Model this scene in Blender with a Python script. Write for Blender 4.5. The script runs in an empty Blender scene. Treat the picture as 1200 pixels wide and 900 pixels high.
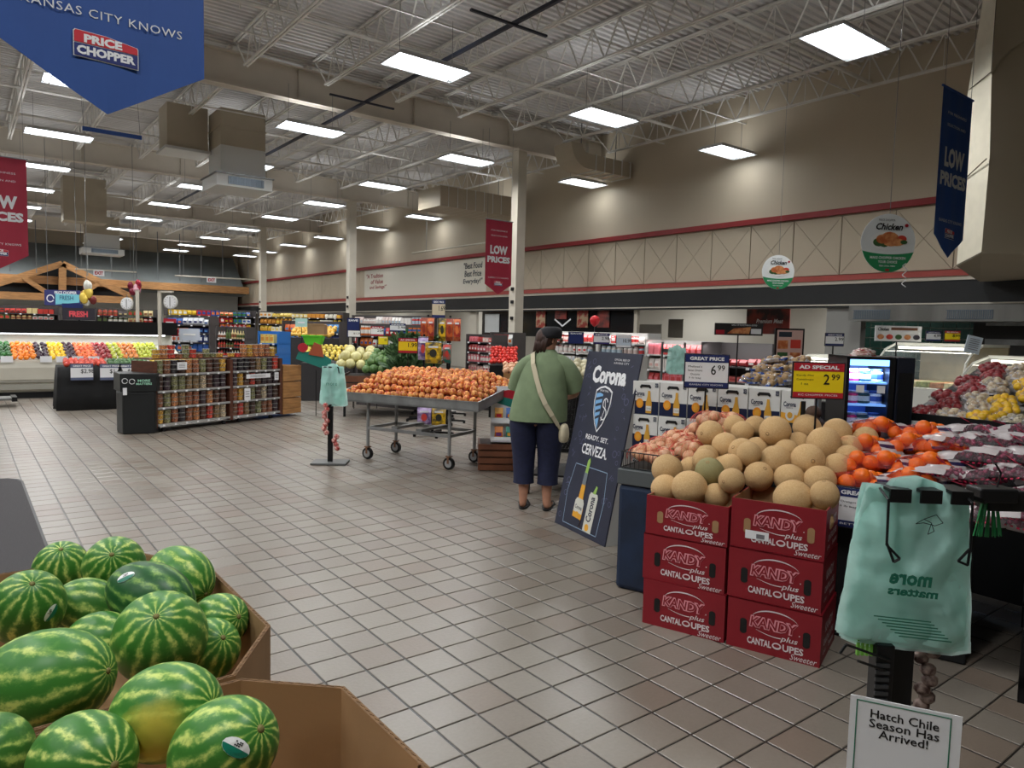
import bpy, bmesh, math, random
from mathutils import Vector, Matrix, Euler, noise
random.seed(11)
PI = math.pi
SC = bpy.context.scene
COL = SC.collection
# ---------------------------------------------------------------- camera
CAM = Vector((0.0, 0.0, 1.585)); FPX = 840.13
CR = Vector((0.79323, -0.60843, 0.02466)); CU = Vector((0.02543, 0.07358, 0.99696)); CF = Vector((0.60839, 0.79019, -0.07384))
CR.normalize(); CF = (CF - CR * CF.dot(CR)).normalized(); CU = CR.cross(CF)
cd = bpy.data.cameras.new('camera'); cam = bpy.data.objects.new('camera', cd); COL.objects.link(cam)
cd.sensor_width = 36; cd.lens = FPX / 1200 * 36; cd.clip_start = 0.05; cd.clip_end = 200
M = Matrix((CR, CU, -CF)).transposed().to_4x4(); M.translation = CAM; cam.matrix_world = M
SC.camera = cam
# ---------------------------------------------------------------- world, exposure
w = bpy.data.worlds.new('world'); SC.world = w; w.use_nodes = True
w.node_tree.nodes['Background'].inputs[0].default_value = (0.8, 0.85, 0.9, 1)
w.node_tree.nodes['Background'].inputs[1].default_value = 0.3
SC.view_settings.view_transform = 'Standard'; SC.view_settings.look = 'None'
SC.view_settings.gamma = 1; SC.view_settings.use_curve_mapping = False
SC.view_settings.exposure = 0.42
LAMP_W = 70.0        # watts of each high-bay fixture
TUBE_E = 5.0
SC.cycles.max_bounces = 6; SC.cycles.diffuse_bounces = 3; SC.cycles.glossy_bounces = 3
SC.cycles.transparent_max_bounces = 10; SC.cycles.transmission_bounces = 4
SC.cycles.sample_clamp_indirect = 4

def at(px, py, Z):
    """a point seen at photo pixel px,py and Z metres along the view axis"""
    return CAM + (CF + CR * ((px - 600) / FPX) - CU * ((py - 450) / FPX)) * Z
def on_z(px, py, z=0.0):
    d = at(px, py, 1) - CAM; return CAM + d * ((z - CAM.z) / d.z)
def on_x(px, py, X):
    d = at(px, py, 1) - CAM; return CAM + d * (X / d.x)
def on_y(px, py, Y):
    d = at(px, py, 1) - CAM; return CAM + d * (Y / d.y)
CYAW = math.atan2(CR.y, CR.x)
# ---------------------------------------------------------------- materials
MATS = {}
def lin(c):
    return tuple(((v / 255) / 12.92 if v / 255 <= 0.04045 else ((v / 255 + 0.055) / 1.055) ** 2.4) for v in c)
def mat(name, c=(200, 200, 200), rough=0.5, metal=0.0, var=0.0, scale=8.0, bump=0.0, bscale=40.0, emit=0.0, alpha=1.0, trans=0.0, c2=None, rand=0.0, stretch=None, spec=0.5, coat=0.0, lo=0.4, hi=0.6):
    if name in MATS: return MATS[name]
    m = bpy.data.materials.new(name); m.use_nodes = True; MATS[name] = m
    nt = m.node_tree; N = nt.nodes; L = nt.links; b = N['Principled BSDF']
    col = lin(c); b.inputs['Base Color'].default_value = (*col, 1)
    b.inputs['Roughness'].default_value = rough; b.inputs['Metallic'].default_value = metal
    b.inputs['Specular IOR Level'].default_value = spec; b.inputs['Coat Weight'].default_value = coat
    if emit:
        b.inputs['Emission Color'].default_value = (*col, 1); b.inputs['Emission Strength'].default_value = emit
    if alpha < 1: b.inputs['Alpha'].default_value = alpha
    if trans: b.inputs['Transmission Weight'].default_value = trans
    tc = N.new('ShaderNodeTexCoord'); src = tc.outputs['Object']
    if stretch:
        mp = N.new('ShaderNodeMapping'); mp.inputs['Scale'].default_value = stretch; L.new(src, mp.inputs[0]); src = mp.outputs[0]
    out = None
    if var or c2:
        nz = N.new('ShaderNodeTexNoise'); nz.inputs['Scale'].default_value = scale; nz.inputs['Detail'].default_value = 4
        if rand:
            oi = N.new('ShaderNodeObjectInfo'); mu = N.new('ShaderNodeMath'); mu.operation = 'MULTIPLY'; mu.inputs[1].default_value = 37.0
            L.new(oi.outputs['Random'], mu.inputs[0]); ad = N.new('ShaderNodeVectorMath'); ad.operation = 'ADD'
            L.new(src, ad.inputs[0]); L.new(mu.outputs[0], ad.inputs[1]); L.new(ad.outputs[0], nz.inputs['Vector'])
        else: L.new(src, nz.inputs['Vector'])
        mr = N.new('ShaderNodeMapRange'); mr.inputs[1].default_value = lo; mr.inputs[2].default_value = hi; L.new(nz.outputs[0], mr.inputs[0])
        mx = N.new('ShaderNodeMix'); mx.data_type = 'RGBA'; L.new(mr.outputs[0], mx.inputs[0])
        ca = col; cb = lin(c2) if c2 else tuple(v * (1 - var) for v in col)
        mx.inputs[6].default_value = (*ca, 1); mx.inputs[7].default_value = (*cb, 1); out = mx.outputs[2]
    if rand:
        oi2 = N.new('ShaderNodeObjectInfo'); mr2 = N.new('ShaderNodeMapRange'); mr2.inputs[3].default_value = 1 - rand; mr2.inputs[4].default_value = 1 + rand * 0.5
        L.new(oi2.outputs['Random'], mr2.inputs[0]); hs = N.new('ShaderNodeHueSaturation'); L.new(mr2.outputs[0], hs.inputs['Value'])
        if out: L.new(out, hs.inputs['Color'])
        else: hs.inputs['Color'].default_value = (*col, 1)
        out = hs.outputs[0]
    if out: L.new(out, b.inputs['Base Color'])
    if bump:
        nb = N.new('ShaderNodeTexNoise'); nb.inputs['Scale'].default_value = bscale; nb.inputs['Detail'].default_value = 3; L.new(src, nb.inputs['Vector'])
        bp = N.new('ShaderNodeBump'); bp.inputs['Strength'].default_value = bump; bp.inputs['Distance'].default_value = 0.01
        L.new(nb.outputs[0], bp.inputs['Height']); L.new(bp.outputs[0], b.inputs['Normal'])
    return m
# ---------------------------------------------------------------- mesh builder
class MB:
    def __init__(s): s.v = []; s.f = []; s.mi = []; s.m = 0
    def face(s, pts):
        n = len(s.v); s.v += [tuple(p) for p in pts]; s.f.append(tuple(range(n, n + len(pts)))); s.mi.append(s.m); return s
    def add(s, vs, fs):
        n = len(s.v); s.v += [tuple(p) for p in vs]
        for f in fs: s.f.append(tuple(i + n for i in f)); s.mi.append(s.m)
        return s
    def box(s, x0, x1, y0, y1, z0, z1, M=None):
        vs = [Vector((x, y, z)) for x in (x0, x1) for y in (y0, y1) for z in (z0, z1)]
        if M: vs = [M @ v for v in vs]
        return s.add(vs, [(0, 1, 3, 2), (4, 6, 7, 5), (0, 4, 5, 1), (2, 3, 7, 6), (0, 2, 6, 4), (1, 5, 7, 3)])
    def cbox(s, c, d, M=None):
        return s.box(c[0] - d[0] / 2, c[0] + d[0] / 2, c[1] - d[1] / 2, c[1] + d[1] / 2, c[2] - d[2] / 2, c[2] + d[2] / 2, M)
    def tube(s, p, q, r, n=6, r2=None, cap=True):
        p = Vector(p); q = Vector(q); d = (q - p); 
        if d.length < 1e-6: return s
        d.normalize(); a = d.orthogonal().normalized(); b = d.cross(a); r2 = r if r2 is None else r2
        vs = []
        for c, rr in ((p, r), (q, r2)):
            for i in range(n):
                t = 2 * PI * i / n; vs.append(c + (a * math.cos(t) + b * math.sin(t)) * rr)
        fs = [(i, (i + 1) % n, n + (i + 1) % n, n + i) for i in range(n)]
        if cap: fs += [tuple(range(n))[::-1], tuple(range(n, 2 * n))]
        return s.add(vs, fs)
    def path(s, pts, r, n=6):
        for a, b in zip(pts, pts[1:]): s.tube(a, b, r, n)
        return s
    def beam(s, p, q, w, h):
        p = Vector(p); q = Vector(q); d = (q - p).normalized(); up = Vector((0, 0, 1))
        if abs(d.z) > 0.95: up = Vector((1, 0, 0))
        a = d.cross(up).normalized(); b = a.cross(d)
        vs = [c + a * (sx * w / 2) + b * (sy * h / 2) for c in (p, q) for sx, sy in ((-1, -1), (1, -1), (1, 1), (-1, 1))]
        return s.add(vs, [(0, 1, 2, 3)[::-1], (4, 5, 6, 7), (0, 1, 5, 4), (1, 2, 6, 5), (2, 3, 7, 6), (3, 0, 4, 7)])
    def lathe(s, prof, n=16, c=(0, 0, 0), M=None):
        vs = []; c = Vector(c)
        for r, z in prof:
            for i in range(n):
                t = 2 * PI * i / n; v = Vector((r * math.cos(t), r * math.sin(t), z)) + c; vs.append(M @ v if M else v)
        k = len(prof)
        fs = [(j * n + i, j * n + (i + 1) % n, (j + 1) * n + (i + 1) % n, (j + 1) * n + i) for j in range(k - 1) for i in range(n)]
        fs += [tuple(range(n))[::-1], tuple(range((k - 1) * n, k * n))]
        return s.add(vs, fs)
    def ball(s, c, r, n=8, k=6, sc=(1, 1, 1), M=None):
        vs = []; c = Vector(c)
        for j in range(1, k):
            ph = PI * j / k
            for i in range(n):
                t = 2 * PI * i / n; v = Vector((r * math.sin(ph) * math.cos(t) * sc[0], r * math.sin(ph) * math.sin(t) * sc[1], -r * math.cos(ph) * sc[2]))
                vs.append(c + (M @ v if M else v))
        a = Vector((0, 0, -r * sc[2])); b = Vector((0, 0, r * sc[2]))
        vs += [c + (M @ a if M else a), c + (M @ b if M else b)]; A = len(vs) - 2; B = A + 1
        fs = [(j * n + i, j * n + (i + 1) % n, (j + 1) * n + (i + 1) % n, (j + 1) * n + i) for j in range(k - 2) for i in range(n)]
        fs += [(A, (i + 1) % n, i) for i in range(n)] + [(B, (k - 2) * n + i, (k - 2) * n + (i + 1) % n) for i in range(n)]
        return s.add(vs, fs)
    def loft(s, rings, cap=True):
        n = len(rings[0]); vs = [p for r in rings for p in r]; k = len(rings)
        fs = [(j * n + i, j * n + (i + 1) % n, (j + 1) * n + (i + 1) % n, (j + 1) * n + i) for j in range(k - 1) for i in range(n)]
        if cap: fs += [tuple(range(n))[::-1], tuple(range((k - 1) * n, k * n))]
        return s.add(vs, fs)
    def prism(s, pts, y0, y1):
        """outline of (x,z) points, thick from y0 to y1"""
        n = len(pts); vs = [(x, y0, z) for x, z in pts] + [(x, y1, z) for x, z in pts]
        return s.add(vs, [tuple(range(n)), tuple(range(n, 2 * n))[::-1]] + [(i, n + i, n + (i + 1) % n, (i + 1) % n) for i in range(n)])
    def prismz(s, pts, z0, z1):
        n = len(pts); vs = [(x, y, z0) for x, y in pts] + [(x, y, z1) for x, y in pts]
        return s.add(vs, [tuple(range(n))[::-1], tuple(range(n, 2 * n))] + [(i, (i + 1) % n, n + (i + 1) % n, n + i) for i in range(n)])
    def mesh(s, name, mats, smooth=False):
        me = bpy.data.meshes.new(name); me.from_pydata(s.v, [], s.f)
        for m in (mats if isinstance(mats, (list, tuple)) else [mats]): me.materials.append(m)
        if any(s.mi): me.polygons.foreach_set('material_index', s.mi)
        if smooth: me.polygons.foreach_set('use_smooth', [True] * len(s.f))
        bm = bmesh.new(); bm.from_mesh(me)
        if smooth: bmesh.ops.remove_doubles(bm, verts=bm.verts, dist=1e-5)
        bmesh.ops.recalc_face_normals(bm, faces=bm.faces); bm.to_mesh(me); bm.free()
        me.update(); return me
    def obj(s, name, mats, parent=None, smooth=False, bev=0, sub=0, loc=None):
        o = bpy.data.objects.new(name, s.mesh(name, mats, smooth)); COL.objects.link(o)
        if parent: o.parent = parent
        if loc: o.location = loc
        if bev:
            b = o.modifiers.new('bevel', 'BEVEL'); b.width = bev; b.segments = 2; b.limit_method = 'ANGLE'
        if sub:
            b = o.modifiers.new('sub', 'SUBSURF'); b.levels = sub; b.render_levels = sub
        return o
def tag(o, label=None, cat=None, group=None, kind=None):
    if label: o['label'] = label
    if cat: o['category'] = cat
    if group: o['group'] = group
    if kind: o['kind'] = kind
    return o
def thing(name, label, cat, loc=(0, 0, 0), rz=0.0, group=None, rx=0.0, ry=0.0):
    o = bpy.data.objects.new(name, None); o.empty_display_size = 0.1; COL.objects.link(o)
    o.location = loc; o.rotation_euler = (rx, ry, rz); return tag(o, label, cat, group)
def struct(o): o['kind'] = 'structure'; return o
KIDS = {}
def dup(root, loc=None, rot=None, label=None, group=None, scale=None):
    c = root.copy(); COL.objects.link(c)
    if loc is not None: c.location = loc
    if rot is not None: c.rotation_euler = rot
    if scale is not None: c.scale = scale if hasattr(scale, '__len__') else (scale,) * 3
    if label: c['label'] = label
    if group: c['group'] = group
    if root.name not in KIDS: KIDS[root.name] = kids(root)
    for ch, sub in KIDS[root.name]:
        d = ch.copy(); COL.objects.link(d); d.parent = c
        for g in sub: e = g.copy(); COL.objects.link(e); e.parent = d
    return c
def kids(r): return [(c, list(c.children)) for c in r.children]
# ---------------------------------------------------------------- text
TCACHE = {}
def text(s, parent, x, z, w=None, h=None, m=None, y=-0.002, bold=0.0, shear=0.0, sp=1.0, rot=0.0, back=False, name='lettering', th=0.0006, label=None):
    """lettering centred at local (x, z) on a face that looks along -Y, fitted to width w and / or height h"""
    key = (s, bold, shear, sp)
    if key not in TCACHE:
        cu = bpy.data.curves.new('t', 'FONT'); cu.body = s; cu.size = 1; cu.offset = bold; cu.shear = shear; cu.space_character = sp
        cu.resolution_u = 2; cu.align_x = 'CENTER'
        o = bpy.data.objects.new('t', cu); COL.objects.link(o)
        me = bpy.data.meshes.new_from_object(o.evaluated_get(bpy.context.evaluated_depsgraph_get()))
        vs = [v.co.copy() for v in me.vertices]; fs = [tuple(p.vertices) for p in me.polygons]
        COL.objects.unlink(o); bpy.data.objects.remove(o); bpy.data.meshes.remove(me)
        xs = [v.x for v in vs]; ys = [v.y for v in vs]
        TCACHE[key] = ([(v.x - (min(xs) + max(xs)) / 2, v.y - (min(ys) + max(ys)) / 2) for v in vs], fs, max(xs) - min(xs), max(ys) - min(ys))
    vs, fs, W, H = TCACHE[key]
    sx = w / W if w else None; sz = h / H if h else None
    sx = sx or sz; sz = sz or sx
    me = bpy.data.meshes.new(name); ca, sa = math.cos(rot), math.sin(rot)
    me.from_pydata([(vx * sx * ca - vy * sz * sa, 0, vx * sx * sa + vy * sz * ca) for vx, vy in vs], [], fs); me.materials.append(m)
    o = bpy.data.objects.new(name, me); COL.objects.link(o); o.parent = parent; o.location = (x, y, z)
    if back: o.rotation_euler = (0, 0, PI)
    if label: o['label'] = label
    return o
def flat(name, pts, parent, m, y=-0.001, d=0.001, label=None):
    o = MB().prism(pts, y - d, y).obj(name, m, parent)
    if label: o['label'] = label
    return o
def rect(x0, x1, z0, z1): return [(x0, z0), (x1, z0), (x1, z1), (x0, z1)]
def ell(cx, cz, rx, rz, n=24, a0=0, a1=2 * PI):
    k = n if abs(a1 - a0 - 2 * PI) < 1e-6 else n + 1
    return [(cx + rx * math.cos(a0 + (a1 - a0) * i / n), cz + rz * math.sin(a0 + (a1 - a0) * i / n)) for i in range(k)]
def stroke(name, pts, wd, parent, m, y=-0.002, closed=False):
    """a thin band that follows a polyline on a face looking along -Y"""
    b = MB(); n = len(pts); P = [Vector((x, 0, z)) for x, z in pts]
    for i in range(n if closed else n - 1):
        p, q = P[i], P[(i + 1) % n]; d = (q - p)
        if d.length < 1e-7: continue
        d.normalize(); t = Vector((-d.z, 0, d.x)) * wd / 2
        b.face([p - t, q - t, q + t, p + t])
    return b.obj(name, m, parent, loc=(0, y, 0))
white = mat('white_print', (235, 236, 238), 0.5); black = mat('black_print', (14, 14, 16), 0.5)
navy = mat('navy_print', (24, 40, 98), 0.45); redp = mat('red_print', (176, 30, 46), 0.45); yel = mat('yellow_print', (240, 214, 22), 0.45)
blackm = mat('black_metal', (20, 21, 23), 0.4, 0.2, spec=0.4); steel = mat('steel', (150, 152, 152), 0.35, 0.9, var=0.25, scale=6, bump=0.1)
blackf = mat('black_cloth', (15, 16, 18), 0.85, var=0.3, scale=4)
# ================================================================ THE BUILDING
T = 0.2032; TX, TY = 0.0318, 0.0954     # tile pitch, phase of the joints
WX = 13.75; DECK = 6.85; YB = 46.0
def tile_mat():
    m = bpy.data.materials.new('quarry_tile'); m.use_nodes = True; nt = m.node_tree; N = nt.nodes; L = nt.links; b = N['Principled BSDF']
    g = N.new('ShaderNodeNewGeometry'); sb = N.new('ShaderNodeVectorMath'); sb.operation = 'SUBTRACT'; sb.inputs[1].default_value = (TX, TY, 0); L.new(g.outputs['Position'], sb.inputs[0])
    dv = N.new('ShaderNodeVectorMath'); dv.operation = 'MULTIPLY'; dv.inputs[1].default_value = (1 / T, 1 / T, 0); L.new(sb.outputs[0], dv.inputs[0])
    fl = N.new('ShaderNodeVectorMath'); fl.operation = 'FLOOR'; L.new(dv.outputs[0], fl.inputs[0])
    fr = N.new('ShaderNodeVectorMath'); fr.operation = 'FRACTION'; L.new(dv.outputs[0], fr.inputs[0])
    wn = N.new('ShaderNodeTexWhiteNoise'); wn.noise_dimensions = '2D'; L.new(fl.outputs[0], wn.inputs['Vector'])
    nz = N.new('ShaderNodeTexNoise'); nz.inputs['Scale'].default_value = 0.55; nz.inputs['Detail'].default_value = 3; L.new(g.outputs['Position'], nz.inputs['Vector'])
    n2 = N.new('ShaderNodeTexNoise'); n2.inputs['Scale'].default_value = 60; n2.inputs['Detail'].default_value = 3; L.new(g.outputs['Position'], n2.inputs['Vector'])
    r1 = N.new('ShaderNodeValToRGB'); e = r1.color_ramp.elements
    e[0].color = (*lin((112, 103, 94)), 1); e[1].color = (*lin((126, 119, 109)), 1); e[1].position = 0.9
    k = r1.color_ramp.elements.new(0.06); k.color = (*lin((117, 104, 92)), 1); k = r1.color_ramp.elements.new(0.35); k.color = (*lin((119, 111, 101)), 1)
    L.new(wn.outputs[0], r1.inputs[0])
    hs = N.new('ShaderNodeHueSaturation'); L.new(r1.outputs[0], hs.inputs['Color'])
    ad = N.new('ShaderNodeMath'); ad.operation = 'MULTIPLY_ADD'; ad.inputs[1].default_value = 0.35; ad.inputs[2].default_value = 0.70; L.new(nz.outputs[0], ad.inputs[0])
    a2 = N.new('ShaderNodeMath'); a2.operation = 'MULTIPLY_ADD'; a2.inputs[1].default_value = 0.24; L.new(n2.outputs[0], a2.inputs[0]); L.new(ad.outputs[0], a2.inputs[2]); L.new(a2.outputs[0], hs.inputs['Value'])
    sx = N.new('ShaderNodeSeparateXYZ'); L.new(fr.outputs[0], sx.inputs[0])
    def edge(o, wd):
        p = N.new('ShaderNodeMath'); p.operation = 'PINGPONG'; p.inputs[1].default_value = 0.5; L.new(o, p.inputs[0])
        c = N.new('ShaderNodeMath'); c.operation = 'LESS_THAN'; c.inputs[1].default_value = wd; L.new(p.outputs[0], c.inputs[0]); return c.outputs[0]
    mx = N.new('ShaderNodeMath'); mx.operation = 'MAXIMUM'; L.new(edge(sx.outputs[0], 0.026), mx.inputs[0]); L.new(edge(sx.outputs[1], 0.018), mx.inputs[1])
    mi = N.new('ShaderNodeMix'); mi.data_type = 'RGBA'; L.new(mx.outputs[0], mi.inputs[0]); L.new(hs.outputs[0], mi.inputs[6]); mi.inputs[7].default_value = (*lin((40, 37, 34)), 1)
    L.new(mi.outputs[2], b.inputs['Base Color'])
    rr = N.new('ShaderNodeMapRange'); rr.inputs[1].default_value = 0.1; rr.inputs[2].default_value = 0.9; rr.inputs[3].default_value = 0.26; rr.inputs[4].default_value = 0.40; b.inputs['Specular IOR Level'].default_value = .85; L.new(nz.outputs[0], rr.inputs[0]); L.new(rr.outputs[0], b.inputs['Roughness'])
    bp = N.new('ShaderNodeBump'); bp.inputs['Strength'].default_value = 0.2; bp.inputs['Distance'].default_value = 0.004; L.new(n2.outputs[0], bp.inputs['Height']); L.new(bp.outputs[0], b.inputs['Normal'])
    return m
tm = tile_mat()
floor = struct(MB().box(-22, WX + 4.0, -8, YB + 1, -0.12, -0.004).obj('floor', tm))
gx, gy, ch = 0.0105, 0.0075, 0.003
def tile_pts(i, j, b):
    x0 = TX + i * T + gx / 2; x1 = TX + (i + 1) * T - gx / 2; y0 = TY + j * T + gy / 2; y1 = TY + (j + 1) * T - gy / 2
    return x0, x1, y0, y1
def add_tile(b, x0, x1, y0, y1, tilt=(0, 0)):
    zz = lambda x, y: -0.0004 + tilt[0] * x + tilt[1] * y
    cx, cy = (x0 + x1) / 2, (y0 + y1) / 2
    lo = [(x0, y0, -0.006), (x1, y0, -0.006), (x1, y1, -0.006), (x0, y1, -0.006)]
    c = [(x0, y0), (x1, y0), (x1, y1), (x0, y1)]
    t0 = [(x + (ch if x < cx else -ch), y + (ch if y < cy else -ch), 0) for x, y in c]
    mid = [(x, y, -0.002) for x, y in c]
    b.add(lo + mid + t0, [(8, 9, 10, 11)] + [(i, (i + 1) % 4, 4 + (i + 1) % 4, 4 + i) for i in range(4)] + [(4 + i, 4 + (i + 1) % 4, 8 + (i + 1) % 4, 8 + i) for i in range(4)])
cand = []; rest = []
for i in range(-16, 67):
    for j in range(2, 150):
        x = TX + (i + 0.5) * T; y = TY + (j + 0.5) * T
        d = Vector((x, y, 0)) - CAM; Z = d.dot(CF)
        if Z < 0.4: continue
        px = 600 + FPX * d.dot(CR) / Z; py = 450 - FPX * d.dot(CU) / Z
        if px < -120 or px > 1320 or py > 1000: continue
        if -10 < px < 1210 and py < 905 and not (x < 0.75 and y < 3.1) and not (x < .45 and y < 8.6): cand.append((Z, i, j))
        else: rest.append((i, j))
cand.sort()
tb = MB(); add_tile(tb, -T / 2 + gx / 2, T / 2 - gx / 2, -T / 2 + gy / 2, T / 2 - gy / 2); tme = tb.mesh('floor_tile', tm)
for Z, i, j in cand[:300]:
    o = bpy.data.objects.new('floor_tile', tme); COL.objects.link(o); o.parent = floor
    o.location = (TX + (i + .5) * T, TY + (j + .5) * T, 0); o.rotation_euler = (random.uniform(-.004, .004), random.uniform(-.004, .004), 0)
tb = MB()
for i, j in rest + [(c[1], c[2]) for c in cand[300:]]:
    add_tile(tb, *tile_pts(i, j, tb))
tag(tb.obj('tile_field', tm, floor), kind='stuff')

# ceiling: corrugated deck
deckm = mat('deck_paint', (216, 215, 214), 0.6, var=0.12, scale=1.5)
joistm = mat('joist_paint', (226, 224, 218), 0.5, var=0.12, scale=3)
tanm = mat('tan_paint', (206, 198, 184), 0.65, var=0.06, scale=2, bump=0.05)
pale = mat('pale_paint', (205, 199, 184), 0.6, var=0.05, scale=3)
db = MB(); y = -8.0; prof = []
while y < YB: prof += [(y, 0), (y + .06, 0), (y + .075, .04), (y + .135, .04)]; y += .15
n = len(prof); vs = [(x, a, DECK + z) for x in (-22, WX + .3) for a, z in prof]
db.add(vs, [(i, i + 1, n + i + 1, n + i) for i in range(n - 1)])
ceiling = struct(db.obj('ceiling', deckm))
struct(MB().box(-22, WX + 4, -8, YB + 1, DECK + .06, DECK + .3).obj('roof_slab', deckm, ceiling))
# joists run along Y between girders
GY = [-5.0, 14.2, 23.75, 33.1, 42.4]
def joist_mesh(L):
    b = MB(); zt = DECK - .03; zb = 6.2
    for s in (-1, 1):
        b.box(s * .012, s * .048, 0, L, zt - .035, zt)           # top chord pair
        b.box(s * .012, s * .045, .55, L - .55, zb, zb + .032)     # bottom chord pair
    n = int((L - 1.2) / .62); st = (L - 1.2) / n
    pts = [(.0, zt - .02)] 
    for k in range(n + 1): 
        yb = .6 + k * st; pts.append((yb, zb + .01))
        if k < n: pts.append((yb + st / 2, zt - .02))
    pts.append((L, zt - .02))
    for (a, za), (c, zc) in zip(pts, pts[1:]): b.beam((0, a, za), (0, c, zc), .022, .022)
    for k in range(n): b.beam((0, .6 + (k + .5) * st, zt), (0, .6 + (k + .5) * st, zb + (.0)), .012, .012) if k % 2 else None
    return b.mesh('joist', joistm)
for a, c in zip(GY, GY[1:]):
    me = joist_mesh(c - a - .3)
    for k in range(16):
        X = 13.33 - 1.525 * k
        o = bpy.data.objects.new('joist', me); COL.objects.link(o); o.parent = ceiling; o.location = (X, a + .15, 0)
        
for g in GY[1:]:
    b = MB(); b.box(-18, WX, g - .012, g + .012, 6.0, 6.64); b.box(-18, WX, g - .12, g + .12, 6.0, 6.035); b.box(-18, WX, g - .12, g + .12, 6.61, 6.64)
    for k in range(12): b.box(13.2 - k * 2.6, 13.215 - k * 2.6, g - .1, g + .1, 6.03, 6.61)
    b.obj('girder', tanm, ceiling)
    b = MB()
    for k in range(16): b.cbox((13.33 - 1.525 * k, g, 6.67), (.12, .28, .06))
    b.obj('joist_seat', joistm, ceiling)
for Y in (2.0, 7.2, 9.7, 12.0, 16.6, 21.2, 26.2, 30.8): # lateral bridging rods
    MB().beam((-10, Y, 6.225), (WX, Y, 6.225), .025, .025).beam((-10, Y, 6.78), (WX, Y, 6.78), .025, .025).obj('bridging_rod', joistm, ceiling)
for Y in (7.0, 11.4, 18.6, 21.0, 28, 37):      # sprinkler pipes
    b = MB().tube((-12, Y, 6.42), (WX, Y, 6.42), .035, 8)
    for k in range(8): b.tube((12.6 - 3.05 * k, Y, 6.42), (12.6 - 3.05 * k, Y, 6.3), .012, 5)
    b.obj('sprinkler_pipe', joistm, ceiling)
dk = mat('dark_conduit', (36, 42, 58), .5)
zq = 5.93; Xq = (on_z(656, 0, zq).x + on_z(308, 183, zq).x) / 2
MB().beam((Xq, .5, zq), (Xq, 30, zq), .05, .05).obj('busway', dk, ceiling)
for (x0, y0), (x1, y1) in (((552, 10), (640, 42)), ((386, 110), (462, 127))):
    a_, c_ = on_z(x0, y0, zq - .03), on_z(x1, y1, zq - .03); MB().beam((a_.x, (a_.y + c_.y) / 2, zq - .04), (c_.x, (a_.y + c_.y) / 2, zq - .04), .045, .03).obj('strut_channel', dk, ceiling)
# columns
for Y in GY[1:4]:
    Xc = 11.0
    b = MB().box(-.13, .13, -.13, .13, 0, 5.99)
    c = tag(b.obj('column', pale, None, bev=.004, loc=(Xc, Y, 0)), 'cream square steel column %s' % {14.2: 'nearest, beside the red hanging banner', 23.75: 'in the middle of the row, behind the produce signs', 33.1: 'farthest, left of the others'}[Y], 'column')
    for zz in (1.9, 2.3, 2.62): MB().cbox((-.145, -.02, zz), (.03, .1, .08)).obj('junction_box', blackm, c)
    MB().box(-.2, .2, -.2, .2, 5.965, 5.998).obj('cap_plate', tanm, c); MB().box(-.2, .2, -.2, .2, 0.0, .02).obj('base_plate', tanm, c)
# walls
wallm = mat('wall_paint', (196, 184, 162), 0.7, var=0.04, scale=.8, bump=0.08, bscale=8)
lightw = mat('wall_light', (212, 206, 190), 0.7, var=0.04, scale=.8)
greyw = mat('grey_fascia', (112, 118, 118), 0.7, var=0.08, scale=1.2)
wr = struct(MB().box(WX, WX + .25, -8, YB + 1, 2.74, DECK + .1).obj('wall_right', wallm))
struct(MB().box(-22.2, -22, -8, YB + 1, -.1, DECK + .1).obj('wall_left', lightw))
struct(MB().box(-22.2, WX + 4, -8.2, -8, -.1, DECK + .1).obj('wall_front', lightw))
wb = struct(MB().box(-22.2, WX + 4, YB, YB + .2, -.1, DECK + .1).obj('wall_back', mat('back_wall_tan', (165, 155, 136), .7)))
z1a, z1b = 4.01, 4.09; z2a, z2b = 2.70, 2.80
redt = mat('red_trim', (150, 44, 46), 0.5, var=.1, scale=4); redt2 = mat('red_trim_light', (172, 74, 66), 0.5, var=.1, scale=4)
struct(MB().box(WX - .1, WX, -2, YB, z1a, z1b).box(WX - .06, WX, -2, YB, z1b, z1b + .04).obj('trim_1', redt))
struct(MB().box(WX - .16, WX, -2, YB, z2a + .02, z2b).box(WX - .1, WX, -2, YB, z2b, z2b + .03).obj('trim_2', redt2))
struct(MB().box(WX - .13, WX, -2, YB, 2.65, 2.72).obj('trim_3', pale))
valm = mat('black_valance', (34, 36, 38), 0.4, var=.15, scale=1.5)
struct(MB().box(WX - .1, WX, -2, YB, 2.27, 2.66).box(WX - .1, WX + .25, -2, YB, 2.2, 2.27).obj('trim_4', valm))
struct(MB().box(WX - .12, WX, -2, YB, 2.235, 2.262).obj('trim_5', pale))
# incised panels between the red trims, four triangles each with open joints
pw = 1.02; ph0, ph1 = z2b + .04, z1a - .02
def panel_mesh():
    b = MB(); g = .008; cx, cz = pw / 2, (ph0 + ph1) / 2
    cs = [(g, ph0 + g), (pw - g, ph0 + g), (pw - g, ph1 - g), (g, ph1 - g)]
    for i in range(4):
        tri = [cs[i], cs[(i + 1) % 4], (cx, cz)]; mx = sum(p[0] for p in tri) / 3; mz = sum(p[1] for p in tri) / 3
        tri = [(mx + (x - mx) * .985, mz + (z - mz) * .985) for x, z in tri]
        n = 3; vs = [(-.02, x, z) for x, z in tri] + [(0, x, z) for x, z in tri]
        b.add(vs, [(0, 1, 2), (0, 3, 4, 1), (1, 4, 5, 2), (2, 5, 3, 0)])
    return b.mesh('wall_panel', wallm)
pm = panel_mesh(); y = 3.3
MB().box(WX - .004, WX, -2, YB, ph0, ph1).obj('panel_backing', mat('joint_dark', (120, 108, 92), .8), wr)
while y < YB - 1:
    o = bpy.data.objects.new('wall_panel', pm); COL.objects.link(o); o.parent = wr; o.location = (WX - .004, y, 0); y += pw
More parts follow.
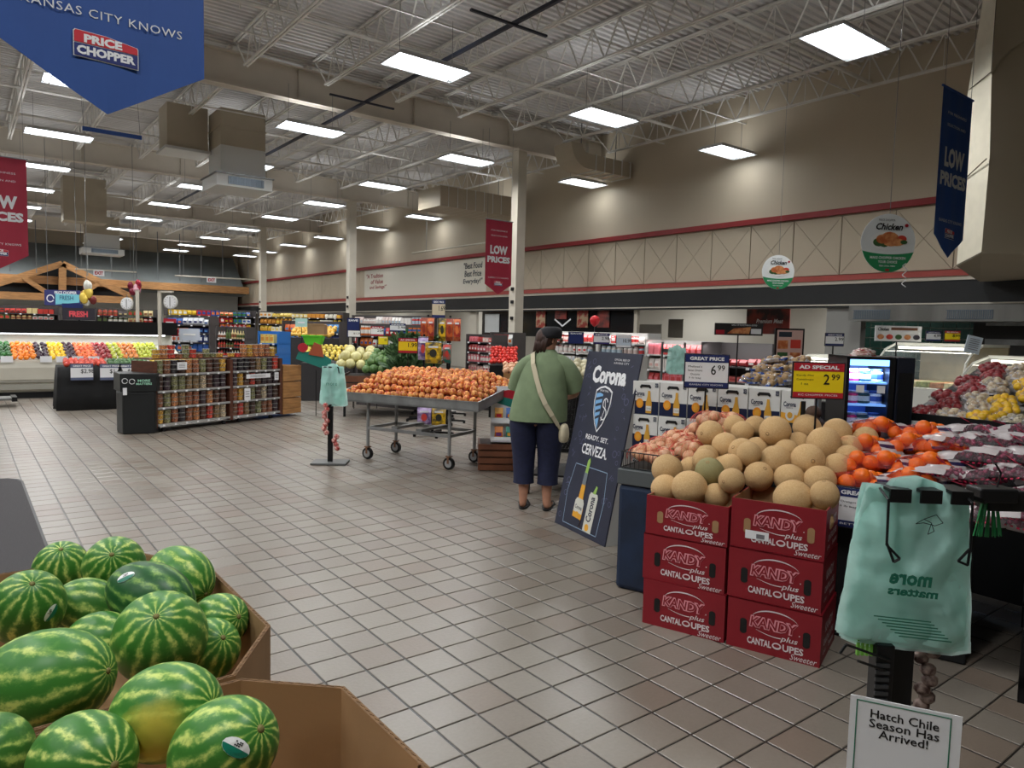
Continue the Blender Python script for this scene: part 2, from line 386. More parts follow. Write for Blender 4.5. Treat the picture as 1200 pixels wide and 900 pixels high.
# recessed service room under the valance
rb = struct(MB().box(WX + 3.2, WX + 3.4, -6, YB, 0, 2.75).obj('wall_recess', mat('recess_white', (206, 202, 190), .6)))
struct(MB().box(WX, WX + 3.4, -6, YB, 2.68, 2.75).obj('ceiling_recess', lightw))
gt = mat('green_tile', (20, 52, 44), .25, var=.3, scale=3)
b = MB()
for i in range(28):
    for k in range(10): b.box(WX + 3.17, WX + 3.2, 1.5 + i * .26, 1.745 + i * .26, .2 + k * .24, .425 + k * .24)
tag(b.obj('green_wall_tile', gt, rb), kind='stuff')
# back wall dressing: sloping grey fascia, cream band, timber rail
Yf = YB - .1
b = MB(); b.face([(-22, Yf - .2, 5.6), (WX - .4, Yf - .2, 5.6), (WX - .4, Yf - 2.8, 3.3), (-22, Yf - 2.8, 3.3)]); b.face([(-22, Yf - 2.8, 3.3), (WX - .4, Yf - 2.8, 3.3), (WX - .4, Yf - 2.0, 3.2), (-22, Yf - 2.0, 3.2)])
b.face([(WX - .4, Yf - .2, 5.6), (WX - .4, Yf - 2.8, 3.3), (WX - .4, Yf - .2, 3.3)])
b.obj('grey_fascia', greyw, wb)
MB().box(-22, WX - .2, Yf - .5, Yf - .3, 0, 3.3).obj('back_panel', mat('back_white', (190, 192, 188), .7), wb)
wood = mat('pine', (176, 128, 78), .55, var=.3, scale=3, stretch=(1, 1, 8), bump=.1); woodd = mat('brown_wood', (112, 66, 42), .5, var=.3, scale=4, stretch=(1, 8, 1))
MB().box(-22, WX - .3, Yf - 3.0, Yf - 2.85, 3.35, 3.75).obj('timber_rail', wood, wb)
# ---------------------------------------------------------------- lights
lvm = mat('louver_grey', (150, 156, 160), .4); fixm = mat('fixture_white', (210, 212, 212), .35); tubem = mat('lamp_tube', (244, 250, 255), .5, emit=TUBE_E)
wirem = mat('hanging_wire', (120, 122, 124), .4, .6)
def make_light():
    t = thing('ceiling_light', 'white six-tube high-bay light hanging below the joists', 'light', (0, 0, 5.45), 0, 'high-bay lights hanging in rows')
    b = MB(); b.box(-.56, .56, -.27, .27, .05, .07)
    for s in (-1, 1):
        b.add([(-.61, s * .3, 0), (.61, s * .3, 0), (.56, s * .26, .06), (-.56, s * .26, .06)], [(0, 1, 2, 3)])
        b.add([(s * .61, -.3, 0), (s * .61, .3, 0), (s * .56, .26, .06), (s * .56, -.26, .06)], [(0, 1, 2, 3)])
        b.box(-.61, .61, s * .3 - .006, s * .3 + .006, -.004, .02); b.box(s * .61 - .006, s * .61 + .006, -.3, .3, -.004, .02)
    b.box(-.25, .25, -.06, .06, .07, .12); b.obj('housing', fixm, t)
    for k in range(6): MB().tube((-.57, -.235 + k * .094, .022), (.57, -.235 + k * .094, .022), .0155, 6).obj('lamp_tube', tubem, t)
    for k in range(5): MB().box(-.56, .56, -.194 + k * .094, -.182 + k * .094, -.016, -.012).obj('louver', lvm, t)
    for x in (-.5, .5): MB().box(x - .008, x + .008, -.27, .27, -.018, -.012).obj('cross_bar', lvm, t)
    for s in (-1, 1): MB().tube((s * .45, 0, .07), (s * .45, 0, .8), .004, 4).obj('hanging_wire', wirem, t)
    ld = bpy.data.lights.new('lamp', 'AREA'); ld.shape = 'RECTANGLE'; ld.size = 1.1; ld.size_y = .5; ld.energy = LAMP_W; ld.color = (1.0, .995, .985); ld.spread = 2.8
    lo = bpy.data.objects.new('lamp', ld); COL.objects.link(lo); lo.parent = t; lo.location = (0, 0, -.008)
    lu = bpy.data.lights.new('fill_uplight', 'AREA'); lu.shape = 'RECTANGLE'; lu.size = .9; lu.size_y = .12; lu.energy = 5.0; lu.color = (.96, .98, 1.0)   # added fill aimed upward to brighten deck and upper walls
    u = bpy.data.objects.new('fill_uplight', lu); COL.objects.link(u); u.parent = t; u.location = (0, .16, .085); u.rotation_euler = (PI, 0, 0)
    return t
L0 = make_light(); first = True
WALL_ROW = bpy.data.lights['lamp'].copy(); WALL_ROW.energy = LAMP_W * .10
rown = {-5.5: 'far left row', -1.9: 'second row from the left', 1.75: 'row above the mat', 5.6: 'row left of the pale duct box', 9.3: 'row before the columns', 12.95: 'row nearest the right wall'}
ynm = ['nearest', 'second', 'third', 'fourth', 'fifth', 'sixth', 'seventh', 'eighth', 'ninth', 'tenth', 'farthest']
for X in (-5.5, -1.9, 1.75, 5.6, 9.3, 12.95):
    for k, Y in enumerate((.9, 5.1, 9.55, 14.0, 18.1, 22.1, 26.1, 30.3, 34.5, 38.7, 42.0)):
        if (X == 5.6 and Y == 5.1) or (X > 5 and Y == .9) or (X > 12 and Y == 5.1): continue
        lab = '%s high-bay light of the %s' % (ynm[k], rown[X])
        if first: L0.location = (X, Y, 5.45); L0['label'] = lab; first = False
        else:
            q_ = dup(L0, (X, Y, 5.45), label=lab)
            if X > 12:
                for ch_ in q_.children:
                    if ch_.type == 'LIGHT' and ch_.name.startswith('lamp'): ch_.data = WALL_ROW
for Y in (3, 8, 13, 18, 24, 31, 38):
    ld = bpy.data.lights.new('recess_lamp', 'AREA'); ld.shape = 'RECTANGLE'; ld.size = .3; ld.size_y = 1.2; ld.energy = 30
    o = MB().box(-.15, .15, -.6, .6, 0, .03).obj('recess_light', fixm, None, loc=(WX + 1.8, Y, 2.65)); struct(o)
    lo = bpy.data.objects.new('lamp', ld); COL.objects.link(lo); lo.parent = o; lo.location = (0, 0, -.01)
# ---------------------------------------------------------------- ducts
ductm = mat('duct_paint', (182, 172, 152), .55, var=.05, scale=2); ductw = mat('duct_white', (214, 216, 214), .5); grille = mat('grille', (110, 122, 134), .4, .3)
def drop_duct(px0, px1, py, z, depth, label, top=6.3):
    p = on_z(px0, py, z); q = on_z(px1, py + (px1 - px0) * .15, z); wd = (q.x - p.x); t = thing('air_diffuser', label, 'air duct', (p.x + wd / 2, p.y, z))
    MB().box(-wd / 2, wd / 2, 0, depth, 0, .27).obj('diffuser_box', ductw, t, bev=.01)
    MB().box(-wd * .4, wd * .4, .12, depth - .12, .27, .9).obj('white_collar', ductw, t)
    MB().box(-wd * .4, wd * .4, .12, depth - .12, .9, top - z).box(-wd * .42, wd * .42, .1, depth - .1, 1.3, 1.33).obj('vertical_duct', ductm, t)
    g = MB(); n = 14; g.box(-wd * .3, wd * .34, -.006, .0, .05, .22)
    for k in range(n): g.box(-wd * .3 + k * wd * .64 / n, -wd * .3 + k * wd * .64 / n + .02, -.02, -.006, .05, .22)
    g.obj('grille', grille, t); MB().box(-wd / 2 - .03, wd / 2 + .03, -.03, depth + .03, .26, .285).obj('flange', wirem, t); return t
drop_duct(254, 318, 216, 4.6, 1.2, 'large pale square drop duct with grille box, right of the blue banner')
drop_duct(97, 139, 296, 4.6, 1.2, 'smaller distant drop duct with grille box near the timber truss')
o = thing('duct_stub', 'short tan duct stub hanging beside the large drop duct', 'air duct', (4.2, 17.8, 0)); MB().box(-.5, .35, -.4, .4, 5.45, 6.4).obj('duct', ductm, o); MB().box(-.55, .4, -.45, .45, 5.4, 5.46).obj('end_plate', ductw, o)
p = on_y(100, 230, 29.5); o = thing('duct_stub', 'tan duct stub beside the distant drop duct', 'air duct', (p.x, 29.5, 0)); MB().box(-.7, .6, -.4, .4, 5.0, 6.5).obj('duct', ductm, o)
# elbow duct by the nearest column
t = thing('elbow_duct', 'pale round-bottomed elbow duct running to the wall behind the nearest column', 'air duct', (11.6, 13.3, 5.55))
rg = []
for k in range(10):
    a = k / 9 * PI * .62; c = Vector((.0 + .55 * math.sin(a) * 1.1 - .2, 0, .45 - .5 * (1 - math.cos(a)) * .0))
    rg.append(None)
b = MB(); rings = []
for k in range(11):
    a = PI * 1.0 - PI * .5 * k / 10; cx, cz = .55, .55
    ring = []
    for sx, ry in ((1.0, -.32), (1.0, .32), (.35, .32), (.35, -.32)): ring.append((cx + math.cos(a) * .55 * sx, ry, cz - math.sin(a) * .55 * sx))
    rings.append(ring)
b.loft(rings); b.box(.55, 2.1, -.32, .32, 0, .36); b.obj('duct', ductm, t)
b = MB()
for x in (.8, 1.1, 1.4, 1.7, 2.0): b.box(x, x + .02, -.34, .34, -.02, .38)
b.obj('duct_seam', ductw, t); MB().tube((.6, 0, .3), (.6, 0, 1.2), .012, 5).tube((1.8, 0, .3), (1.8, 0, 1.2), .012, 5).obj('hanging_rod', wirem, t)
p = on_y(516, 240, 17.0); q = on_y(600, 240, 17.0)
t = thing('box_duct', 'long pale rectangular duct box hanging left of the nearest column', 'air duct', (p.x, 17.0, p.z - .02))
MB().box(0, q.x - p.x + .5, 0, 1.2, 0, .55).obj('duct', ductm, t, bev=.01); b = MB()
for k in range(7): b.box(.25 + k * .3, .265 + k * .3, -.015, 1.21, .0, .56)
b.obj('duct_seam', ductw, t)
# hanging rail near the wall, conduit with exit sign
MB_ = MB().tube((13.3, 17.6, 4.35), (13.3, 23.5, 4.35), .03, 8); 
t = tag(MB_.obj('hung_rail', pale), 'long cream rail hung on thin rods along the right wall', 'rail'); MB().tube((13.3, 18.2, 4.35), (13.3, 18.2, 6.2), .01, 4).tube((13.3, 22.5, 4.35), (13.3, 22.5, 6.2), .01, 4).obj('hanging_rod', wirem, t)
# ================================================================ WATERMELON BINS
def melon_mat(name, dark, light, seed, patch=False, contrast=1.0):
    m = bpy.data.materials.new(name); m.use_nodes = True; nt = m.node_tree; N = nt.nodes; L = nt.links; b = N['Principled BSDF']
    tc = N.new('ShaderNodeTexCoord'); sp = N.new('ShaderNodeSeparateXYZ'); L.new(tc.outputs['Object'], sp.inputs[0])
    an = N.new('ShaderNodeMath'); an.operation = 'ARCTAN2'; L.new(sp.outputs[1], an.inputs[0]); L.new(sp.outputs[0], an.inputs[1])
    nz = N.new('ShaderNodeTexNoise'); nz.inputs['Scale'].default_value = 26; nz.inputs['Detail'].default_value = 5; nz.inputs['Roughness'].default_value = .65
    mp = N.new('ShaderNodeMapping'); mp.inputs['Location'].default_value = (seed, seed * 2, 0); mp.inputs['Scale'].default_value = (1, 1, .7); L.new(tc.outputs['Object'], mp.inputs[0]); L.new(mp.outputs[0], nz.inputs['Vector'])
    n2 = N.new('ShaderNodeTexNoise'); n2.inputs['Scale'].default_value = 7; L.new(mp.outputs[0], n2.inputs['Vector'])
    s1 = N.new('ShaderNodeMath'); s1.operation = 'MULTIPLY_ADD'; s1.inputs[1].default_value = .62; L.new(nz.outputs[0], s1.inputs[0]); L.new(an.outputs[0], s1.inputs[2])
    s2 = N.new('ShaderNodeMath'); s2.operation = 'MULTIPLY_ADD'; s2.inputs[1].default_value = .5; L.new(n2.outputs[0], s2.inputs[0]); L.new(s1.outputs[0], s2.inputs[2])
    mu = N.new('ShaderNodeMath'); mu.operation = 'MULTIPLY'; mu.inputs[1].default_value = 13.0; L.new(s2.outputs[0], mu.inputs[0])
    si = N.new('ShaderNodeMath'); si.operation = 'SINE'; L.new(mu.outputs[0], si.inputs[0])
    mr = N.new('ShaderNodeMath'); mr.operation = 'MULTIPLY_ADD'; mr.inputs[1].default_value = .27; mr.inputs[2].default_value = .02; L.new(si.outputs[0], mr.inputs[0])
    n3 = N.new('ShaderNodeTexNoise'); n3.inputs['Scale'].default_value = 42; n3.inputs['Detail'].default_value = 7; n3.inputs['Roughness'].default_value = .7; L.new(mp.outputs[0], n3.inputs['Vector'])
    am = N.new('ShaderNodeMath'); am.operation = 'MULTIPLY_ADD'; am.inputs[1].default_value = 1.25; L.new(n3.outputs[0], am.inputs[0]); L.new(mr.outputs[0], am.inputs[2])
    r = N.new('ShaderNodeValToRGB'); e = r.color_ramp.elements; e[0].position = .50; e[0].color = (*lin(dark), 1); e[1].position = 1.22; e[1].color = (*lin(light), 1)
    e[1].position = 1.0; k = r.color_ramp.elements.new(.82); k.color = (*lin(tuple(int(d * .55 + l * .45) for d, l in zip(dark, light))), 1)
    k = r.color_ramp.elements.new(.66); k.color = (*lin(tuple(int(d * .85 + l * .15) for d, l in zip(dark, light))), 1)
    L.new(am.outputs[0], r.inputs[0]); out = r.outputs[0]
    # pale ends where the stripes meet
    ab = N.new('ShaderNodeMath'); ab.operation = 'ABSOLUTE'; L.new(sp.outputs[2], ab.inputs[0])
    if patch:
        ds = N.new('ShaderNodeVectorMath'); ds.operation = 'DISTANCE'; ds.inputs[1].default_value = patch; L.new(tc.outputs['Object'], ds.inputs[0])
        ad = N.new('ShaderNodeMath'); ad.operation = 'MULTIPLY_ADD'; ad.inputs[1].default_value = .05; L.new(nz.outputs[0], ad.inputs[0]); L.new(ds.outputs['Value'], ad.inputs[2])
        rm = N.new('ShaderNodeMapRange'); rm.inputs[1].default_value = .062; rm.inputs[2].default_value = .10; rm.inputs[3].default_value = 1; rm.inputs[4].default_value = 0; L.new(ad.outputs[0], rm.inputs[0])
        mx = N.new('ShaderNodeMix'); mx.data_type = 'RGBA'; L.new(rm.outputs[0], mx.inputs[0]); L.new(out, mx.inputs[6]); mx.inputs[7].default_value = (*lin((196, 184, 74)), 1); out = mx.outputs[2]
    L.new(out, b.inputs['Base Color']); b.inputs['Roughness'].default_value = .4; b.inputs['Specular IOR Level'].default_value = .35
    return m
MD, ML = (56, 116, 42), (206, 218, 122)
mm = [melon_mat('melon_rind_%s' % n, d, l, s) for n, d, l, s in (('bright', MD, ML, 1.3), ('mid', (60, 122, 46), (196, 212, 112), 4.1), ('deep', (30, 84, 40), (136, 170, 84), 7.7), ('pale', (58, 112, 44), (186, 204, 110), 9.2))]
stk = mat('sticker_white', (236, 238, 236), .35); stg = mat('sticker_green', (16, 120, 96), .35); stem_m = mat('melon_scar', (120, 112, 60), .7)
def stretch_to(v):  # rotation taking local Z to v
    return Vector((0, 0, 1)).rotation_difference(Vector(v).normalized()).to_euler()
def melon(px, py, Z, dia, ln, ax, m, label, sticker=None, pm=None, gp_=None):
    """ax: long axis given as (right, up, toward the camera)"""
    c = at(px, py, Z); a = (CR * ax[0] + CU * ax[1] - CF * ax[2]).normalized()
    t = thing('watermelon', label, 'watermelon', c, 0, 'watermelons in the two cardboard bins'); t.rotation_euler = stretch_to(a)
    b = MB(); r = dia / 2; h = ln / 2; prof = []
    K = 20
    for k in range(K + 1):
        ph = PI * k / K; prof.append((max(.0006, r * math.sin(ph)), -h * math.cos(ph) * (1 - .0 * k)))
    prof[0] = (.003, -h + .002); prof[-1] = (.003, h - .002)
    if gp_:
        q_ = at(gp_[0], gp_[1], Z - dia * .42) - c; R_ = t.rotation_euler.to_matrix().inverted(); pm = melon_mat('melon_rind_patch', (60, 122, 46), (196, 212, 112), 2.4, patch=tuple(R_ @ q_))
    b.lathe(prof, 32); rind = b.obj('rind', pm or mm[m], t, smooth=True)
    MB().lathe([(.0065, -.002), (.008, .001), (.003, .003)], 8, (0, 0, h - .002)).obj('stem_scar', stem_m, t, smooth=True)
    if sticker:
        sx, sy, rot = sticker      # pixel of the sticker centre, tilt
        Mi = t.rotation_euler.to_matrix().to_4x4(); Mi.translation = c; Mi = Mi.inverted()
        o = Mi @ CAM; d = (Mi.to_3x3() @ (at(sx, sy, 1) - CAM))
        A = (d.x ** 2 + d.y ** 2) / r ** 2 + d.z ** 2 / h ** 2; B = 2 * ((o.x * d.x + o.y * d.y) / r ** 2 + o.z * d.z / h ** 2); Cc = (o.x ** 2 + o.y ** 2) / r ** 2 + o.z ** 2 / h ** 2 - 1
        s = (-B - math.sqrt(max(0, B * B - 4 * A * Cc))) / (2 * A); P = o + d * s; nrm = Vector((P.x / r ** 2, P.y / r ** 2, P.z / h ** 2)).normalized()
        R3 = Mi.to_3x3(); u = R3 @ (CR * math.cos(rot) + CU * math.sin(rot)); u = (u - nrm * u.dot(nrm)).normalized(); v = nrm.cross(u)
        def on(x, y, e):
            q = P + u * x + v * y; k = math.sqrt((q.x ** 2 + q.y ** 2) / r ** 2 + q.z ** 2 / h ** 2); q = q / k; return q + Vector((q.x / r ** 2, q.y / r ** 2, q.z / h ** 2)).normalized() * e
        def patch(a0, a1, e, sc=1.0):
            b = MB(); RX, RY = .027 * sc, .0155 * sc; n = 14; A_ = [a0 + (a1 - a0) * i / n for i in range(n + 1)]
            cen = [on(math.cos(q) * RX * .5, math.sin(q) * RY * .5, e) for q in A_]; rim = [on(math.cos(q) * RX, math.sin(q) * RY, e * .8) for q in A_]
            mid = on(math.cos((a0 + a1) / 2) * (0 if a1 - a0 > 4 else .0), 0, e)
            b.add([mid] + cen + rim, [(0, i + 1, i + 2) for i in range(n)] + [(i + 1, n + 2 + i, n + 3 + i, i + 2) for i in range(n)]); return b
        patch(0, 2 * PI, .0012).obj('sticker', stk, t); patch(PI, 2 * PI, .0018, .96).obj('sticker_band', stg, t)
        b = MB()
        for i in range(4):
            for j in range(3):
                if (i * 3 + j) % 4 == 1: continue
                x, y = -.006 + i * .0036, .002 + j * .0032; b.face([on(x, y, .0019), on(x + .0028, y, .0019), on(x + .0028, y + .0024, .0019), on(x, y + .0024, .0019)])
        b.obj('sticker_print', black, t)
    return t
K = 1.06
melon(72, 668, 2.47 * K, .19, .23, (.3, .75, .5), 0, 'striped watermelon at the far left back corner of the rear bin', None)
melon(134, 664, 2.40 * K, .205, .26, (.35, .5, .75), 0, 'striped watermelon at the back of the rear bin, second from the left')
melon(212, 676, 2.32 * K, .2, .25, (.8, -.35, .35), 1, 'striped watermelon at the back right of the rear bin, behind the dark one')
melon(177, 699, 2.06 * K, .2, .285, (.93, -.3, .2), 2, 'dark green watermelon with a sticker, near the middle of the rear bin', (147, 676, .55))
melon(32, 712, 2.02 * K, .205, .25, (.45, .7, .5), 0, 'striped watermelon with a sticker at the left of the rear bin', (60, 718, .35))
melon(104, 712, 2.2 * K, .185, .22, (-.7, .5, .5), 3, 'watermelon half hidden behind the dark green one with a sticker')
melon(188, 747, 1.86 * K, .245, .27, (.26, .66, .7), 1, 'round watermelon with its stem end up, in the centre of the pile')
melon(256, 728, 2.12 * K, .17, .21, (.8, .3, .5), 0, 'small watermelon against the right rim of the rear bin, upper one')
melon(243, 762, 2.0 * K, .18, .22, (.6, .5, .5), 1, 'small watermelon low against the right rim of the rear bin')
melon(53, 799, 1.63 * K, .245, .335, (.96, .2, .1), 1, 'big watermelon lying across the front left of the rear bin')
melon(118, 752, 1.95 * K, .17, .21, (.9, .1, .2), 0, 'watermelon almost hidden behind the big front left one')
melon(195, 834, 1.37 * K, .19, .235, (.85, .25, .25), 1, 'watermelon with a yellow ground patch in the front bin', gp_=(182, 862))
melon(262, 877, 1.27 * K, .18, .235, (.72, .5, .4), 1, 'watermelon with a sticker nearest the camera in the front bin', (277, 876, -.5))
melon(97, 892, 1.25 * K, .175, .22, (.8, .2, .5), 0, 'watermelon at the bottom left of the front bin, without a sticker')
melon(-12, 884, 1.3 * K, .15, .17, (.3, .3, .8), 3, 'pale yellowish watermelon cut by the left edge of the picture')
card = mat('cardboard', (158, 124, 86), .8, var=.14, scale=3, bump=.08, bscale=30); cardd = mat('cardboard_edge', (122, 92, 62), .9, var=.3, scale=60)
def bin_(loc, hx, hy, zt, cut, label):
    t = thing('watermelon_bin', label, 'box', loc, 0, 'octagonal cardboard bins'); cx, cy = cut
    P = [(-hx + cx, -hy), (hx - cx, -hy), (hx, -hy + cy), (hx, hy - cy), (hx - cx, hy), (-hx + cx, hy), (-hx, hy - cy), (-hx, -hy + cy)]
    th = .012; zb = .06
    for i in range(8):
        a = Vector((*P[i], 0)); c = Vector((*P[(i + 1) % 8], 0)); d = (c - a).normalized(); n = Vector((-d.y, d.x, 0)) * th
        n2 = -n * .0
        b = MB(); h = [zt + .006 * math.sin(i * 1.7), zt + .006 * math.sin((i + 1) * 1.7)]
        vs = [a, c, c + n, a + n]; q = [(v.x, v.y, zb) for v in vs] + [(vs[0].x, vs[0].y, h[0]), (vs[1].x, vs[1].y, h[1]), (vs[2].x, vs[2].y, h[1]), (vs[3].x, vs[3].y, h[0])]
        b.add(q, [(0, 1, 5, 4), (2, 3, 7, 6), (0, 4, 7, 3), (1, 2, 6, 5), (0, 3, 2, 1)]); b.m = 1; b.add(q[4:], [(0, 1, 2, 3)]); b.obj('panel', [card, cardd], t)
        e = MB(); k = int((c - a).length / .012); 
        for s in range(k):   # fluting on the cut rim
            f0 = a + (c - a) * (s / k) + n * (.25 if s % 2 else .6); f1 = a + (c - a) * ((s + 1) / k) + n * (.6 if s % 2 else .25); z0 = h[0] + (h[1] - h[0]) * s / k + .0008
            e.beam((f0.x, f0.y, z0), (f1.x, f1.y, z0), .002, .0015)
        e.obj('fluting', cardd, t)
    MB().prismz([(x * .985, y * .985) for x, y in P], zt - .36, zt - .35).obj('false_bottom', card, t)
    b = MB(); 
    for k in (-1, 0, 1): b.box(k * hx * .7 - .05, k * hx * .7 + .05, -hy * .9, hy * .9, 0, .06)
    b.obj('pallet_runner', wood, t); return t
tb1 = bin_((.106, 2.39, 0), .6, .6, .70, (.18, .27), 'rear octagonal cardboard bin full of watermelons')
tb2 = bin_((.125, 1.19, 0), .61, .585, .70, (.20, .17), 'front octagonal cardboard bin, half empty, nearest the camera')
b = MB()
for z in (.63, .52, .41, .30):
    for x in (-.12,): b.path([(.595, x, z), (.592, x + .03, z - .004)], .0022, 5)
b.obj('staple', wirem, tb2)
MB().box(.59, .5965, .02, .022, .1, .7).obj('panel_fold', cardd, tb2)
# floor mat
t = tag(MB().prismz([(-6, 2.6), (.43, 2.6), (.43, 8.35), (.40, 8.47), (.33, 8.56), (.22, 8.6), (-6, 8.6)], .0, .009).obj('floor_mat', mat('mat_carpet', (66, 64, 66), .95, var=.35, scale=120, bump=.3, bscale=300)), 'dark grey ribbed entrance mat with a rounded corner on the tiles', 'mat')
MB().prismz([(.43, 2.6), (.45, 2.6), (.45, 8.36), (.42, 8.5), (.34, 8.59), (.22, 8.625), (.22, 8.6), (.33, 8.56), (.40, 8.47), (.43, 8.35)], 0, .006).obj('mat_edge', blackm, t)
# ================================================================ MELON AND CITRUS DISPLAY
O = Vector((2.944, 2.591, 0)); DY = math.atan2(-.945, .328); d1 = Vector((.328, -.945, 0)); d2 = Vector((.945, .328, 0))
def D(a, b, z=0): return O + d1 * a + d2 * b + Vector((0, 0, z))
redc = mat('red_carton', (138, 20, 34), .5, var=.1, scale=4, bump=.03); inner = mat('carton_inner', (170, 132, 92), .85, var=.15, scale=6); pinkp = mat('pink_outline', (226, 150, 160), .5); wp = mat('carton_white', (224, 212, 214), .5)
def carton(open_):
    t = thing('cantaloupe_carton', 'x', 'box', (0, 0, 0), DY, 'red cantaloupe cartons'); W, Dp, H = .45, .40, .262; th = .006
    b = MB(); b.box(0, W, 0, th, 0, H); b.obj('front_panel', redc, t)
    MB().box(0, W, Dp - th, Dp, 0, H + (.0 if not open_ else .0)).obj('rear_panel', redc, t)
    for x in (0, W - th): MB().box(x, x + th, th, Dp - th, 0, H).obj('side_panel', redc, t)
    MB().box(th, W - th, th, Dp - th, 0, th if open_ else .01).obj('bottom_panel', redc, t)
    if not open_: MB().box(0, W, 0, Dp, H - th, H).obj('top_panel', redc, t)
    else:
        b = MB(); g = .0012; b.box(th, W - th, th, th + g, th, H); b.box(th, W - th, Dp - th - g, Dp - th, th, H); b.box(th, th + g, th, Dp - th, th, H); b.box(W - th - g, W - th, th, Dp - th, th, H); b.obj('carton_lining', inner, t)
    for x in (.082, .385):
        flat('handle_slot', [(x + dx, z + .122) for dx, z in [(.017 * math.cos(a), .026 * math.copysign(1, math.sin(a)) + .014 * math.sin(a)) for a in [2 * PI * (i + .5) / 16 for i in range(16)]]], t, black if not open_ else inner)
    # arc, brand, fruit name, promise
    b = MB(); A = [(.235 + .115 * math.cos(a), .172 + .052 * math.sin(a)) for a in [PI * (.98 - .86 * i / 20) for i in range(21)]]
    w_ = [.001 + .006 * math.sin(PI * i / 20) for i in range(21)]
    for i in range(20): b.face([(A[i][0], -.0015, A[i][1]), (A[i + 1][0], -.0015, A[i + 1][1]), (A[i + 1][0], -.0015, A[i + 1][1] + w_[i + 1]), (A[i][0], -.0015, A[i][1] + w_[i])])
    A = [(.235 - .09 + .0093 * i, .118 - .018 * math.sin(PI * .62 * i / 13)) for i in range(14)]
    for i in range(13): b.face([(A[i][0], -.0015, A[i][1] - .001 * (1 + i / 4)), (A[i + 1][0], -.0015, A[i + 1][1] - .001 * (1 + i / 4)), (A[i + 1][0], -.0015, A[i + 1][1] + .001), (A[i][0], -.0015, A[i][1] + .001)])
    b.obj('printed_swoosh', wp, t)
    text('KANDY', t, .228, .158, .236, .062, pinkp, bold=.085, shear=.12, y=-.0016); text('KANDY', t, .228, .158, .224, .050, redc, bold=.012, shear=.12, y=-.0026)
    text('.', t, .352, .134, .006, .006, wp); text('plus', t, .305, .098, .082, .036, wp, bold=.01, shear=.25)
    text('CANTAL', t, .163, .056, .118, .036, wp, bold=.03); text('UPES', t, .325, .056, .098, .036, wp, bold=.03)
    flat('printed_melon', ell(.248, .056, .022, .017), t, wp, y=-.0012); flat('printed_melon', ell(.248, .058, .015, .009), t, redc, y=-.0022)
    text('Sweeter', t, .375, .022, .125, .030, wp, shear=.35)
    o = bpy.data.objects.new('side_print_holder', None)
    bpy.data.objects.remove(o)
    b = MB(); X = W + .0015
    def vt(s, yc, zc, wd, h, m, rot=0):
        e = text(s, t, 0, 0, wd, h, m, bold=.02); e.rotation_euler = (0, -rot, PI / 2); e.location = (X, yc, zc); return e
    vt('KANDY', .2, .17, .2, .05, wp); vt('CANTALOUPES', .2, .1, .26, .035, wp); vt('Sweeter', .28, .05, .14, .03, wp); vt('U.S. NO. 1', .1, .05, .08, .018, wp)
    return t
CC = carton(False); CO = carton(True); cpos = []
ol = 'red open cantaloupe carton on top of the %s stack'
for (a0, nm, sh) in ((0.0, 'left', 0), (.462, 'right', .0)):
    for k in range(3):
        src = CO if k == 2 else CC; lab = (ol % nm) if k == 2 else 'red closed cantaloupe carton, %s of the %s stack' % (('bottom', 'middle')[k], nm)
        aa = a0 + (-.01 if k else 0) + random.uniform(-.006, .006); p = D(aa, .0 + .006 * k, (.251 if a0 == 0 else .259) * k); rz = DY + (.0 if k < 2 else .015 * (1 if a0 else -1))
        if k in (0, 2) and a0 == 0: src.location = p; src.rotation_euler = (0, 0, rz); src['label'] = lab; src.scale = (1, 1, .955 if k < 2 else .80)
        else: dup(src, p, (0, 0, rz), lab, scale=(1, 1, (.955 if a0 == 0 else .985) * (1 if k < 2 else .96)))
for o in []: pass
lblw = [o for o in COL.objects if o.get('label') == 'red open cantaloupe carton on top of the right stack'][0]
flat('stuck_label', rect(.075, .19, .055, .10), lblw, white, y=-.003); flat('barcode', rect(.13, .17, .062, .085), lblw, mat('print_grey', (120, 120, 125)), y=-.0045)
# cantaloupes
def canta_mat():
    m = mat('cantaloupe_rind', (216, 172, 116), .75, c2=(232, 198, 146), scale=14, rand=.10, lo=.3, hi=.7); nt = m.node_tree; N = nt.nodes; L = nt.links; b = N['Principled BSDF']
    tc = N.new('ShaderNodeTexCoord'); v = N.new('ShaderNodeTexVoronoi'); v.feature = 'DISTANCE_TO_EDGE'; v.inputs['Scale'].default_value = 75; L.new(tc.outputs['Object'], v.inputs['Vector'])
    r = N.new('ShaderNodeMapRange'); r.inputs[1].default_value = .0; r.inputs[2].default_value = .18; r.inputs[3].default_value = 1; r.inputs[4].default_value = 0; L.new(v.outputs[0], r.inputs[0])
    bp = N.new('ShaderNodeBump'); bp.inputs['Strength'].default_value = .5; bp.inputs['Distance'].default_value = .003; L.new(r.outputs[0], bp.inputs['Height']); L.new(bp.outputs[0], b.inputs['Normal'])
    old = b.inputs['Base Color'].links[0].from_socket; mx = N.new('ShaderNodeMix'); mx.data_type = 'RGBA'; mx.blend_type = 'MULTIPLY'; ml = N.new('ShaderNodeMath'); ml.operation = 'MULTIPLY_ADD'; ml.inputs[1].default_value = -.22; ml.inputs[2].default_value = .22
    L.new(r.outputs[0], ml.inputs[0]); L.new(ml.outputs[0], mx.inputs[0]); L.new(old, mx.inputs[6]); mx.inputs[7].default_value = (.55, .5, .35, 1); L.new(mx.outputs[2], b.inputs['Base Color']); return m
cm = canta_mat(); cmg = mat('cantaloupe_green', (150, 142, 96), .75, var=.15, scale=20, bump=.3, bscale=120)
CT = thing('cantaloupe', 'x', 'melon', (0, 0, 0), 0, 'loose cantaloupes piled on the display')
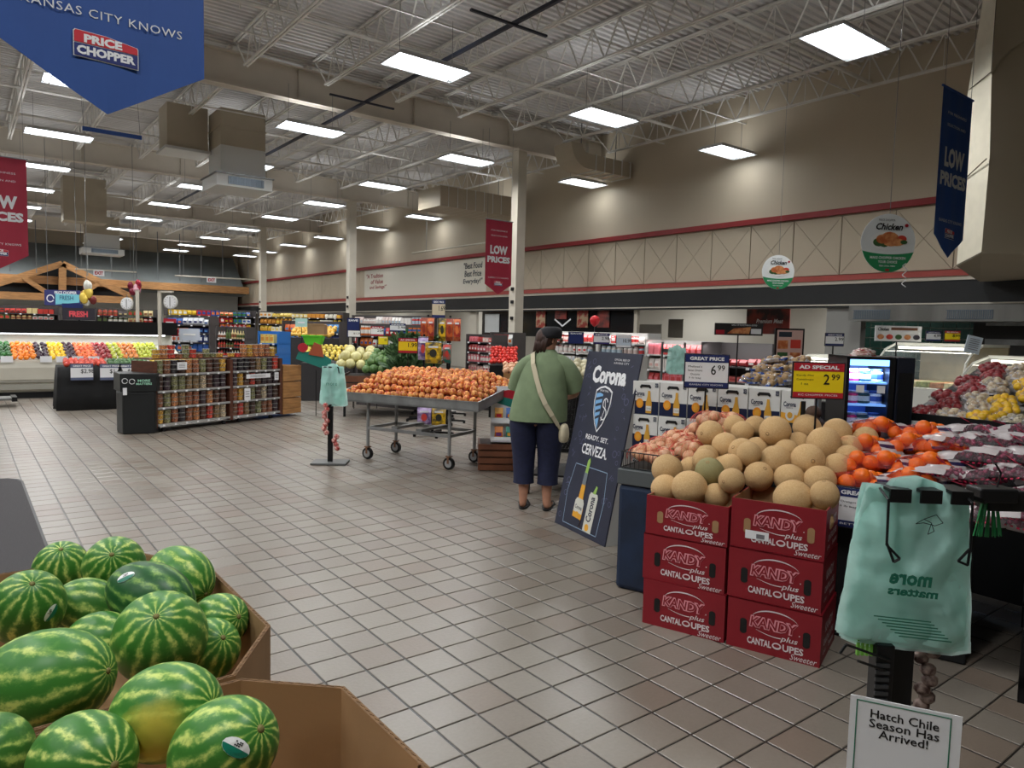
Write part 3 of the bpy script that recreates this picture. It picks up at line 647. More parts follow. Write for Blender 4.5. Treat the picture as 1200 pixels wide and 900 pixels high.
b = MB(); b.lathe([(max(.0005, math.sin(PI * k / 14)) ** .96, -math.cos(PI * k / 14) * 1.04) for k in range(15)], 20); b.obj('rind', cm, CT, smooth=True)
MB().lathe([(.10, 1.0), (.13, 1.035), (.06, 1.03), (.02, 1.0)], 10).obj('stem_scar', mat('canta_scar', (158, 118, 74), .8), CT, smooth=True)
used_ct = []
def place_ct(px, py, dpx, p, label=None):
    r = max(.068, min(.098, dpx / 2 * (p - CAM).dot(CF) / FPX)); 
    for _ in range(6):
        for q, rq in used_ct:
            dd = p - q
            if dd.length < (r + rq) * .93 and dd.length > 1e-4: p = p + dd.normalized() * ((r + rq) * .93 - dd.length) * .6
    used_ct.append((p, r)); e = (random.uniform(0, 6), random.uniform(0, 6), random.uniform(0, 6)); lab = label or 'tan netted cantaloupe in the loose pile behind the red cartons'
    if len(used_ct) == 1: CT.location = p; CT.rotation_euler = e; CT.scale = (r,) * 3; CT['label'] = lab; return CT
    return dup(CT, p, e, lab, scale=r)
def ray_ab(px, py, z0, b0, sl, up=0.0):
    d = at(px, py, 1) - CAM; # z = z0+sl*(b-b0)+up ; b = (P-O).d2
    k = (z0 + up + sl * ((CAM - O).dot(d2) - b0) - CAM.z) / (d.z - sl * d.dot(d2)); return CAM + d * k
def ray_b(px, py, b_):
    d = at(px, py, 1) - CAM; return CAM + d * ((b_ + (O - CAM).dot(d2)) / d.dot(d2))
c1 = [(290, 272, 215, .07), (515, 250, 190, .02), (725, 285, 200, 0), (630, 360, 230, .03), (450, 320, 150, 0), (365, 410, 150, 0), (290, 480, 215, .02), (520, 475, 235, .03), (175, 590, 205, 0), (390, 605, 205, 0), (605, 620, 215, 0), (700, 510, 160, 0), (60, 415, 190, .03), (150, 390, 185, .0), (150, 240, 150, 0), (60, 280, 130, .02), (55, 235, 140, 0), (80, 530, 120, -.03), (0, 530, 120, -.03), (735, 440, 110, 0), (800, 385, 110, -.02), (850, 345, 100, -.02), (200, 530, 120, -.04), (560, 560, 150, -.05), (430, 420, 130, -.03)]
c2_ = [(735, 225, 180, .05), (830, 295, 185, .03), (430, 480, 215, .03), (715, 385, 120, 0), (745, 335, 110, -.03), (640, 440, 160, -.02), (875, 470, 150, .0), (600, 470, 120, -.03), (970, 490, 110, -.03)]
for x, y, dd, up in c1: px, py = 860 + x / 6, 460 + y / 6; place_ct(px, py, dd / 6, ray_ab(px, py, .85, .45, .42, up))
for x, y, dd, up in c2_: px, py = 710 + x / 6, 470 + y / 6; place_ct(px, py, dd / 6, ray_ab(px, py, .85, .45, .42, up))
used_ct.append((Vector((9, 9, 9)), .1))
ORD = ['leftmost', 'second', 'third', 'fourth', 'fifth', 'sixth', 'seventh', 'eighth', 'ninth', 'tenth']
cl_ = sorted([o for o in COL.objects if o.name.startswith('cantaloupe') and o.type == 'EMPTY' and not o.name.startswith('cantaloupe_')], key=lambda o: -(o.location - CAM).dot(CU) / (o.location - CAM).dot(CF))
for r_ in range(0, len(cl_), 7):
    rw = sorted(cl_[r_:r_ + 7], key=lambda o: (o.location - CAM).dot(CR) / (o.location - CAM).dot(CF))
    for i_, o in enumerate(rw): o['label'] = 'tan netted cantaloupe, %s from the left in the %s row of the loose pile' % (ORD[i_] if i_ else 'first', ('topmost', 'second', 'third', 'fourth', 'lowest')[min(4, r_ // 7)])
o = place_ct(710 + 730 / 6, 470 + 500 / 6, 34, ray_ab(710 + 730 / 6, 470 + 500 / 6, .86, .35, .3), 'greener grey cantaloupe at the back of the left carton')
o.children[0]; 
for ch, s_ in list(KIDS[CT.name]): pass
for ch in [c for c in COL.objects if c.parent == o and c.name.startswith('rind')]: ch.data = ch.data.copy(); ch.data.materials[0] = cmg
for x, y, dd, nm in ((415, 612, 190, 'front left of'), (622, 582, 240, 'largest, front right of'), (885, 560, 170, 'right side of'), (770, 612, 90, 'low in')):
    px, py = 710 + x / 6, 470 + y / 6; place_ct(px, py, dd / 6, ray_b(px, py, .16), 'cantaloupe %s the open left red carton' % nm)
for x, y, dd, nm in ((415, 745, 260, 'largest, left'), (600, 725, 200, 'middle'), (590, 790, 90, 'small, right')):
    px, py = 860 + x / 6, 460 + y / 6; place_ct(px, py, dd / 6, ray_b(px, py, .17), 'cantaloupe in the open right red carton, %s one' % nm)
# the table
tb_ = thing('display_table', 'long black draped produce table carrying cantaloupes, oranges and grapes', 'table', O, DY)
MB().box(-.02, 1.5, .46, 1.28, .0, .70).obj('skirt', blackf, tb_, bev=.01)
for x_ in (1.75, 3.3):
    for y_q in (.5, 1.22): MB().box(x_, x_ + .04, y_q, y_q + .04, 0, .7).obj('leg', blackm, tb_)
MB().box(1.75, 3.34, .5, 1.26, .16, .19).obj('lower_shelf', blackm, tb_)
MB().box(-.0, 3.4, .44, 1.3, .70, .73).obj('tabletop', blackm, tb_)
b = MB(); b.add([(.0, .5, .73), (3.4, .5, .73), (3.4, 1.28, 1.03), (0, 1.28, 1.03), (0, 1.28, .73), (3.4, 1.28, .73)], [(0, 1, 2, 3), (3, 2, 5, 4), (0, 3, 4), (1, 5, 2)]); b.obj('sloping_rack', blackf, tb_)
b = MB()
for z in (.75, .79): b.tube((0, .44, z), (3.4, .44, z), .003, 5)
for k in range(86): b.tube((.0 + k * .04, .44, .72), (.0 + k * .04, .44, .79), .0018, 4)
b.obj('wire_rail', blackm, tb_)
nb = mat('navy_cloth', (22, 42, 70), .7, var=.35, scale=5, bump=.2, bscale=6)
t = thing('end_stand', 'dark navy cloth-wrapped stand with grey rim holding the onion basket', 'stand', O, DY)
MB().box(-.36, -.03, .40, 1.1, .0, .66).obj('navy_skirt', nb, t, bev=.03); MB().box(-.365, -.025, .395, 1.1, .66, .755).obj('grey_rim', mat('grey_rim', (84, 90, 92), .5), t, bev=.006)
t = thing('wire_basket', 'black wire basket holding bagged onions on the navy stand', 'basket', O, DY)
b = MB(); bx0, bx1, by0, by1, bz0, bz1 = -.35, -.03, .42, 1.2, .762, .86
for z, r_ in ((bz0, .003), (bz1, .004)): b.path([(bx0, by1, z + .0), (bx0, by0, z), (bx1, by0, z), (bx1, by1, z), (bx0, by1, z)], r_, 5)
for k in range(12): x = bx0 + (bx1 - bx0) * k / 11; b.tube((x, by0, bz0), (x, by0, bz1), .002, 4)
for k in range(26): yy = by0 + (by1 - by0) * k / 25; b.tube((bx0, yy, bz0), (bx0, yy, bz1), .002, 4)
b.obj('wire_frame', blackm, t); MB().box(bx0, bx1, by0, by1, .757, .761).obj('basket_floor', blackm, t)
# onions in net bags
onm = mat('onion_skin', (212, 148, 108), .4, c2=(226, 186, 150), scale=9, rand=.2, lo=.3, hi=.7); netm = mat('red_net', (206, 84, 66), .6)
ong = MB(); ong.lathe([(.004, -1.0), (.45, -.86), (.82, -.5), (1, 0), (.9, .45), (.5, .8), (.15, .95), (.05, 1.12)], 10); onme = ong.mesh('onion', onm, True)
def net_bag(r, label, first=None):
    t = thing('onion_bag', label, 'onion bag', (0, 0, 0), 0, 'net bags of onions in the wire basket'); pts = []
    for q in range(9):
        a = q * 2.4; rr = .075 * math.sqrt((q + .5) / 9); pts.append(Vector((math.cos(a) * rr * 1.25, math.sin(a) * rr, random.uniform(0, .02) + (.035 if q < 4 else 0))))
    for p_ in pts:
        o = bpy.data.objects.new('onion', onme); COL.objects.link(o); o.parent = t; o.location = p_; o.scale = (.038,) * 3; o.rotation_euler = (random.uniform(-1, 1), random.uniform(-1, 1), 0)
    b = MB()
    for k in range(14):
        a = 2 * PI * k / 14; P_ = []
        for s in range(7):
            u = s / 6 * PI * .5; ka = a + .35 * s / 6; R_ = .118 * math.cos(u * .95) ; P_.append((R_ * 1.15 * math.cos(ka), R_ * math.sin(ka), -.01 + .095 * math.sin(u)))
        b.path(P_, .0011, 3); P2 = [(x * math.cos(-.7 * i / 6) - y * math.sin(-.7 * i / 6), x * math.sin(-.7 * i / 6) + y * math.cos(-.7 * i / 6), z) for i, (x, y, z) in enumerate(P_)]; b.path(P2, .0011, 3)
    b.obj('net', netm, t); return t
OB = net_bag(1, 'net bag of yellow onions at the left front of the wire basket')
op = [(-.24, .55, .82), (-.12, .56, .80), (-.22, .78, .84), (-.08, .80, .87), (.0, .62, .86), (-.2, 1.0, .86), (-.05, 1.02, .93), (.1, .85, .93), (.02, .98, 1.01), (.1, 1.1, 1.0)]
on_ = ['front left in the basket', 'front right in the basket', 'second row left', 'second row middle', 'beside the cantaloupes', 'third row left', 'third row middle', 'against the cantaloupes, upper', 'topmost of the heap', 'at the rear of the heap']
for k, (a, bb, z) in enumerate(op):
    p = D(a, bb, z); lab = 'net bag of yellow onions, %s' % on_[k]
    if k == 0: OB.location = p; OB['label'] = lab
    else: dup(OB, p, (random.uniform(-.2, .2), random.uniform(-.2, .2), random.uniform(0, 6)), lab)
flat('green_tag', rect(-.03, .03, -.012, .012), [o for o in COL.objects if o.get('label', '').endswith('beside the cantaloupes')][0], mat('tag_green', (30, 150, 90)), y=-.1)
# oranges in bags
orm = mat('orange_peel', (238, 112, 18), .42, rand=.14, bump=.12, bscale=220); filmw = mat('clear_film', (236, 232, 232), .12, alpha=.22, spec=.9); filmn = mat('navy_film', (28, 40, 84), .2, alpha=.85, spec=.8); filmr = mat('orange_net', (226, 60, 40), .4, alpha=.16); filmp = mat('white_film', (220, 214, 214), .2, alpha=.7, spec=.9)
ogm = MB().ball((0, 0, 0), 1, 14, 10).mesh('orange', orm, True)
def crumple(rx, ry, h, seed, mts, name, parent, band=None, n=22, k=9, amp=.16, z0=-.02):
    b = MB(); vs = []
    for j in range(k + 1):
        u = j / k * PI * .5
        for i in range(n):
            a = 2 * PI * i / n; R_ = math.cos(u) if j < k else .02; f = 1 + amp * (noise.noise(Vector((math.cos(a) * 2.2 + seed, math.sin(a) * 2.2, u * 3))) + .5 * noise.noise(Vector((math.cos(a) * 6 + seed, math.sin(a) * 6, u * 7))))
            vs.append((rx * R_ * math.cos(a) * f, ry * R_ * math.sin(a) * f, z0 + h * math.sin(u) * f))
    n0 = len(b.v)
    for j in range(k):
        b.m = (band(j, k) if band else 0)
        b.add([], [])
        for i in range(n): b.f.append((j * n + i, j * n + (i + 1) % n, (j + 1) * n + (i + 1) % n, (j + 1) * n + i)); b.mi.append(b.m if not callable(b.m) else b.m(i))
    b.v = [tuple(v) for v in vs]; return b.obj(name, mts, parent, smooth=True)
def orange_bag(seed):
    t = thing('orange_bag', 'x', 'orange bag', (0, 0, 0), 0, 'bags of oranges heaped on the display')
    for q in range(10):
        a = q * 2.4; rr = .105 * math.sqrt((q + .4) / 10); o = bpy.data.objects.new('orange', ogm); COL.objects.link(o); o.parent = t
        o.location = (math.cos(a) * rr * 1.3, math.sin(a) * rr, (.045 if q < 4 else 0)); o.scale = (.042,) * 3
    crumple(.19, .145, .095, seed, [filmr, filmp, filmn, filmw], 'film', t, band=lambda j, k: (lambda i: (2 if j % 3 == 0 else 1) if (i in (0, 1, 2, 21, 20, 19) or i in (9, 10, 11, 12)) else 0), amp=.2)
    return t
OG = orange_bag(3.3)
og = [(1012, 563, 'front left, above the price sign'), (1062, 561, 'front right, behind the teal bags'), (1036, 541, 'second row, middle'), (1088, 543, 'second row, right with bare oranges'), (1000, 541, 'second row, left'), (1015, 521, 'third row, left'), (1065, 520, 'third row, middle'), (1100, 520, 'third row, right'), (1030, 500, 'rearmost, left'), (1085, 506, 'rearmost, right')]
for k, (px, py, nm) in enumerate(og):
    p = ray_ab(px, py + 6, .80, .5, .40, .02); lab = 'film bag of oranges, %s' % nm; e = (-.25, random.uniform(-.15, .15), DY + random.uniform(-.5, .5))
    if k == 0: OG.location = p; OG.rotation_euler = e; OG['label'] = lab
    else: dup(OG, p, e, lab)
# grapes in bags
grm = mat('grape_skin', (92, 12, 46), .3, rand=.1, c2=(150, 36, 78), scale=20); gfilm = mat('grape_film', (232, 222, 228), .12, alpha=.07, spec=.9); gp = mat('grape_print', (190, 30, 70), .4)
def grape_bag(seed):
    t = thing('grape_bag', 'x', 'grape bag', (0, 0, 0), 0, 'printed bags of red grapes on the display'); b = MB(); rnd = random.Random(seed)
    for q in range(70):
        a = rnd.uniform(0, 2 * PI); rr = math.sqrt(rnd.random()); x, yv = math.cos(a) * rr * .15, math.sin(a) * rr * .085; b.ball((x, yv, .035 * (1 - rr * rr) + rnd.uniform(-.012, .012)), .0115, 6, 5)
    tag(b.obj('grape_cluster', grm, t, smooth=True), kind='stuff')
    crumple(.20, .125, .066, seed, [gfilm, filmp], 'film', t, band=lambda j, k: (lambda i: 1 if (i % 11 in (0, 1, 2, 3)) else 0), amp=.2)
    for x, r in ((-.08, .4), (.07, .2)):
        o = MB().prismz([(.034 * math.cos(i * PI / 8), .018 * math.sin(i * PI / 8)) for i in range(16)], 0, .001).obj('printed_oval', gp, t); o.location = (x, -.03, .076 - abs(x) * .12); o.rotation_euler = (.25, r, .4)
    b = MB()
    for i in range(12): b.box(-.15 + i * .025, -.138 + i * .025, -.075 + (i % 2) * .008, -.055 + (i % 2) * .006, .045, .046)
    o = b.obj('printed_band', gp, t); o.rotation_euler = (.5, 0, 0); o.location = (0, .012, -.03); return t
G1, G2 = grape_bag(5), grape_bag(8)
kk = 0
rows = [(598, (1120, 1160, 1200)), (575, (1105, 1150, 1195)), (552, (1118, 1160, 1205)), (532, (1140, 1185, 1225)), (515, (1128, 1170, 1212)), (500, (1148, 1192))]
rn = ['front row', 'second row', 'third row', 'fourth row', 'fifth row', 'rearmost row']; cn = ['left', 'middle', 'right']
for r_, (py, xs) in enumerate(rows):
    for c_, px in enumerate(xs):
        p = ray_ab(px, py + 8, .82, .45, .40, .02); G = G1 if kk % 2 == 0 else G2; lab = 'clear printed bag of red grapes, %s of the %s' % (cn[c_], rn[r_]); e = (-.3, random.uniform(-.25, .25), DY + random.uniform(-.5, .5))
        if kk < 2: G.location = p; G.rotation_euler = e; G['label'] = lab
        else: dup(G, p, e, lab)
        kk += 1
# wire mesh panel and lower shelf at the right end
t = thing('mesh_guard', 'dark wire mesh guard standing under the grapes', 'mesh guard', O, DY); b = MB()
for k in range(40): b.tube((1.75 + k * .04, .2, .12), (1.75 + k * .04, .2, .62), .0016, 4)
for k in range(13): b.tube((1.75, .2, .12 + k * .04), (3.35, .2, .12 + k * .04), .0016, 4)
b.obj('mesh', blackm, t); b = MB(); b.box(1.7, 3.4, .18, .22, .62, .70); b.box(1.7, 3.4, .18, .22, .06, .12)
for x in (1.72, 3.3): b.box(x - .02, x + .02, .18, .22, 0, .7)
b.obj('frame', blackm, t)
# ---------------------------------------------------------------- price signs
blk2 = mat('sign_frame', (34, 28, 44), .4)
def price_sign(p, yaw, wd, ht, head, hc, body, lines, price, cents, label, post=0.0, foot='', group=None, postback=.0):
    t = thing('price_sign', label, 'sign', p, yaw, group)
    MB().box(-wd / 2 - .008, wd / 2 + .008, .0, .012, -ht / 2 - .008, ht / 2 + .008).obj('frame', blk2, t, bev=.003)
    flat('body_card', rect(-wd / 2, wd / 2, -ht / 2, ht / 2), t, body, y=-.0005); hb_ = flat('header_band', rect(-wd / 2, wd / 2, ht * .27, ht / 2), t, hc, y=-.002); flat('footer_band', rect(-wd / 2, wd / 2, -ht / 2, -ht * .34), t, hc, y=-.002)
    text(head, hb_, 0, ht * .385, wd * .8, ht * .11, white, bold=.04, y=-.0038)
    if foot: text(foot, t, 0, -ht * .42, wd * .78, ht * .05, white, y=-.0038)
    for i, s in enumerate(lines): text(s, t, -wd * .27, ht * .14 - i * ht * .12, min(wd * .34, len(s) * wd * .036), ht * .065, black, y=-.003)
    if price: text(price, t, wd * (.16 if cents else .25), ht * .04, wd * .12 * len(price), ht * .3, black, y=-.003, bold=.01)
    if cents: text(cents, t, wd * .34, ht * .11, wd * .17, ht * .17, black, y=-.003, bold=.01)
    if post: MB().tube((0, .016, -ht / 2), (0, .016, -ht / 2 - post), .006, 8).obj('post', blackm, t); MB().box(-.06, .06, -.03, .06, -ht / 2 - post, -ht / 2 - post + .01).obj('post_base', blackm, t)
    return t
price_sign(at(828, 435, 4.75), CYAW - .18, .275, .215, 'GREAT PRICE', navy, white, ['Melissa\'s', 'Sweet Onions', 'Onions', '3 lb bag'], '6', '99', 'blue and white GREAT PRICE 6.99 sign above the onions', post=.28, foot='KANSAS CITY KNOWS')
price_sign(at(959, 446, 4.15), CYAW - .1, .28, .20, 'AD SPECIAL', redp, yel, ['Kandy Plus', 'Cantaloupe', '1 ea'], '2', '99', 'yellow and red AD SPECIAL 2.99 sign above the cantaloupes', post=.42, foot='KC CHOPPER PRICES')
price_sign(D(1.02, .40, .715), DY, .29, .205, 'GREAT PRICE', navy, white, ['Oranges', '4 lb bag'], '7', '99', 'blue and white GREAT PRICE sign for oranges on the front of the table', foot='BETTER FRESH')
# black round post beside yellow sign
tag(MB().box(-.01, .01, -.01, .01, 0, 1.1).obj('sign_post', blackm, None, loc=at(940, 500, 4.4) * 1), 'thin dark post rising behind the cantaloupes', 'post')
[o for o in COL.objects if o.name.startswith('sign_post')][0].location.z = .1
# ---------------------------------------------------------------- beer cartons
bw = mat('carton_gloss_white', (222, 222, 218), .35, var=.04); bn = mat('carton_navy', (24, 34, 66), .35); bo = mat('print_orange', (232, 150, 40), .4); bb_ = mat('print_amber', (214, 160, 60), .4); gl = mat('carton_light', (236, 170, 60), .4)
def beer(low):
    t = thing('beer_carton', 'x', 'beer carton', (0, 0, 0), DY, 'twelve-bottle beer cartons stacked behind the onions'); t.scale = (.79, 1.25, 1); W, Dp, H = .262, .20, .246
    MB().box(0, W, 0, Dp, 0, H).obj('body', bw, t, bev=.003); flat('colour_band', rect(.002, W - .002, .002, .1) if low is bn else [(.002, .002), (W - .002, .002), (W - .002, .1), (.13, .085), (.002, .1)], t, low)
    flat('handle_slot', [(.07, .205), (.085, .222), (.17, .222), (.185, .205), (.175, .192), (.16, .203), (.095, .203), (.08, .192)], t, black, y=-.0022)
    flat('printed_sun', ell(.075, .082, .036, .036), t, bo if low is bn else bw, y=-.0025); flat('printed_ring', ell(.075, .082, .022, .022, 8), t, gl if low is bn else bb_, y=-.0035)
    bt = [(-.028, 0), (.028, 0), (.030, .075), (.014, .125), (.011, .165), (-.011, .165), (-.014, .125), (-.030, .075)]
    flat('printed_bottle', [(.165 + x, .012 + z) for x, z in bt], t, bb_, y=-.0025); bl_ = flat('bottle_label', rect(.139, .191, .03, .065), t, bw, y=-.0035); text('Corona', bl_, .165, .048, .046, .014, bn, y=-.0045, bold=.02)
    text('Corona', t, .07, .155, .1, .034, bn, bold=.03, y=-.002); text('Extra', t, .07, .132, .05, .01, bn, y=-.002); flat('count_badge', rect(.222, .25, .205, .235), t, bn, y=-.002); text('12', t, .236, .22, .02, .016, bw, y=-.0035)
    return t
BA = beer(bn); BL = beer(gl); first = [1, 1]
rwn = ['bottom', 'second', 'third', 'fourth', 'top']; cln = ['leftmost', 'second from the left', 'third from the left', 'fourth from the left', 'fifth from the left', 'rightmost, with the orange band']
for c_ in range(6):
    for k in range(5):
        a = -.69 + c_ * .213; p = D(a, 1.33 + (-.01 if k % 2 else 0), k * .248); src = BL if c_ == 5 else BA; j = int(c_ == 5); lab = 'white and navy beer carton, %s row, %s' % (rwn[k], cln[c_]) if c_ < 5 else 'white and orange beer carton, %s row, rightmost' % rwn[k]
        if first[j]: src.location = p; src['label'] = lab; first[j] = 0
        else: dup(src, p, label=lab)
# ---------------------------------------------------------------- A-frame standee
bd = mat('board_navy', (38, 42, 62), .5, var=.15, scale=6); bgp = mat('board_pattern', (84, 88, 118), .5); lb = mat('light_blue', (122, 176, 222), .5); gold = mat('beer_gold', (226, 164, 44), .4); lime = mat('lime', (150, 190, 90), .5); glass = mat('pale_glass', (206, 206, 196), .4)
tilt = math.atan2(.28, 1.43); bl = on_z(650, 612); yawA = math.atan2(-.981, -.193)
t = thing('advertising_standee', 'tall leaning dark navy beer standee with a bottle picture, on the tiles', 'sign', (bl.x, bl.y, .001), yawA, rx=-tilt)
W, H = .742, 1.46
MB().box(0, W, 0, .012, 0, H).obj('board', bd, t)
for x in (0.0, W - .012):
    o = MB(); c_, s_ = math.cos(tilt), math.sin(tilt); pts = [(.012, .0), (.012, H - .004), (.055, H - .012), (H * s_ * c_ * 0 + math.sin(tilt) * 0 + .02 + .27, .06)]
    o.add([(x, yv, z) for yv, z in pts] + [(x + .012, yv, z) for yv, z in pts], [(0, 1, 2, 3), (7, 6, 5, 4), (0, 4, 5, 1), (1, 5, 6, 2), (2, 6, 7, 3), (3, 7, 4, 0)]).obj('side_panel', mat('standee_grey', (176, 176, 172), .6), t)
rnd = random.Random(4); b = MB()
for k in range(95):
    x, z = rnd.uniform(.04, W - .04), rnd.uniform(.04, H - .04)
    if abs(x - W / 2) < .22 and z > .72: 
        if rnd.random() < .8: continue
    if .12 < x < .62 and z < .68: continue
    r = rnd.uniform(.015, .03); kd = rnd.random()
    if kd < .5:
        for i in range(10): a0, a1 = i * PI / 5, (i + 1) * PI / 5; b.face([(x + r * math.cos(a0), -.0012, z + r * math.sin(a0)), (x + r * math.cos(a1), -.0012, z + r * math.sin(a1)), (x + .8 * r * math.cos(a1), -.0012, z + .8 * r * math.sin(a1)), (x + .8 * r * math.cos(a0), -.0012, z + .8 * r * math.sin(a0))])
    else:
        for i in range(2): a0 = kd * 9 + i * 1.2; b.face([(x - r * math.cos(a0), -.0012, z - r * math.sin(a0)), (x + r * math.cos(a0), -.0012, z + r * math.sin(a0)), (x + r * math.cos(a0) - .004, -.0012, z + r * math.sin(a0) + .004), (x - r * math.cos(a0) - .004, -.0012, z - r * math.sin(a0) + .004)])
tag(b.obj('printed_pattern', bgp, t), kind='stuff')
text('Corona', t, W * .5, 1.275, .47, .145, white, bold=.05); text('OFFICIAL BEER OF', t, W * .68, 1.405, .2, .016, white); text('KANSAS CITY', t, W * .68, 1.378, .2, .016, white)
# crest
cx, cz = W * .47, 1.0
sh = [(-.105, .14), (-.06, .165), (0, .178), (.06, .165), (.105, .14), (.108, .05), (.09, -.03), (.05, -.115), (0, -.175), (-.05, -.115), (-.09, -.03), (-.108, .05)]
flat('crest', [(cx + x * 1.08, cz + z * 1.07) for x, z in sh], t, white, y=-.0015); flat('crest', [(cx + x * .98, cz + z * .98) for x, z in sh], t, bd, y=-.003)
flat('crest_half', [(cx + x, cz + z) for x, z in [(-.095, .12), (-.05, .13), (-.004, .12), (-.004, -.155), (-.045, -.105), (-.08, -.03), (-.096, .05)]], t, lb, y=-.0045)
for k in range(4): z = cz + .075 - k * .05; w0 = .09 - .012 * k; flat('crest_stripe', [(cx - w0, z - .012), (cx - .004, z + .008), (cx - .004, z + .03), (cx - w0, z + .01)], t, bd, y=-.006)
text('SPORTING', t, cx, cz + .148, .12, .016, white, y=-.0045)
stroke('crest_monogram', [(cx + .05 + .03 * math.cos(a), cz + .05 + .04 * math.sin(a)) for a in [PI * (.1 + .14 * i) for i in range(9)]] + [(cx + .05 + .035 * math.cos(a), cz - .035 + .045 * math.sin(a)) for a in [PI * (.45 - .14 * i) for i in range(10)]], .010, t, white, y=-.0055)
stroke('crest_monogram', [(cx + .035, cz + .09), (cx + .06, cz + .02), (cx + .03, cz - .09)], .007, t, white, y=-.0055)
text('READY. SET.', t, W * .5, .765, .32, .04, white, bold=.02); text('CERVEZA.', t, W * .5, .665, .36, .085, white, bold=.02)
fr_ = [(.12, .04), (.62, .04), (.64, .50), (.60, .56), (.16, .50), (.13, .45)]
stroke('picture_frame', [(.12, .04), (.61, .04), (.63, .30), (.60, .53), (.15, .53), (.10, .30)], .006, t, mat('frame_blue', (140, 166, 190)), closed=True)
def bpart(n, pts, m, y): flat(n, [(x, z) for x, z in pts], t, m, y=y)
rot = lambda pts, ox, oz, a: [(ox + x * math.cos(a) - z * .88 * math.sin(a), oz - .01 + x * math.sin(a) + z * .88 * math.cos(a)) for x, z in pts]
bt = [(-.062, 0), (.062, 0), (.066, .16), (.058, .20), (.032, .26), (.026, .40), (-.026, .40), (-.032, .26), (-.058, .20), (-.066, .16)]
bpart('printed_bottle', rot(bt, .30, .06, -.06), gold, -.002); bpart('printed_neck', rot([(-.026, .38), (.026, .38), (.024, .5), (-.024, .5)], .30, .06, -.06), mat('clear_print', (110, 120, 128)), -.003)
bpart('printed_lime', rot([(-.018, .49), (.02, .49), (.024, .60), (.008, .63), (-.014, .60)], .30, .06, -.06), lime, -.0035); bpart('printed_label', rot([(-.063, .12), (.063, .12), (.063, .22), (.045, .25), (-.045, .25), (-.063, .22)], .30, .06, -.06), glass, -.0035)
bpart('printed_foot', rot([(-.062, .0), (.062, .0), (.064, .07), (-.064, .07)], .30, .06, -.06), bd, -.0035); text('Corona', t, .31, .20, .1, .032, bd, y=-.005, bold=.02, rot=-.06); bpart('printed_seal', rot(ell(0, .1, .03, .03, 12), .30, .06, -.06), gold, -.005)
bpart('printed_can', rot([(-.058, .0), (.058, .0), (.06, .32), (.045, .35), (-.045, .35), (-.06, .32)], .475, .05, -.04), glass, -.0025); text('Corona', t, .475, .22, .2, .07, bd, y=-.004, bold=.03, rot=PI / 2 - .04); bpart('printed_seal', ell(.47, .075, .028, .028, 12), gold, -.004); bpart('printed_lime', rot([(-.02, .345), (.02, .345), (.03, .41), (.01, .42)], .475, .05, -.04), lime, -.003)
# ================================================================ BAG STANDS
teal = mat('teal_film', (204, 246, 238), .22, alpha=.93, var=.10, scale=9, bump=1.0, bscale=13, spec=.8); tealw = mat('pale_film', (206, 234, 228), .2, alpha=.75, bump=.4, bscale=30, spec=.9); tgr = mat('bag_print', (30, 120, 96), .5)
def bag_bundle(parent, W, H, n=4, prints=True, seed=0):
    for s in range(n):
        b = MB(); NX, NZ = 22, 30; y0 = .006 + s * .009; vs = []
        for j in range(NZ + 1):
            v = j / NZ
            for i in range(NX + 1):
                u = i / NX * 2 - 1; wd = W / 2 * (.80 + .20 * min(1, v * 1.25) ** .8) * (1 + .01 * s)
                z = -v * H + (.035 * (1 - abs(u)) if j == 0 else 0) * (1 if abs(u) < .5 else 0)
                z += -.018 * s * v * .6 + (.03 * max(0, abs(u) - .75) * 4 * v * .5 if v > .93 else 0)
                x = u * wd + .012 * s * v; f = noise.noise(Vector((u * 2.3 + seed, v * 4, s * 3))) * .030 + noise.noise(Vector((u * 7, v * 12 + seed, s * 5))) * .007 + abs(noise.noise(Vector((u * 4 + v * 6, v * 3 - u * 5, s)))) * .008
                vs.append((x, y0 - (.03 * math.sin(PI * v) * (1 - u * u) if s == 0 else 0) + f * (1 if s < 2 else .4), z))
        b.v = vs
        for j in range(NZ):
            for i in range(NX): b.f.append((j * (NX + 1) + i, j * (NX + 1) + i + 1, (j + 1) * (NX + 1) + i + 1, (j + 1) * (NX + 1) + i)); b.mi.append(0)
        o = b.obj('bag_sheet', teal if s % 2 == 0 else tealw, parent, smooth=True)
    if prints:
        text('more', parent, -.02, -.235, W * .32, .030, tgr, y=-.055, bold=.04).scale = (-1, 1, 1)
        text('matters', parent, -.01, -.268, W * .38, .022, tgr, y=-.055, bold=.04).scale = (-1, 1, 1)
        for k in range(7): flat('printed_line', rect(-.1 + .012 * k, .05 + .01 * k, -.345 - .008 * k, -.342 - .008 * k), parent, tgr, y=-.05)
        stroke('printed_mushroom', [(-.0, -.07), (.03, -.055), (.05, -.075), (.03, -.085), (.0, -.08), (-.02, -.085), (-.0, -.07), (.02, -.078), (.03, -.1), (.015, -.11), (.02, -.08)], .002, parent, mat('dark_print', (20, 50, 50)), y=-.04)
p = at(1082, 574, 1.95)
t = thing('bag_stand', 'black floor stand nearest the camera holding a fan of teal produce bags', 'bag stand', (p.x, p.y, 0), CYAW - .06)
zt = p.z
MB().box(-.035, .035, .055, .075, .02, zt + .01).obj('post', blackm, t, bev=.002); MB().box(-.2, .2, -.18, .25, 0, .02).obj('base_plate', blackm, t)
b = MB()
for x in (-.075, .005, .085):
    b.box(x - .028, x + .028, -.03, .06, zt - .002, zt + .006); b.box(x - .028, x + .028, -.036, -.03, zt - .03, zt + .006)
b.box(-.10, .11, .02, .03, zt - .012, zt + .0); b.obj('clip_bar', blackm, t)
b = MB()
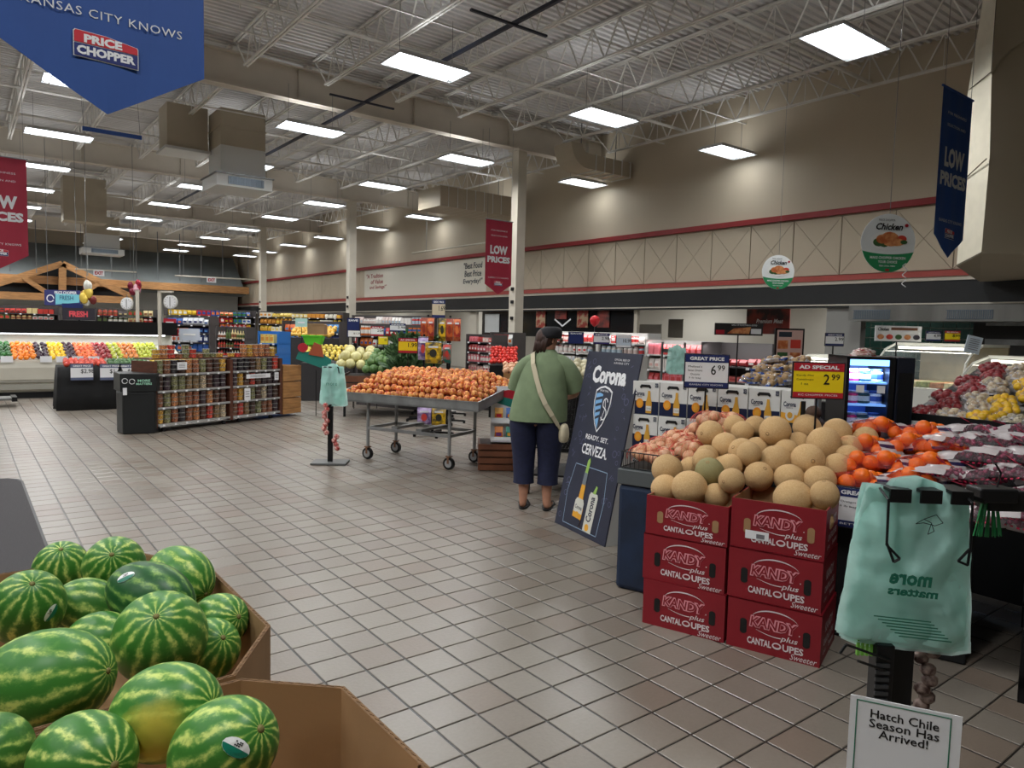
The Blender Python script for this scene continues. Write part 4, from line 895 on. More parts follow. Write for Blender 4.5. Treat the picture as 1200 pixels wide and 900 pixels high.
for s, x in ((-1, -.115), (1, .10)):
    q = [(x - s * -.0, -.0, zt - .0), (x, -.055, zt - .02 + .0), (x, -.06, zt - .14), (x + (.035 if s < 0 else -.03), -.062, zt - .175 - (.0 if s < 0 else .0)), (x + (.02 if s < 0 else -.005), -.062, zt - .185), (x - .0, -.06, zt - .135)]
    b.path(q, .0035, 6)
b.obj('wire_hook', blackm, t)
bag = bpy.data.objects.new('bag_bundle', None); COL.objects.link(bag); bag.parent = t
bag_holder = thing('produce_bags', 'bundle of crumpled teal plastic produce bags on the nearest stand', 'plastic bags', (p.x, p.y, zt), CYAW - .06, ry=.07)
bpy.data.objects.remove(bag)
bag_bundle(bag_holder, .345, .43); bag_holder.location = (p.x - .01, p.y, zt)
for o in bag_holder.children: o.location.x -= .004
rubber = mat('rubber_mix', (74, 50, 44), .6, c2=(150, 130, 120), scale=50)
b = MB()
for k in range(16):
    z = .40 + k * .028; b.ball((.075 + random.uniform(-.012, .012), .06 + random.uniform(-.015, .015), z), .024, 7, 5, (1, .8, .8))
b.obj('bundled_ties', rubber, t, smooth=True)
MB().box(-.095, -.045, .0, .05, .38, .74).obj('side_holder', blackm, t, bev=.004)
b = MB()
for k in range(14): b.box(-.097, -.060, -.006, .0, .42 + k * .02, .43 + k * .02)
b.obj('holder_rib', mat('dark_grey', (60, 62, 64), .5), t); MB().path([(-.06, 0, .70), (-.20, -.05, .76), (-.215, -.05, .735)], .004, 6).path([(-.07, 0, .67), (-.17, -.06, .72)], .004, 6).obj('wire_hook', blackm, t)
b = MB()
for k in range(5): b.box(-.14 + k * .012, -.133 + k * .012, .02, .03, .70, .80)
b.obj('green_ties', mat('lime_plastic', (120, 190, 70), .4), t)
# Hatch chile notice
q = at(1058, 868, 1.72); t2 = thing('paper_notice', 'white paper notice with green border about Hatch chile, clipped low on the nearest stand', 'sign', q, CYAW - .42)
MB().box(-.118, .118, 0, .002, -.17, .088).obj('paper', white, t2); gb = mat('border_green', (40, 120, 92), .5)
for r in (rect(-.104, -.1015, -.16, .080), rect(.094, .0965, -.16, .080), rect(-.104, .0965, .078, .080)): flat('border', r, t2, gb)
for s, z, wd in (('Hatch Chile', .052, .145), ('Season Has', .028, .148), ('Arrived!', .004, .105)): text(s, t2, -.0, z, wd, .0215, black, bold=.012, y=-.002)
# twist tie holder
q = at(1166, 598, 2.28); t3 = thing('tie_dispenser', 'black dispenser with a fan of green twist ties at the right edge', 'dispenser', q, CYAW)
MB().box(-.075, .045, -.04, .04, .03, .075).box(-.03, .09, -.02, .06, .0, .065).obj('holder', blackm, t3, bev=.006); MB().path([(.0, 0, .07), (.01, 0, .12), (-.01, .0, .15)], .003, 5).obj('wire', blackm, t3); b = MB()
for k in range(24): a = (k - 11.5) / 11.5 * .22; x = -.02 + (k - 11.5) * .0018; b.beam((x, random.uniform(-.01, .01), .04), (x + math.sin(a) * .125, random.uniform(-.012, .012), .04 - .125 * math.cos(a)), .0045, .002)
b.obj('twist_ties', mat('tie_green', (10, 120, 62), .45), t3)
ia_ = t3.matrix_basis.inverted() if False else (Matrix.Rotation(CYAW, 4, 'Z').inverted()); q_ = ia_ @ (Vector((p.x, p.y, zt)) - q); MB().beam((-.02, .02, .02), (q_.x + .10, q_.y + .03, q_.z - .008), .02, .012).obj('bracket', blackm, t3)
# small bag stand left of the peaches
p = on_z(387, 543)
t = thing('bag_stand', 'black bag stand with a flat base, between the nut rack and the peach table', 'bag stand', (p.x, p.y + .0, 0), CYAW + .05)
MB().box(-.2, .2, -.14, .14, 0, .025).obj('base_plate', mat('plate_grey', (96, 98, 98), .45), t, bev=.004); MB().box(-.028, .028, -.02, .02, .025, 1.13).obj('post', blackm, t); MB().path([(-.11, -.03, .98), (-.09, -.03, 1.12), (.09, -.03, 1.12), (.11, -.03, .98)], .007, 6).obj('wire_hook', blackm, t)
b = MB()
for k in range(12): b.ball((-.05 + .018 * math.sin(k * 1.9) + (k > 7) * .12, -.04, .68 - k * .045), .032, 6, 5)
b.obj('hanging_garland', mat('garland_red', (180, 50, 44), .4, c2=(230, 180, 170), scale=40), t)
bh = thing('produce_bags', 'teal produce bags hanging on the stand left of the peach table', 'plastic bags', (p.x, p.y - .05, 1.13), CYAW + .05); bag_bundle(bh, .29, .44, 3, False, 4); text('more', bh, 0, -.2, .12, .03, tgr, y=-.05)
p = at(790, 402, 8.3); t = thing('bag_stand', 'grey bag stand with teal bags behind the beer standee', 'bag stand', (p.x, p.y, 0), CYAW)
MB().box(-.14, -.12, 0, .04, 0, 1.5).box(.12, .14, 0, .04, 0, 1.5).box(-.14, .14, 0, .04, 1.38, 1.42).obj('frame', mat('stand_grey', (120, 122, 122), .4, .5), t)
bh = thing('produce_bags', 'teal produce bags hung on the grey stand near the meat cases', 'plastic bags', (p.x, p.y - .05, 1.44), CYAW); bag_bundle(bh, .24, .3, 2, False, 7)
for nm_ in ('teal_film', 'pale_film'):
    nt = MATS[nm_].node_tree; N = nt.nodes; b_ = N['Principled BSDF']; out = N['Material Output']; tr = N.new('ShaderNodeBsdfTranslucent'); tr.inputs[0].default_value = (*lin((220, 255, 248)), 1); ms = N.new('ShaderNodeMixShader'); ms.inputs[0].default_value = .45
    nt.links.new(b_.outputs[0], ms.inputs[1]); nt.links.new(tr.outputs[0], ms.inputs[2]); nt.links.new(ms.outputs[0], out.inputs[0])
# ================================================================ SHOPPER
sk = mat('skin', (190, 138, 112), .55, var=.08, scale=30); shirt = mat('sage_shirt', (126, 144, 110), .85, var=.12, scale=10, bump=.4, bscale=9); jean = mat('dark_jeans', (24, 30, 62), .8, var=.2, scale=30, bump=.2, bscale=14); hairm = mat('dark_hair', (70, 46, 38), .6, var=.5, scale=60, stretch=(1, 1, .2)); strapm = mat('cream_canvas', (206, 196, 168), .8)
ft = (on_z(612, 598) + on_z(641, 594)) / 2
S = thing('person', 'shopper seen from behind in sage green shirt, dark cap, navy cropped trousers and sandals', 'person', (ft.x, ft.y, 0), CYAW - .18)
me = bpy.data.meshes.new('body')
J = {'pelvis': (0, 0, .86, .14, .11), 'waist': (0, -.0, 1.0, .165, .14), 'chest': (0, .01, 1.16, .16, .13), 'neckb': (0, .03, 1.33, .09, .08), 'neck': (.0, .045, 1.40, .052, .052), 'head0': (.005, .06, 1.47, .066, .075), 'head1': (.008, .065, 1.545, .072, .085), 'head2': (.008, .06, 1.60, .05, .06)}
for s, n in ((-1, 'L'), (1, 'R')):
    J['sh' + n] = (s * .165, .03, 1.30, .068, .065); J['hip' + n] = (s * .10, .0, .80, .105, .11); J['knee' + n] = (s * .105, .02, .45, .066, .068); J['calf' + n] = (s * .105, -.005, .30, .055, .06); J['ank' + n] = (s * .105, -.02, .09, .035, .04); J['heel' + n] = (s * .107, -.03, .035, .035, .03); J['ball' + n] = (s * .125, .11, .028, .042, .02); J['toe' + n] = (s * .132, .17, .024, .035, .014)
J['elR'] = (.30, .10, 1.05, .05, .05); J['wrR'] = (.21, .335, .985, .030, .028); J['paR'] = (.205, .385, .985, .036, .02)
J['elL'] = (-.235, .12, 1.06, .048, .048); J['wrL'] = (-.14, .335, .985, .030, .028); J['paL'] = (-.135, .385, .985, .036, .02)
names = list(J); E_ = [('pelvis', 'waist'), ('waist', 'chest'), ('chest', 'neckb'), ('neckb', 'neck'), ('neck', 'head0'), ('head0', 'head1'), ('head1', 'head2')]
for n in 'LR': E_ += [('neckb', 'sh' + n), ('sh' + n, 'el' + n), ('el' + n, 'wr' + n), ('wr' + n, 'pa' + n), ('pelvis', 'hip' + n), ('hip' + n, 'knee' + n), ('knee' + n, 'calf' + n), ('calf' + n, 'ank' + n), ('ank' + n, 'heel' + n), ('heel' + n, 'ball' + n), ('ball' + n, 'toe' + n)]
for s, n in ((-1, 'L'), (1, 'R')):        # five fingers each, curled over the cart handle
    px_, py_, pz_ = J['pa' + n][:3]
    for k in range(4):
        x = px_ + (k - 1.5) * .019 * s; L_ = (.03, .034, .032, .026)[k]
        a, b_, c_ = 'f%d%sa' % (k, n), 'f%d%sb' % (k, n), 'f%d%sc' % (k, n); J[a] = (x, py_ + .03, pz_ + .012, .0095, .0095); J[b_] = (x, py_ + .03 + L_, pz_ - .002, .0085, .0085); J[c_] = (x, py_ + .03 + L_ * .8, pz_ - .032, .0078, .0078)
        E_ += [('pa' + n, a), (a, b_), (b_, c_)]
    a, b_ = 't' + n + 'a', 't' + n + 'b'; J[a] = (px_ - s * .038, py_ + .0, pz_ - .008, .0105, .0105); J[b_] = (px_ - s * .046, py_ + .035, pz_ - .02, .009, .009); E_ += [('pa' + n, a), (a, b_)]
names = list(J); me.from_pydata([J[n][:3] for n in names], [(names.index(a), names.index(b_)) for a, b_ in E_], [])
bo_ = bpy.data.objects.new('body', me); COL.objects.link(bo_); bo_.parent = S; me.materials.append(sk)
mo = bo_.modifiers.new('skin', 'SKIN'); mo.use_smooth_shade = True
for i, n in enumerate(names): sv = me.skin_vertices[0].data[i]; sv.radius = J[n][3:5]; sv.use_root = (n == 'pelvis')
mo = bo_.modifiers.new('sub', 'SUBSURF'); mo.levels = 2; mo.render_levels = 2
def ering(c, rx, ry, n=20, tilt_=0.0, fold=0.0, ph=0.0):
    out = []
    for i in range(n):
        a = 2 * PI * i / n; f = 1 + fold * math.sin(5 * a + ph) + fold * .6 * math.sin(9 * a - ph * 2); out.append((c[0] + rx * math.cos(a) * f, c[1] + ry * math.sin(a) * f, c[2] + tilt_ * math.cos(a)))
    return out
def limb(pts, n=14, fold=.02):
    rings = []; P_ = [Vector(p[:3]) for p in pts]
    for i, p in enumerate(P_):
        d = (P_[min(i + 1, len(P_) - 1)] - P_[max(i - 1, 0)]).normalized(); a = Vector((1, 0, 0)); a = (a - d * a.dot(d)).normalized(); b_ = d.cross(a)
        rings.append([p + (a * math.cos(t_) * pts[i][3] + b_ * math.sin(t_) * pts[i][4]) * (1 + fold * math.sin(4 * t_ + i * 2.1)) for t_ in [2 * PI * k / n for k in range(n)]])
    return rings
b = MB()
b.loft([ering((0, 0, .80), .262, .20, 24, 0, .022, 0), ering((0, 0, .86), .262, .20, 24, 0, .018, 1), ering((0, 0, .95), .25, .19, 24, 0, .016, 2), ering((0, 0, 1.04), .238, .18, 24, 0, .02, 2.6), ering((0, .005, 1.13), .216, .166, 24, 0, .014, 4), ering((0, .01, 1.22), .208, .15, 24, 0, .01, 5), ering((0, .02, 1.30), .205, .13, 24, 0, .006), ering((0, .028, 1.355), .16, .105, 24), ering((0, .036, 1.40), .098, .085, 24), ering((0, .042, 1.425), .074, .07, 24), ering((0, .044, 1.43), .066, .064, 24)], cap=False)
b.obj('shirt', shirt, S, smooth=True, sub=1)
for s in (-1, 1):
    b = MB(); b.loft(limb([(s * .05, .025, 1.33, .07, .075), (s * .11, .025, 1.325, .078, .082), (s * .165, .03, 1.29, .084, .088), (s * (.22 if s > 0 else .205), .045, 1.23, .092, .092), (s * (.27 if s > 0 else .225), .07, 1.14, .09, .088), (s * (.30 if s > 0 else .235), .09, 1.07, .088, .084)]), cap=False); b.obj('sleeve', shirt, S, smooth=True, sub=1)
for s in (-1, 1):
    b = MB(); b.loft(limb([(s * .10, 0, .85, .135, .155), (s * .116, 0, .79, .138, .16), (s * .118, .0, .68, .128, .142), (s * .115, .005, .55, .112, .12), (s * .112, .008, .45, .1, .105), (s * .11, .0, .34, .096, .1), (s * .108, -.005, .25, .094, .098), (s * .108, -.005, .235, .096, .1)], 16, .03), cap=False); b.obj('trouser_leg', jean, S, smooth=True, sub=1)
    b = MB(); b.prismz([(s * .107 + .048 * math.cos(a) * (1.1 if math.sin(a) > 0 else .95), .065 + .145 * math.sin(a)) for a in [2 * PI * k / 18 for k in range(18)]], 0.0, .016); b.obj('sandal_sole', blackm, S, bev=.003)
    MB().loft([[(s * .12 - .05, .08 + d_, .02), (s * .12 - .03, .08 + d_, .055), (s * .12 + .03, .08 + d_, .055), (s * .12 + .055, .08 + d_, .02)] for d_ in (0, .05)], cap=False).obj('sandal_strap', blackm, S)
MB().loft([ering((0, 0, .78), .21, .162, 20), ering((0, 0, .86), .215, .165, 20), ering((0, 0, .90), .20, .155, 20)], cap=False).obj('waistband', jean, S, smooth=True)
hd = Vector((.008, .065, 1.53)); Rh = Matrix.Rotation(-1.15, 4, 'Z'); fv0 = Rh @ Vector((0, 1, 0))
b = MB(); b.ball(hd - fv0 * .042 + Vector((0, -.006, .0)), .094, 16, 12, (.98, 1.0, 1.08), Rh); 
for k in range(22):
    a = PI + .15 + (k / 21) * (PI * .95) - .3; w_ = Rh @ Vector((.082 * math.cos(a), .082 * math.sin(a) - .03, 0)); x, yv = w_.x, w_.y
    b.tube(hd + Vector((x, yv, .02)), hd + Vector((x * 1.12 + random.uniform(-.01, .01), yv * .98 - .01, -.13 + random.uniform(-.02, .02))), .024, 6, .008)
b.obj('hair', hairm, S, smooth=True)
capm = mat('cap_black', (26, 26, 32), .8, var=.2, scale=20); b = MB(); b.lathe([(.102, .0), (.106, .025), (.106, .05), (.094, .08), (.06, .098), (.005, .102)], 20, hd + Vector((-.002, -.016, .0))); b.ball(hd + Vector((-.02, -.06, .03)), .05, 10, 8, (1.3, 1, .7)); b.ball(hd + Vector((.03, .02, .07)), .045, 10, 8, (1.4, 1.2, .7)); b.obj('cap', capm, S, smooth=True)
fv = Rh @ Vector((0, 1, 0)); rv = Rh @ Vector((1, 0, 0)); hc = hd + Vector((.004, .004, 0))
def hp(f, r, z): return hc + fv * f + rv * r + Vector((0, 0, z))
b = MB(); b.loft([[hp(.06, -.08, .03), hp(.16, -.055, .02), hp(.175, 0, .02), hp(.16, .055, .02), hp(.06, .08, .03)], [hp(.06, -.08, .038), hp(.16, -.055, .028), hp(.175, 0, .03), hp(.16, .055, .028), hp(.06, .08, .038)]]); b.obj('cap_brim', capm, S)
MB().ball(hp(.100, 0, -.025), .017, 8, 6, (1, 1.3, 1.3)).obj('nose', sk, S, smooth=True)
for s in (-1, 1):
    MB().ball(hp(.084, s * .032, -.002), .012, 8, 6).obj('eye', white, S, smooth=True); MB().path([hp(.1, s * .012, 0), hp(.1, s * .05, 0), hp(.09, s * .065, -.002), hp(.09, s * .05, -.03), hp(.1, s * .015, -.028), hp(.1, s * .012, 0)], .002, 5).tube(hp(.09, s * .066, 0), hp(.0, s * .082, .0), .002, 5).obj('glasses', blackm, S)
    MB().ball(hp(.0, s * .078, -.02), .02, 8, 6, (.5, 1, 1.4)).obj('ear', sk, S, smooth=True)
MB().ball(hp(.086, 0, -.062), .014, 8, 5, (1.8, .8, .5)).obj('lips', mat('lips', (170, 90, 84), .5), S, smooth=True)
# cross-body strap and bag
b = MB(); SP = [(-.10, .055, 1.415), (-.112, -.05, 1.39), (-.085, -.128, 1.30), (-.03, -.172, 1.17), (.02, -.196, 1.06), (.08, -.200, .96), (.15, -.178, .86), (.20, -.13, .78), (.225, -.08, .72)]
for p_, q_ in zip(SP, SP[1:]): 
    p_, q_ = Vector(p_), Vector(q_); dd = (q_ - p_).normalized(); nn = Vector((p_.x * .7, p_.y, .12)).normalized(); sd = dd.cross(nn).normalized() * .02
    b.add([p_ - sd, p_ + sd, q_ + sd, q_ - sd], [(0, 1, 2, 3)]); b.add([p_ - sd + nn * .006, p_ + sd + nn * .006, q_ + sd + nn * .006, q_ - sd + nn * .006], [(0, 1, 2, 3)])
bg = thing('shoulder_bag', 'cream canvas cross-body bag hanging on the shopper\'s right hip', 'bag', (ft.x, ft.y, 0), CYAW - .18); b.obj('strap', strapm, bg)
b = MB(); b.loft([ering((.245, -.05, z), rx, ry, 14) for z, rx, ry in ((.62, .03, .05), (.635, .045, .08), (.69, .052, .095), (.75, .045, .09), (.79, .025, .07))]); b.obj('pouch', strapm, bg, smooth=True, sub=1)
for grp_ in (S, bg):
    for ch_ in grp_.children:
        for v_ in ch_.data.vertices:
            if v_.co.z > .8: v_.co.x += .11 * (v_.co.z - .8)
# shopping cart
c0 = at(668, 520, 6.9); K_ = thing('shopping_cart', 'black wire shopping cart pushed by the shopper', 'shopping cart', (ft.x + .62 * .608 + .12, ft.y + .62 * .79 - .12, 0), CYAW - .18)
b = MB()
lo = [(-.2, .0), (.2, .0), (.17, .72), (-.17, .72)]; hi = [(-.27, -.08), (.27, -.08), (.22, .8), (-.22, .8)]
def rail(z, f): return [Vector((l[0] + (h[0] - l[0]) * f, l[1] + (h[1] - l[1]) * f, z)) for l, h in zip(lo, hi)]
for z, f in [(.45 + .05 * k, k / 10) for k in range(11)]: r_ = rail(z, f); b.path(r_ + [r_[0]], .004 if 0 < f < 1 else .008, 4)
A, B_ = rail(.45, 0), rail(.95, 1)
for k in range(4):
    for s in range(14): u = s / 14; b.tube(A[k].lerp(A[(k + 1) % 4], u), B_[k].lerp(B_[(k + 1) % 4], u), .003, 4)
for s in range(12): b.tube(A[0].lerp(A[1], s / 11), A[3].lerp(A[2], s / 11), .003, 4)
b.obj('basket', blackm, K_); b = MB()
for s in (-1, 1): b.path([(s * .25, -.12, .98), (s * .2, .05, .5), (s * .22, -.05, .14)], .012, 6); b.path([(s * .22, -.05, .14), (s * .14, .72, .14), (s * .17, .7, .45)], .011, 6)
b.obj('chassis', blackm, K_); MB().tube((-.27, -.2, 1.0), (.27, -.2, 1.0), .016, 8).tube((-.25, -.12, .98), (-.25, -.2, 1.0), .012, 6).tube((.25, -.12, .98), (.25, -.2, 1.0), .012, 6).obj('handle', blackm, K_); MB().box(-.19, .19, .0, .66, .17, .19).obj('lower_tray', blackm, K_)
for x, yv in ((-.22, -.03), (.22, -.03), (-.14, .7), (.14, .7)): b = MB(); b.tube((x - .015, yv, .06), (x + .015, yv, .06), .06, 14); b.obj('wheel', blackm, K_); MB().tube((x, yv, .06), (x, yv, .15), .01, 6).obj('caster_fork', steel, K_)
# ================================================================ PEACH TABLE
stl = mat('brushed_steel', (158, 160, 160), .42, .55, var=.25, scale=4, bump=.05)
P0 = Vector((3.62, 8.12, 0)); dF = Vector((.42, -.9075, 0)); PY = math.atan2(dF.y, dF.x)
t = thing('peach_table', 'wheeled stainless steel table with a tilted tray full of peaches', 'table', P0, PY); LW, DW = 1.95, 1.02; zf, zb_ = .79, .97
sl = (zb_ - zf) / DW
def tp(x, yv, dz=0): return (x, yv, zf + sl * yv + dz)
b = MB(); b.add([tp(0, 0, -.09), tp(LW, 0, -.09), tp(LW, DW, -.09), tp(0, DW, -.09), tp(0, 0, -.08), tp(LW, 0, -.08), tp(LW, DW, -.08), tp(0, DW, -.08)], [(0, 3, 2, 1), (4, 5, 6, 7), (0, 1, 5, 4), (1, 2, 6, 5), (2, 3, 7, 6), (3, 0, 4, 7)]); b.obj('tray_bottom', stl, t)
for (x0, y0, x1, y1) in ((0, 0, LW, 0), (LW, 0, LW, DW), (LW, DW, 0, DW), (0, DW, 0, 0)):
    b = MB(); d_ = Vector((x1 - x0, y1 - y0, 0)).normalized(); n_ = Vector((-d_.y, d_.x, 0)) * .004; 
    vs = []
    for dz in (-.095, .012): 
        for (x, yv) in ((x0, y0), (x1, y1)): q_ = Vector(tp(x, yv, dz)); vs += [q_, q_ + n_]
    b.add(vs, [(0, 2, 6, 4), (1, 5, 7, 3), (4, 6, 7, 5), (0, 1, 3, 2), (0, 4, 5, 1), (2, 3, 7, 6)]); b.beam(Vector(tp(x0, y0, .012)) + n_ * 1, Vector(tp(x1, y1, .012)) + n_ * 1, .022, .008); b.obj('tray_rim', stl, t)
lx = (.36, 1.52); ly = (.1, .66)
for x in lx:
    for yv in ly:
        MB().tube((x, yv, .155), tp(x, yv, -.09), .02, 12).obj('leg', stl, t)
        w_ = MB(); w_.tube((x - .0, yv - .018, .07), (x, yv + .018, .07), .07, 20); wh = w_.obj('wheel', blackm, t); MB().tube((x, yv - .022, .07), (x, yv + .022, .07), .045, 16).obj('wheel_hub', mat('hub_grey', (150, 150, 150), .5), wh); MB().box(x - .012, x + .012, yv - .03, yv - .024, .07, .15).box(x - .012, x + .012, yv + .024, yv + .03, .07, .15).box(x - .03, x + .03, yv - .03, yv + .03, .145, .158).obj('caster_fork', mat('rusty_fork', (112, 76, 52), .6), t)
b = MB()
for z in (.38,):
    for yv in ly: b.beam((lx[0], yv, z), (lx[1], yv, z), .035, .035)
    for x in lx: b.beam((x, ly[0], z), (x, ly[1], z), .035, .035)
    b.beam((.75, ly[0], z + .03), (.75, ly[1], z + .03), .08, .03); b.beam((1.1, ly[0], z + .03), (1.1, ly[1], z + .03), .08, .03)
b.obj('stretcher', stl, t)
def blob(name, mt, prof=None, n=10, smooth=True):
    b = MB(); b.lathe(prof, n) if prof else b.ball((0, 0, 0), 1, n, 8); return b.mesh(name, mt, smooth)
pe = mat('peach_skin', (190, 60, 46), .6, c2=(250, 182, 98), scale=1.6, rand=.3, lo=.36, hi=.60); PEm = blob('peach', pe, [(.003, -.92), (.5, -.8), (.86, -.45), (1, 0), (.88, .45), (.5, .78), (.18, .82), (.01, .70)], 12)
def single(name, me, p, r, label, cat, group, rot=None):
    o = bpy.data.objects.new(name, me); COL.objects.link(o); o.location = p; o.scale = r if hasattr(r, '__len__') else (r,) * 3; o.rotation_euler = rot or (random.uniform(0, 6), random.uniform(0, 6), random.uniform(0, 6)); return tag(o, label, cat, group)
Rp = Matrix.Rotation(PY, 4, 'Z'); Rp.translation = P0; cnt = 0
st_ = .084; yv = .075; k = 0
def heap(x, yv): return min(.17, .62 * max(0, min(x, LW - x, (yv) * 1.15, (DW - yv) * 1.3) - .03))
while yv < DW - .04:
    x = .07 + (st_ / 2 if k % 2 else 0)
    while x < LW - .06:
        if cnt < 300:
            q_ = Rp @ Vector(tp(x + random.uniform(-.014, .014), yv + random.uniform(-.014, .014), -.03 + heap(x, yv) + random.uniform(-.012, .016))); single('peach', PEm, q_, random.uniform(.040, .047), 'ripe red and yellow peach in the heap on the steel table', 'peach', 'peaches on the steel table'); cnt += 1
        x += st_
    yv += st_ * .87; k += 1
# heaping bed below top peaches
b = MB()
b.add([tp(.1, .1, -.03), tp(LW - .1, .1, -.03), tp(LW - .1, DW - .1, -.03), tp(.1, DW - .1, -.03), tp(.34, .32, .11), tp(LW - .34, .32, .11), tp(LW - .34, DW - .28, .11), tp(.34, DW - .28, .11)], [(4, 5, 6, 7), (0, 1, 5, 4), (1, 2, 6, 5), (2, 3, 7, 6), (3, 0, 4, 7)]); b.obj('tray_liner', mat('peach_liner', (150, 60, 40), .8), t)
def unused_(): pass
def mini_sign(px, py, Z, wpx, hpx, body, head, label, txt_=('', ''), post=True, pole_m=None):
    p_ = at(px, py, Z); s_ = Z / FPX; g = price_sign(p_, CYAW, wpx * s_, hpx * s_, txt_[0], head, body, [], txt_[1], '', label, post=.25 if post else 0); return g
mini_sign(478, 405, 9.6, 22, 17, yel, redp, 'yellow AD SPECIAL 1.99 sign on a post over the peaches', ('AD SPECIAL', '1.99'))
# ================================================================ BLACK BIN, NUT RACK
p = on_z(143, 509); q = on_z(183, 511)
t = thing('waste_bin', 'tall black bin with a printed top at the end of the nut rack', 'bin', (1.77, 11.20, 0), .0); b = MB()
b.prismz([(0, 0), (.4, -.06), (.5, .1), (.5, .45), (0, .5), (-.03, .25)], 0, .60); b.obj('body', mat('bin_plastic', (20, 24, 26), .45), t, bev=.02); MB().prismz([(-.03, -.02), (.42, -.08), (.53, .1), (.53, .47), (-.03, .52)], .60, .86).obj('hood', mat('bin_hood', (24, 28, 30), .4), t, bev=.01)
text('MORE', t, .26, .76, .16, .035, mat('mint', (170, 230, 200)), y=-.085, bold=.02); text('MATTERS', t, .26, .715, .2, .03, MATS['mint'], y=-.085, bold=.02)
for x, z in ((.02, .76), (.11, .75)): stroke('printed_badge', ell(x, z, .035, .035, 14), .008, t, white, y=-.075)
MB().box(-.0, .05, -.045, -.035, .56, .66).obj('tag_card', white, t)
R0 = Vector((2.19, 11.19, 0)); R1 = Vector((4.62, 12.27, 0)); RY = math.atan2((R1 - R0).y, (R1 - R0).x); RL = (R1 - R0).length
bwm = mat('rack_wood', (92, 52, 36), .55, var=.25, scale=5, stretch=(1, 1, 6)); shm = mat('shelf_wire', (180, 182, 180), .4, .5)
t = thing('nut_rack', 'long dark wooden rack of shelves packed with nut and candy tubs', 'shelf unit', R0, RY)
secs = (0.0, 1.32, RL - .3)
for x in secs: MB().box(x - .03, x + .03, 0, .5, .06, 1.02).obj('upright', bwm, t)
MB().box(0, RL - .3, .46, .5, .06, 1.0).obj('back_panel', bwm, t)
lv = [.12, .36, .60, .84]
for a, c_ in zip(secs, secs[1:]):
    for z in lv + [1.06]:
        if z > 1.0: MB().box(a, c_, .05, .5, z - .015, z).obj('shelf', bwm, t); continue
        MB().box(a + .03, c_ - .03, .0, .46, z - .015, z).obj('shelf', bwm, t); MB().box(a + .03, c_ - .03, -.012, .0, z - .03, z - .0).obj('shelf_edge', shm, t)
        k = 0; x = a + .1
        while x < c_ - .08: MB().box(x, x + .035, -.018, -.013, z - .035, z - .01).obj('price_tag', white, t); x += .19
for x in (.15, 1.2, 1.5, RL - .5): MB().tube((x, .02, .03), (x, .06, .03), .03, 10).obj('wheel', blackm, t)
tubc = [('walnut', (92, 58, 40)), ('candy_mix', (110, 66, 44)), ('chocolate', (48, 30, 24)), ('pretzel', (136, 88, 52)), ('trail_mix', (98, 78, 52)), ('yoghurt', (140, 126, 104)), ('gummy_red', (150, 46, 36)), ('raisin', (42, 32, 38)), ('pistachio', (92, 92, 62)), ('corn', (160, 112, 44)), ('chocolate_almond', (60, 36, 28)), ('licorice', (30, 28, 32))]
lid = mat('clear_lid', (196, 196, 190), .2, alpha=.55); tubs = []
for n_, c_ in tubc:
    mt = mat('tub_' + n_, c_, .35, c2=tuple(min(255, int(v * 1.7 + 18)) for v in c_), scale=55, lo=.45, hi=.6, coat=.5); tt = thing('nut_tub', 'x', 'food tub', (0, 0, -5), 0); tt_b = MB(); tt_b.lathe([(.042, 0), (.05, .005), (.056, .055), (.056, .058)], 10); tt_b.obj('contents', mt, tt); MB().lathe([(.058, .058), (.058, .064), (.05, .066)], 10).obj('lid', lid, tt); tubs.append([tt, 0, n_])
scn = {0: 'left', 1: 'right'}; ln_ = ['bottom shelf', 'second shelf', 'third shelf', 'fourth shelf']
random.seed(5)
for si, (a, c_) in enumerate(zip(secs, secs[1:])):
    for li, z in enumerate(lv + [1.06]):
        x = a + .095
        while x < c_ - .09:
            tb__ = random.choice(tubs) if li < 4 else random.choice([tubs[1], tubs[3], tubs[6], tubs[9], tubs[8]]); n_st = 3 if li < 4 else random.choice((1, 1, 2, 3, 3))
            for k in range(n_st):
                p_ = R0 + Matrix.Rotation(RY, 3, 'Z') @ Vector((x + random.uniform(-.004, .004), .06 if li < 4 else .12, z + .0005 + k * .0665)); lab = 'clear round tub of %s, on the %s of the rack, %s bay' % (tb__[2].replace('_', ' '), ln_[li] if li < 4 else 'top', scn[si]); grp = 'tubs of %s, %s, %s bay' % (tb__[2].replace('_', ' '), ln_[li] if li < 4 else 'top', scn[si])
                if not tb__[1]: tb__[0].location = p_; tb__[0]['label'] = lab; tb__[0]['group'] = grp; tb__[1] = 1
                else: dup(tb__[0], p_, (0, 0, random.uniform(0, 6)), lab, grp)
            x += .122
# white cards in the rack
for x, z, w_, h_ in ((.42, .95, .16, .11), (1.62, .45, .12, .2), (1.85, .74, .5, .07), (RL - .42, .72, .09, .13)):
    o = thing('shelf_card', 'white price card standing in the nut rack at the %s' % ('upper left' if x < .5 else 'lower middle' if x < 1.7 else 'middle as a long strip' if x < 2 else 'right end'), 'card', R0 + Matrix.Rotation(RY, 3, 'Z') @ Vector((x, -.02, z)), RY); MB().box(-w_ / 2, w_ / 2, -.004, 0, -h_ / 2, h_ / 2).obj('card', white, o)
    for k in range(3): flat('print_line', rect(-w_ * .35, w_ * .3, h_ * (.2 - k * .2), h_ * (.25 - k * .2)), o, mat('print_grey'), y=-.006)
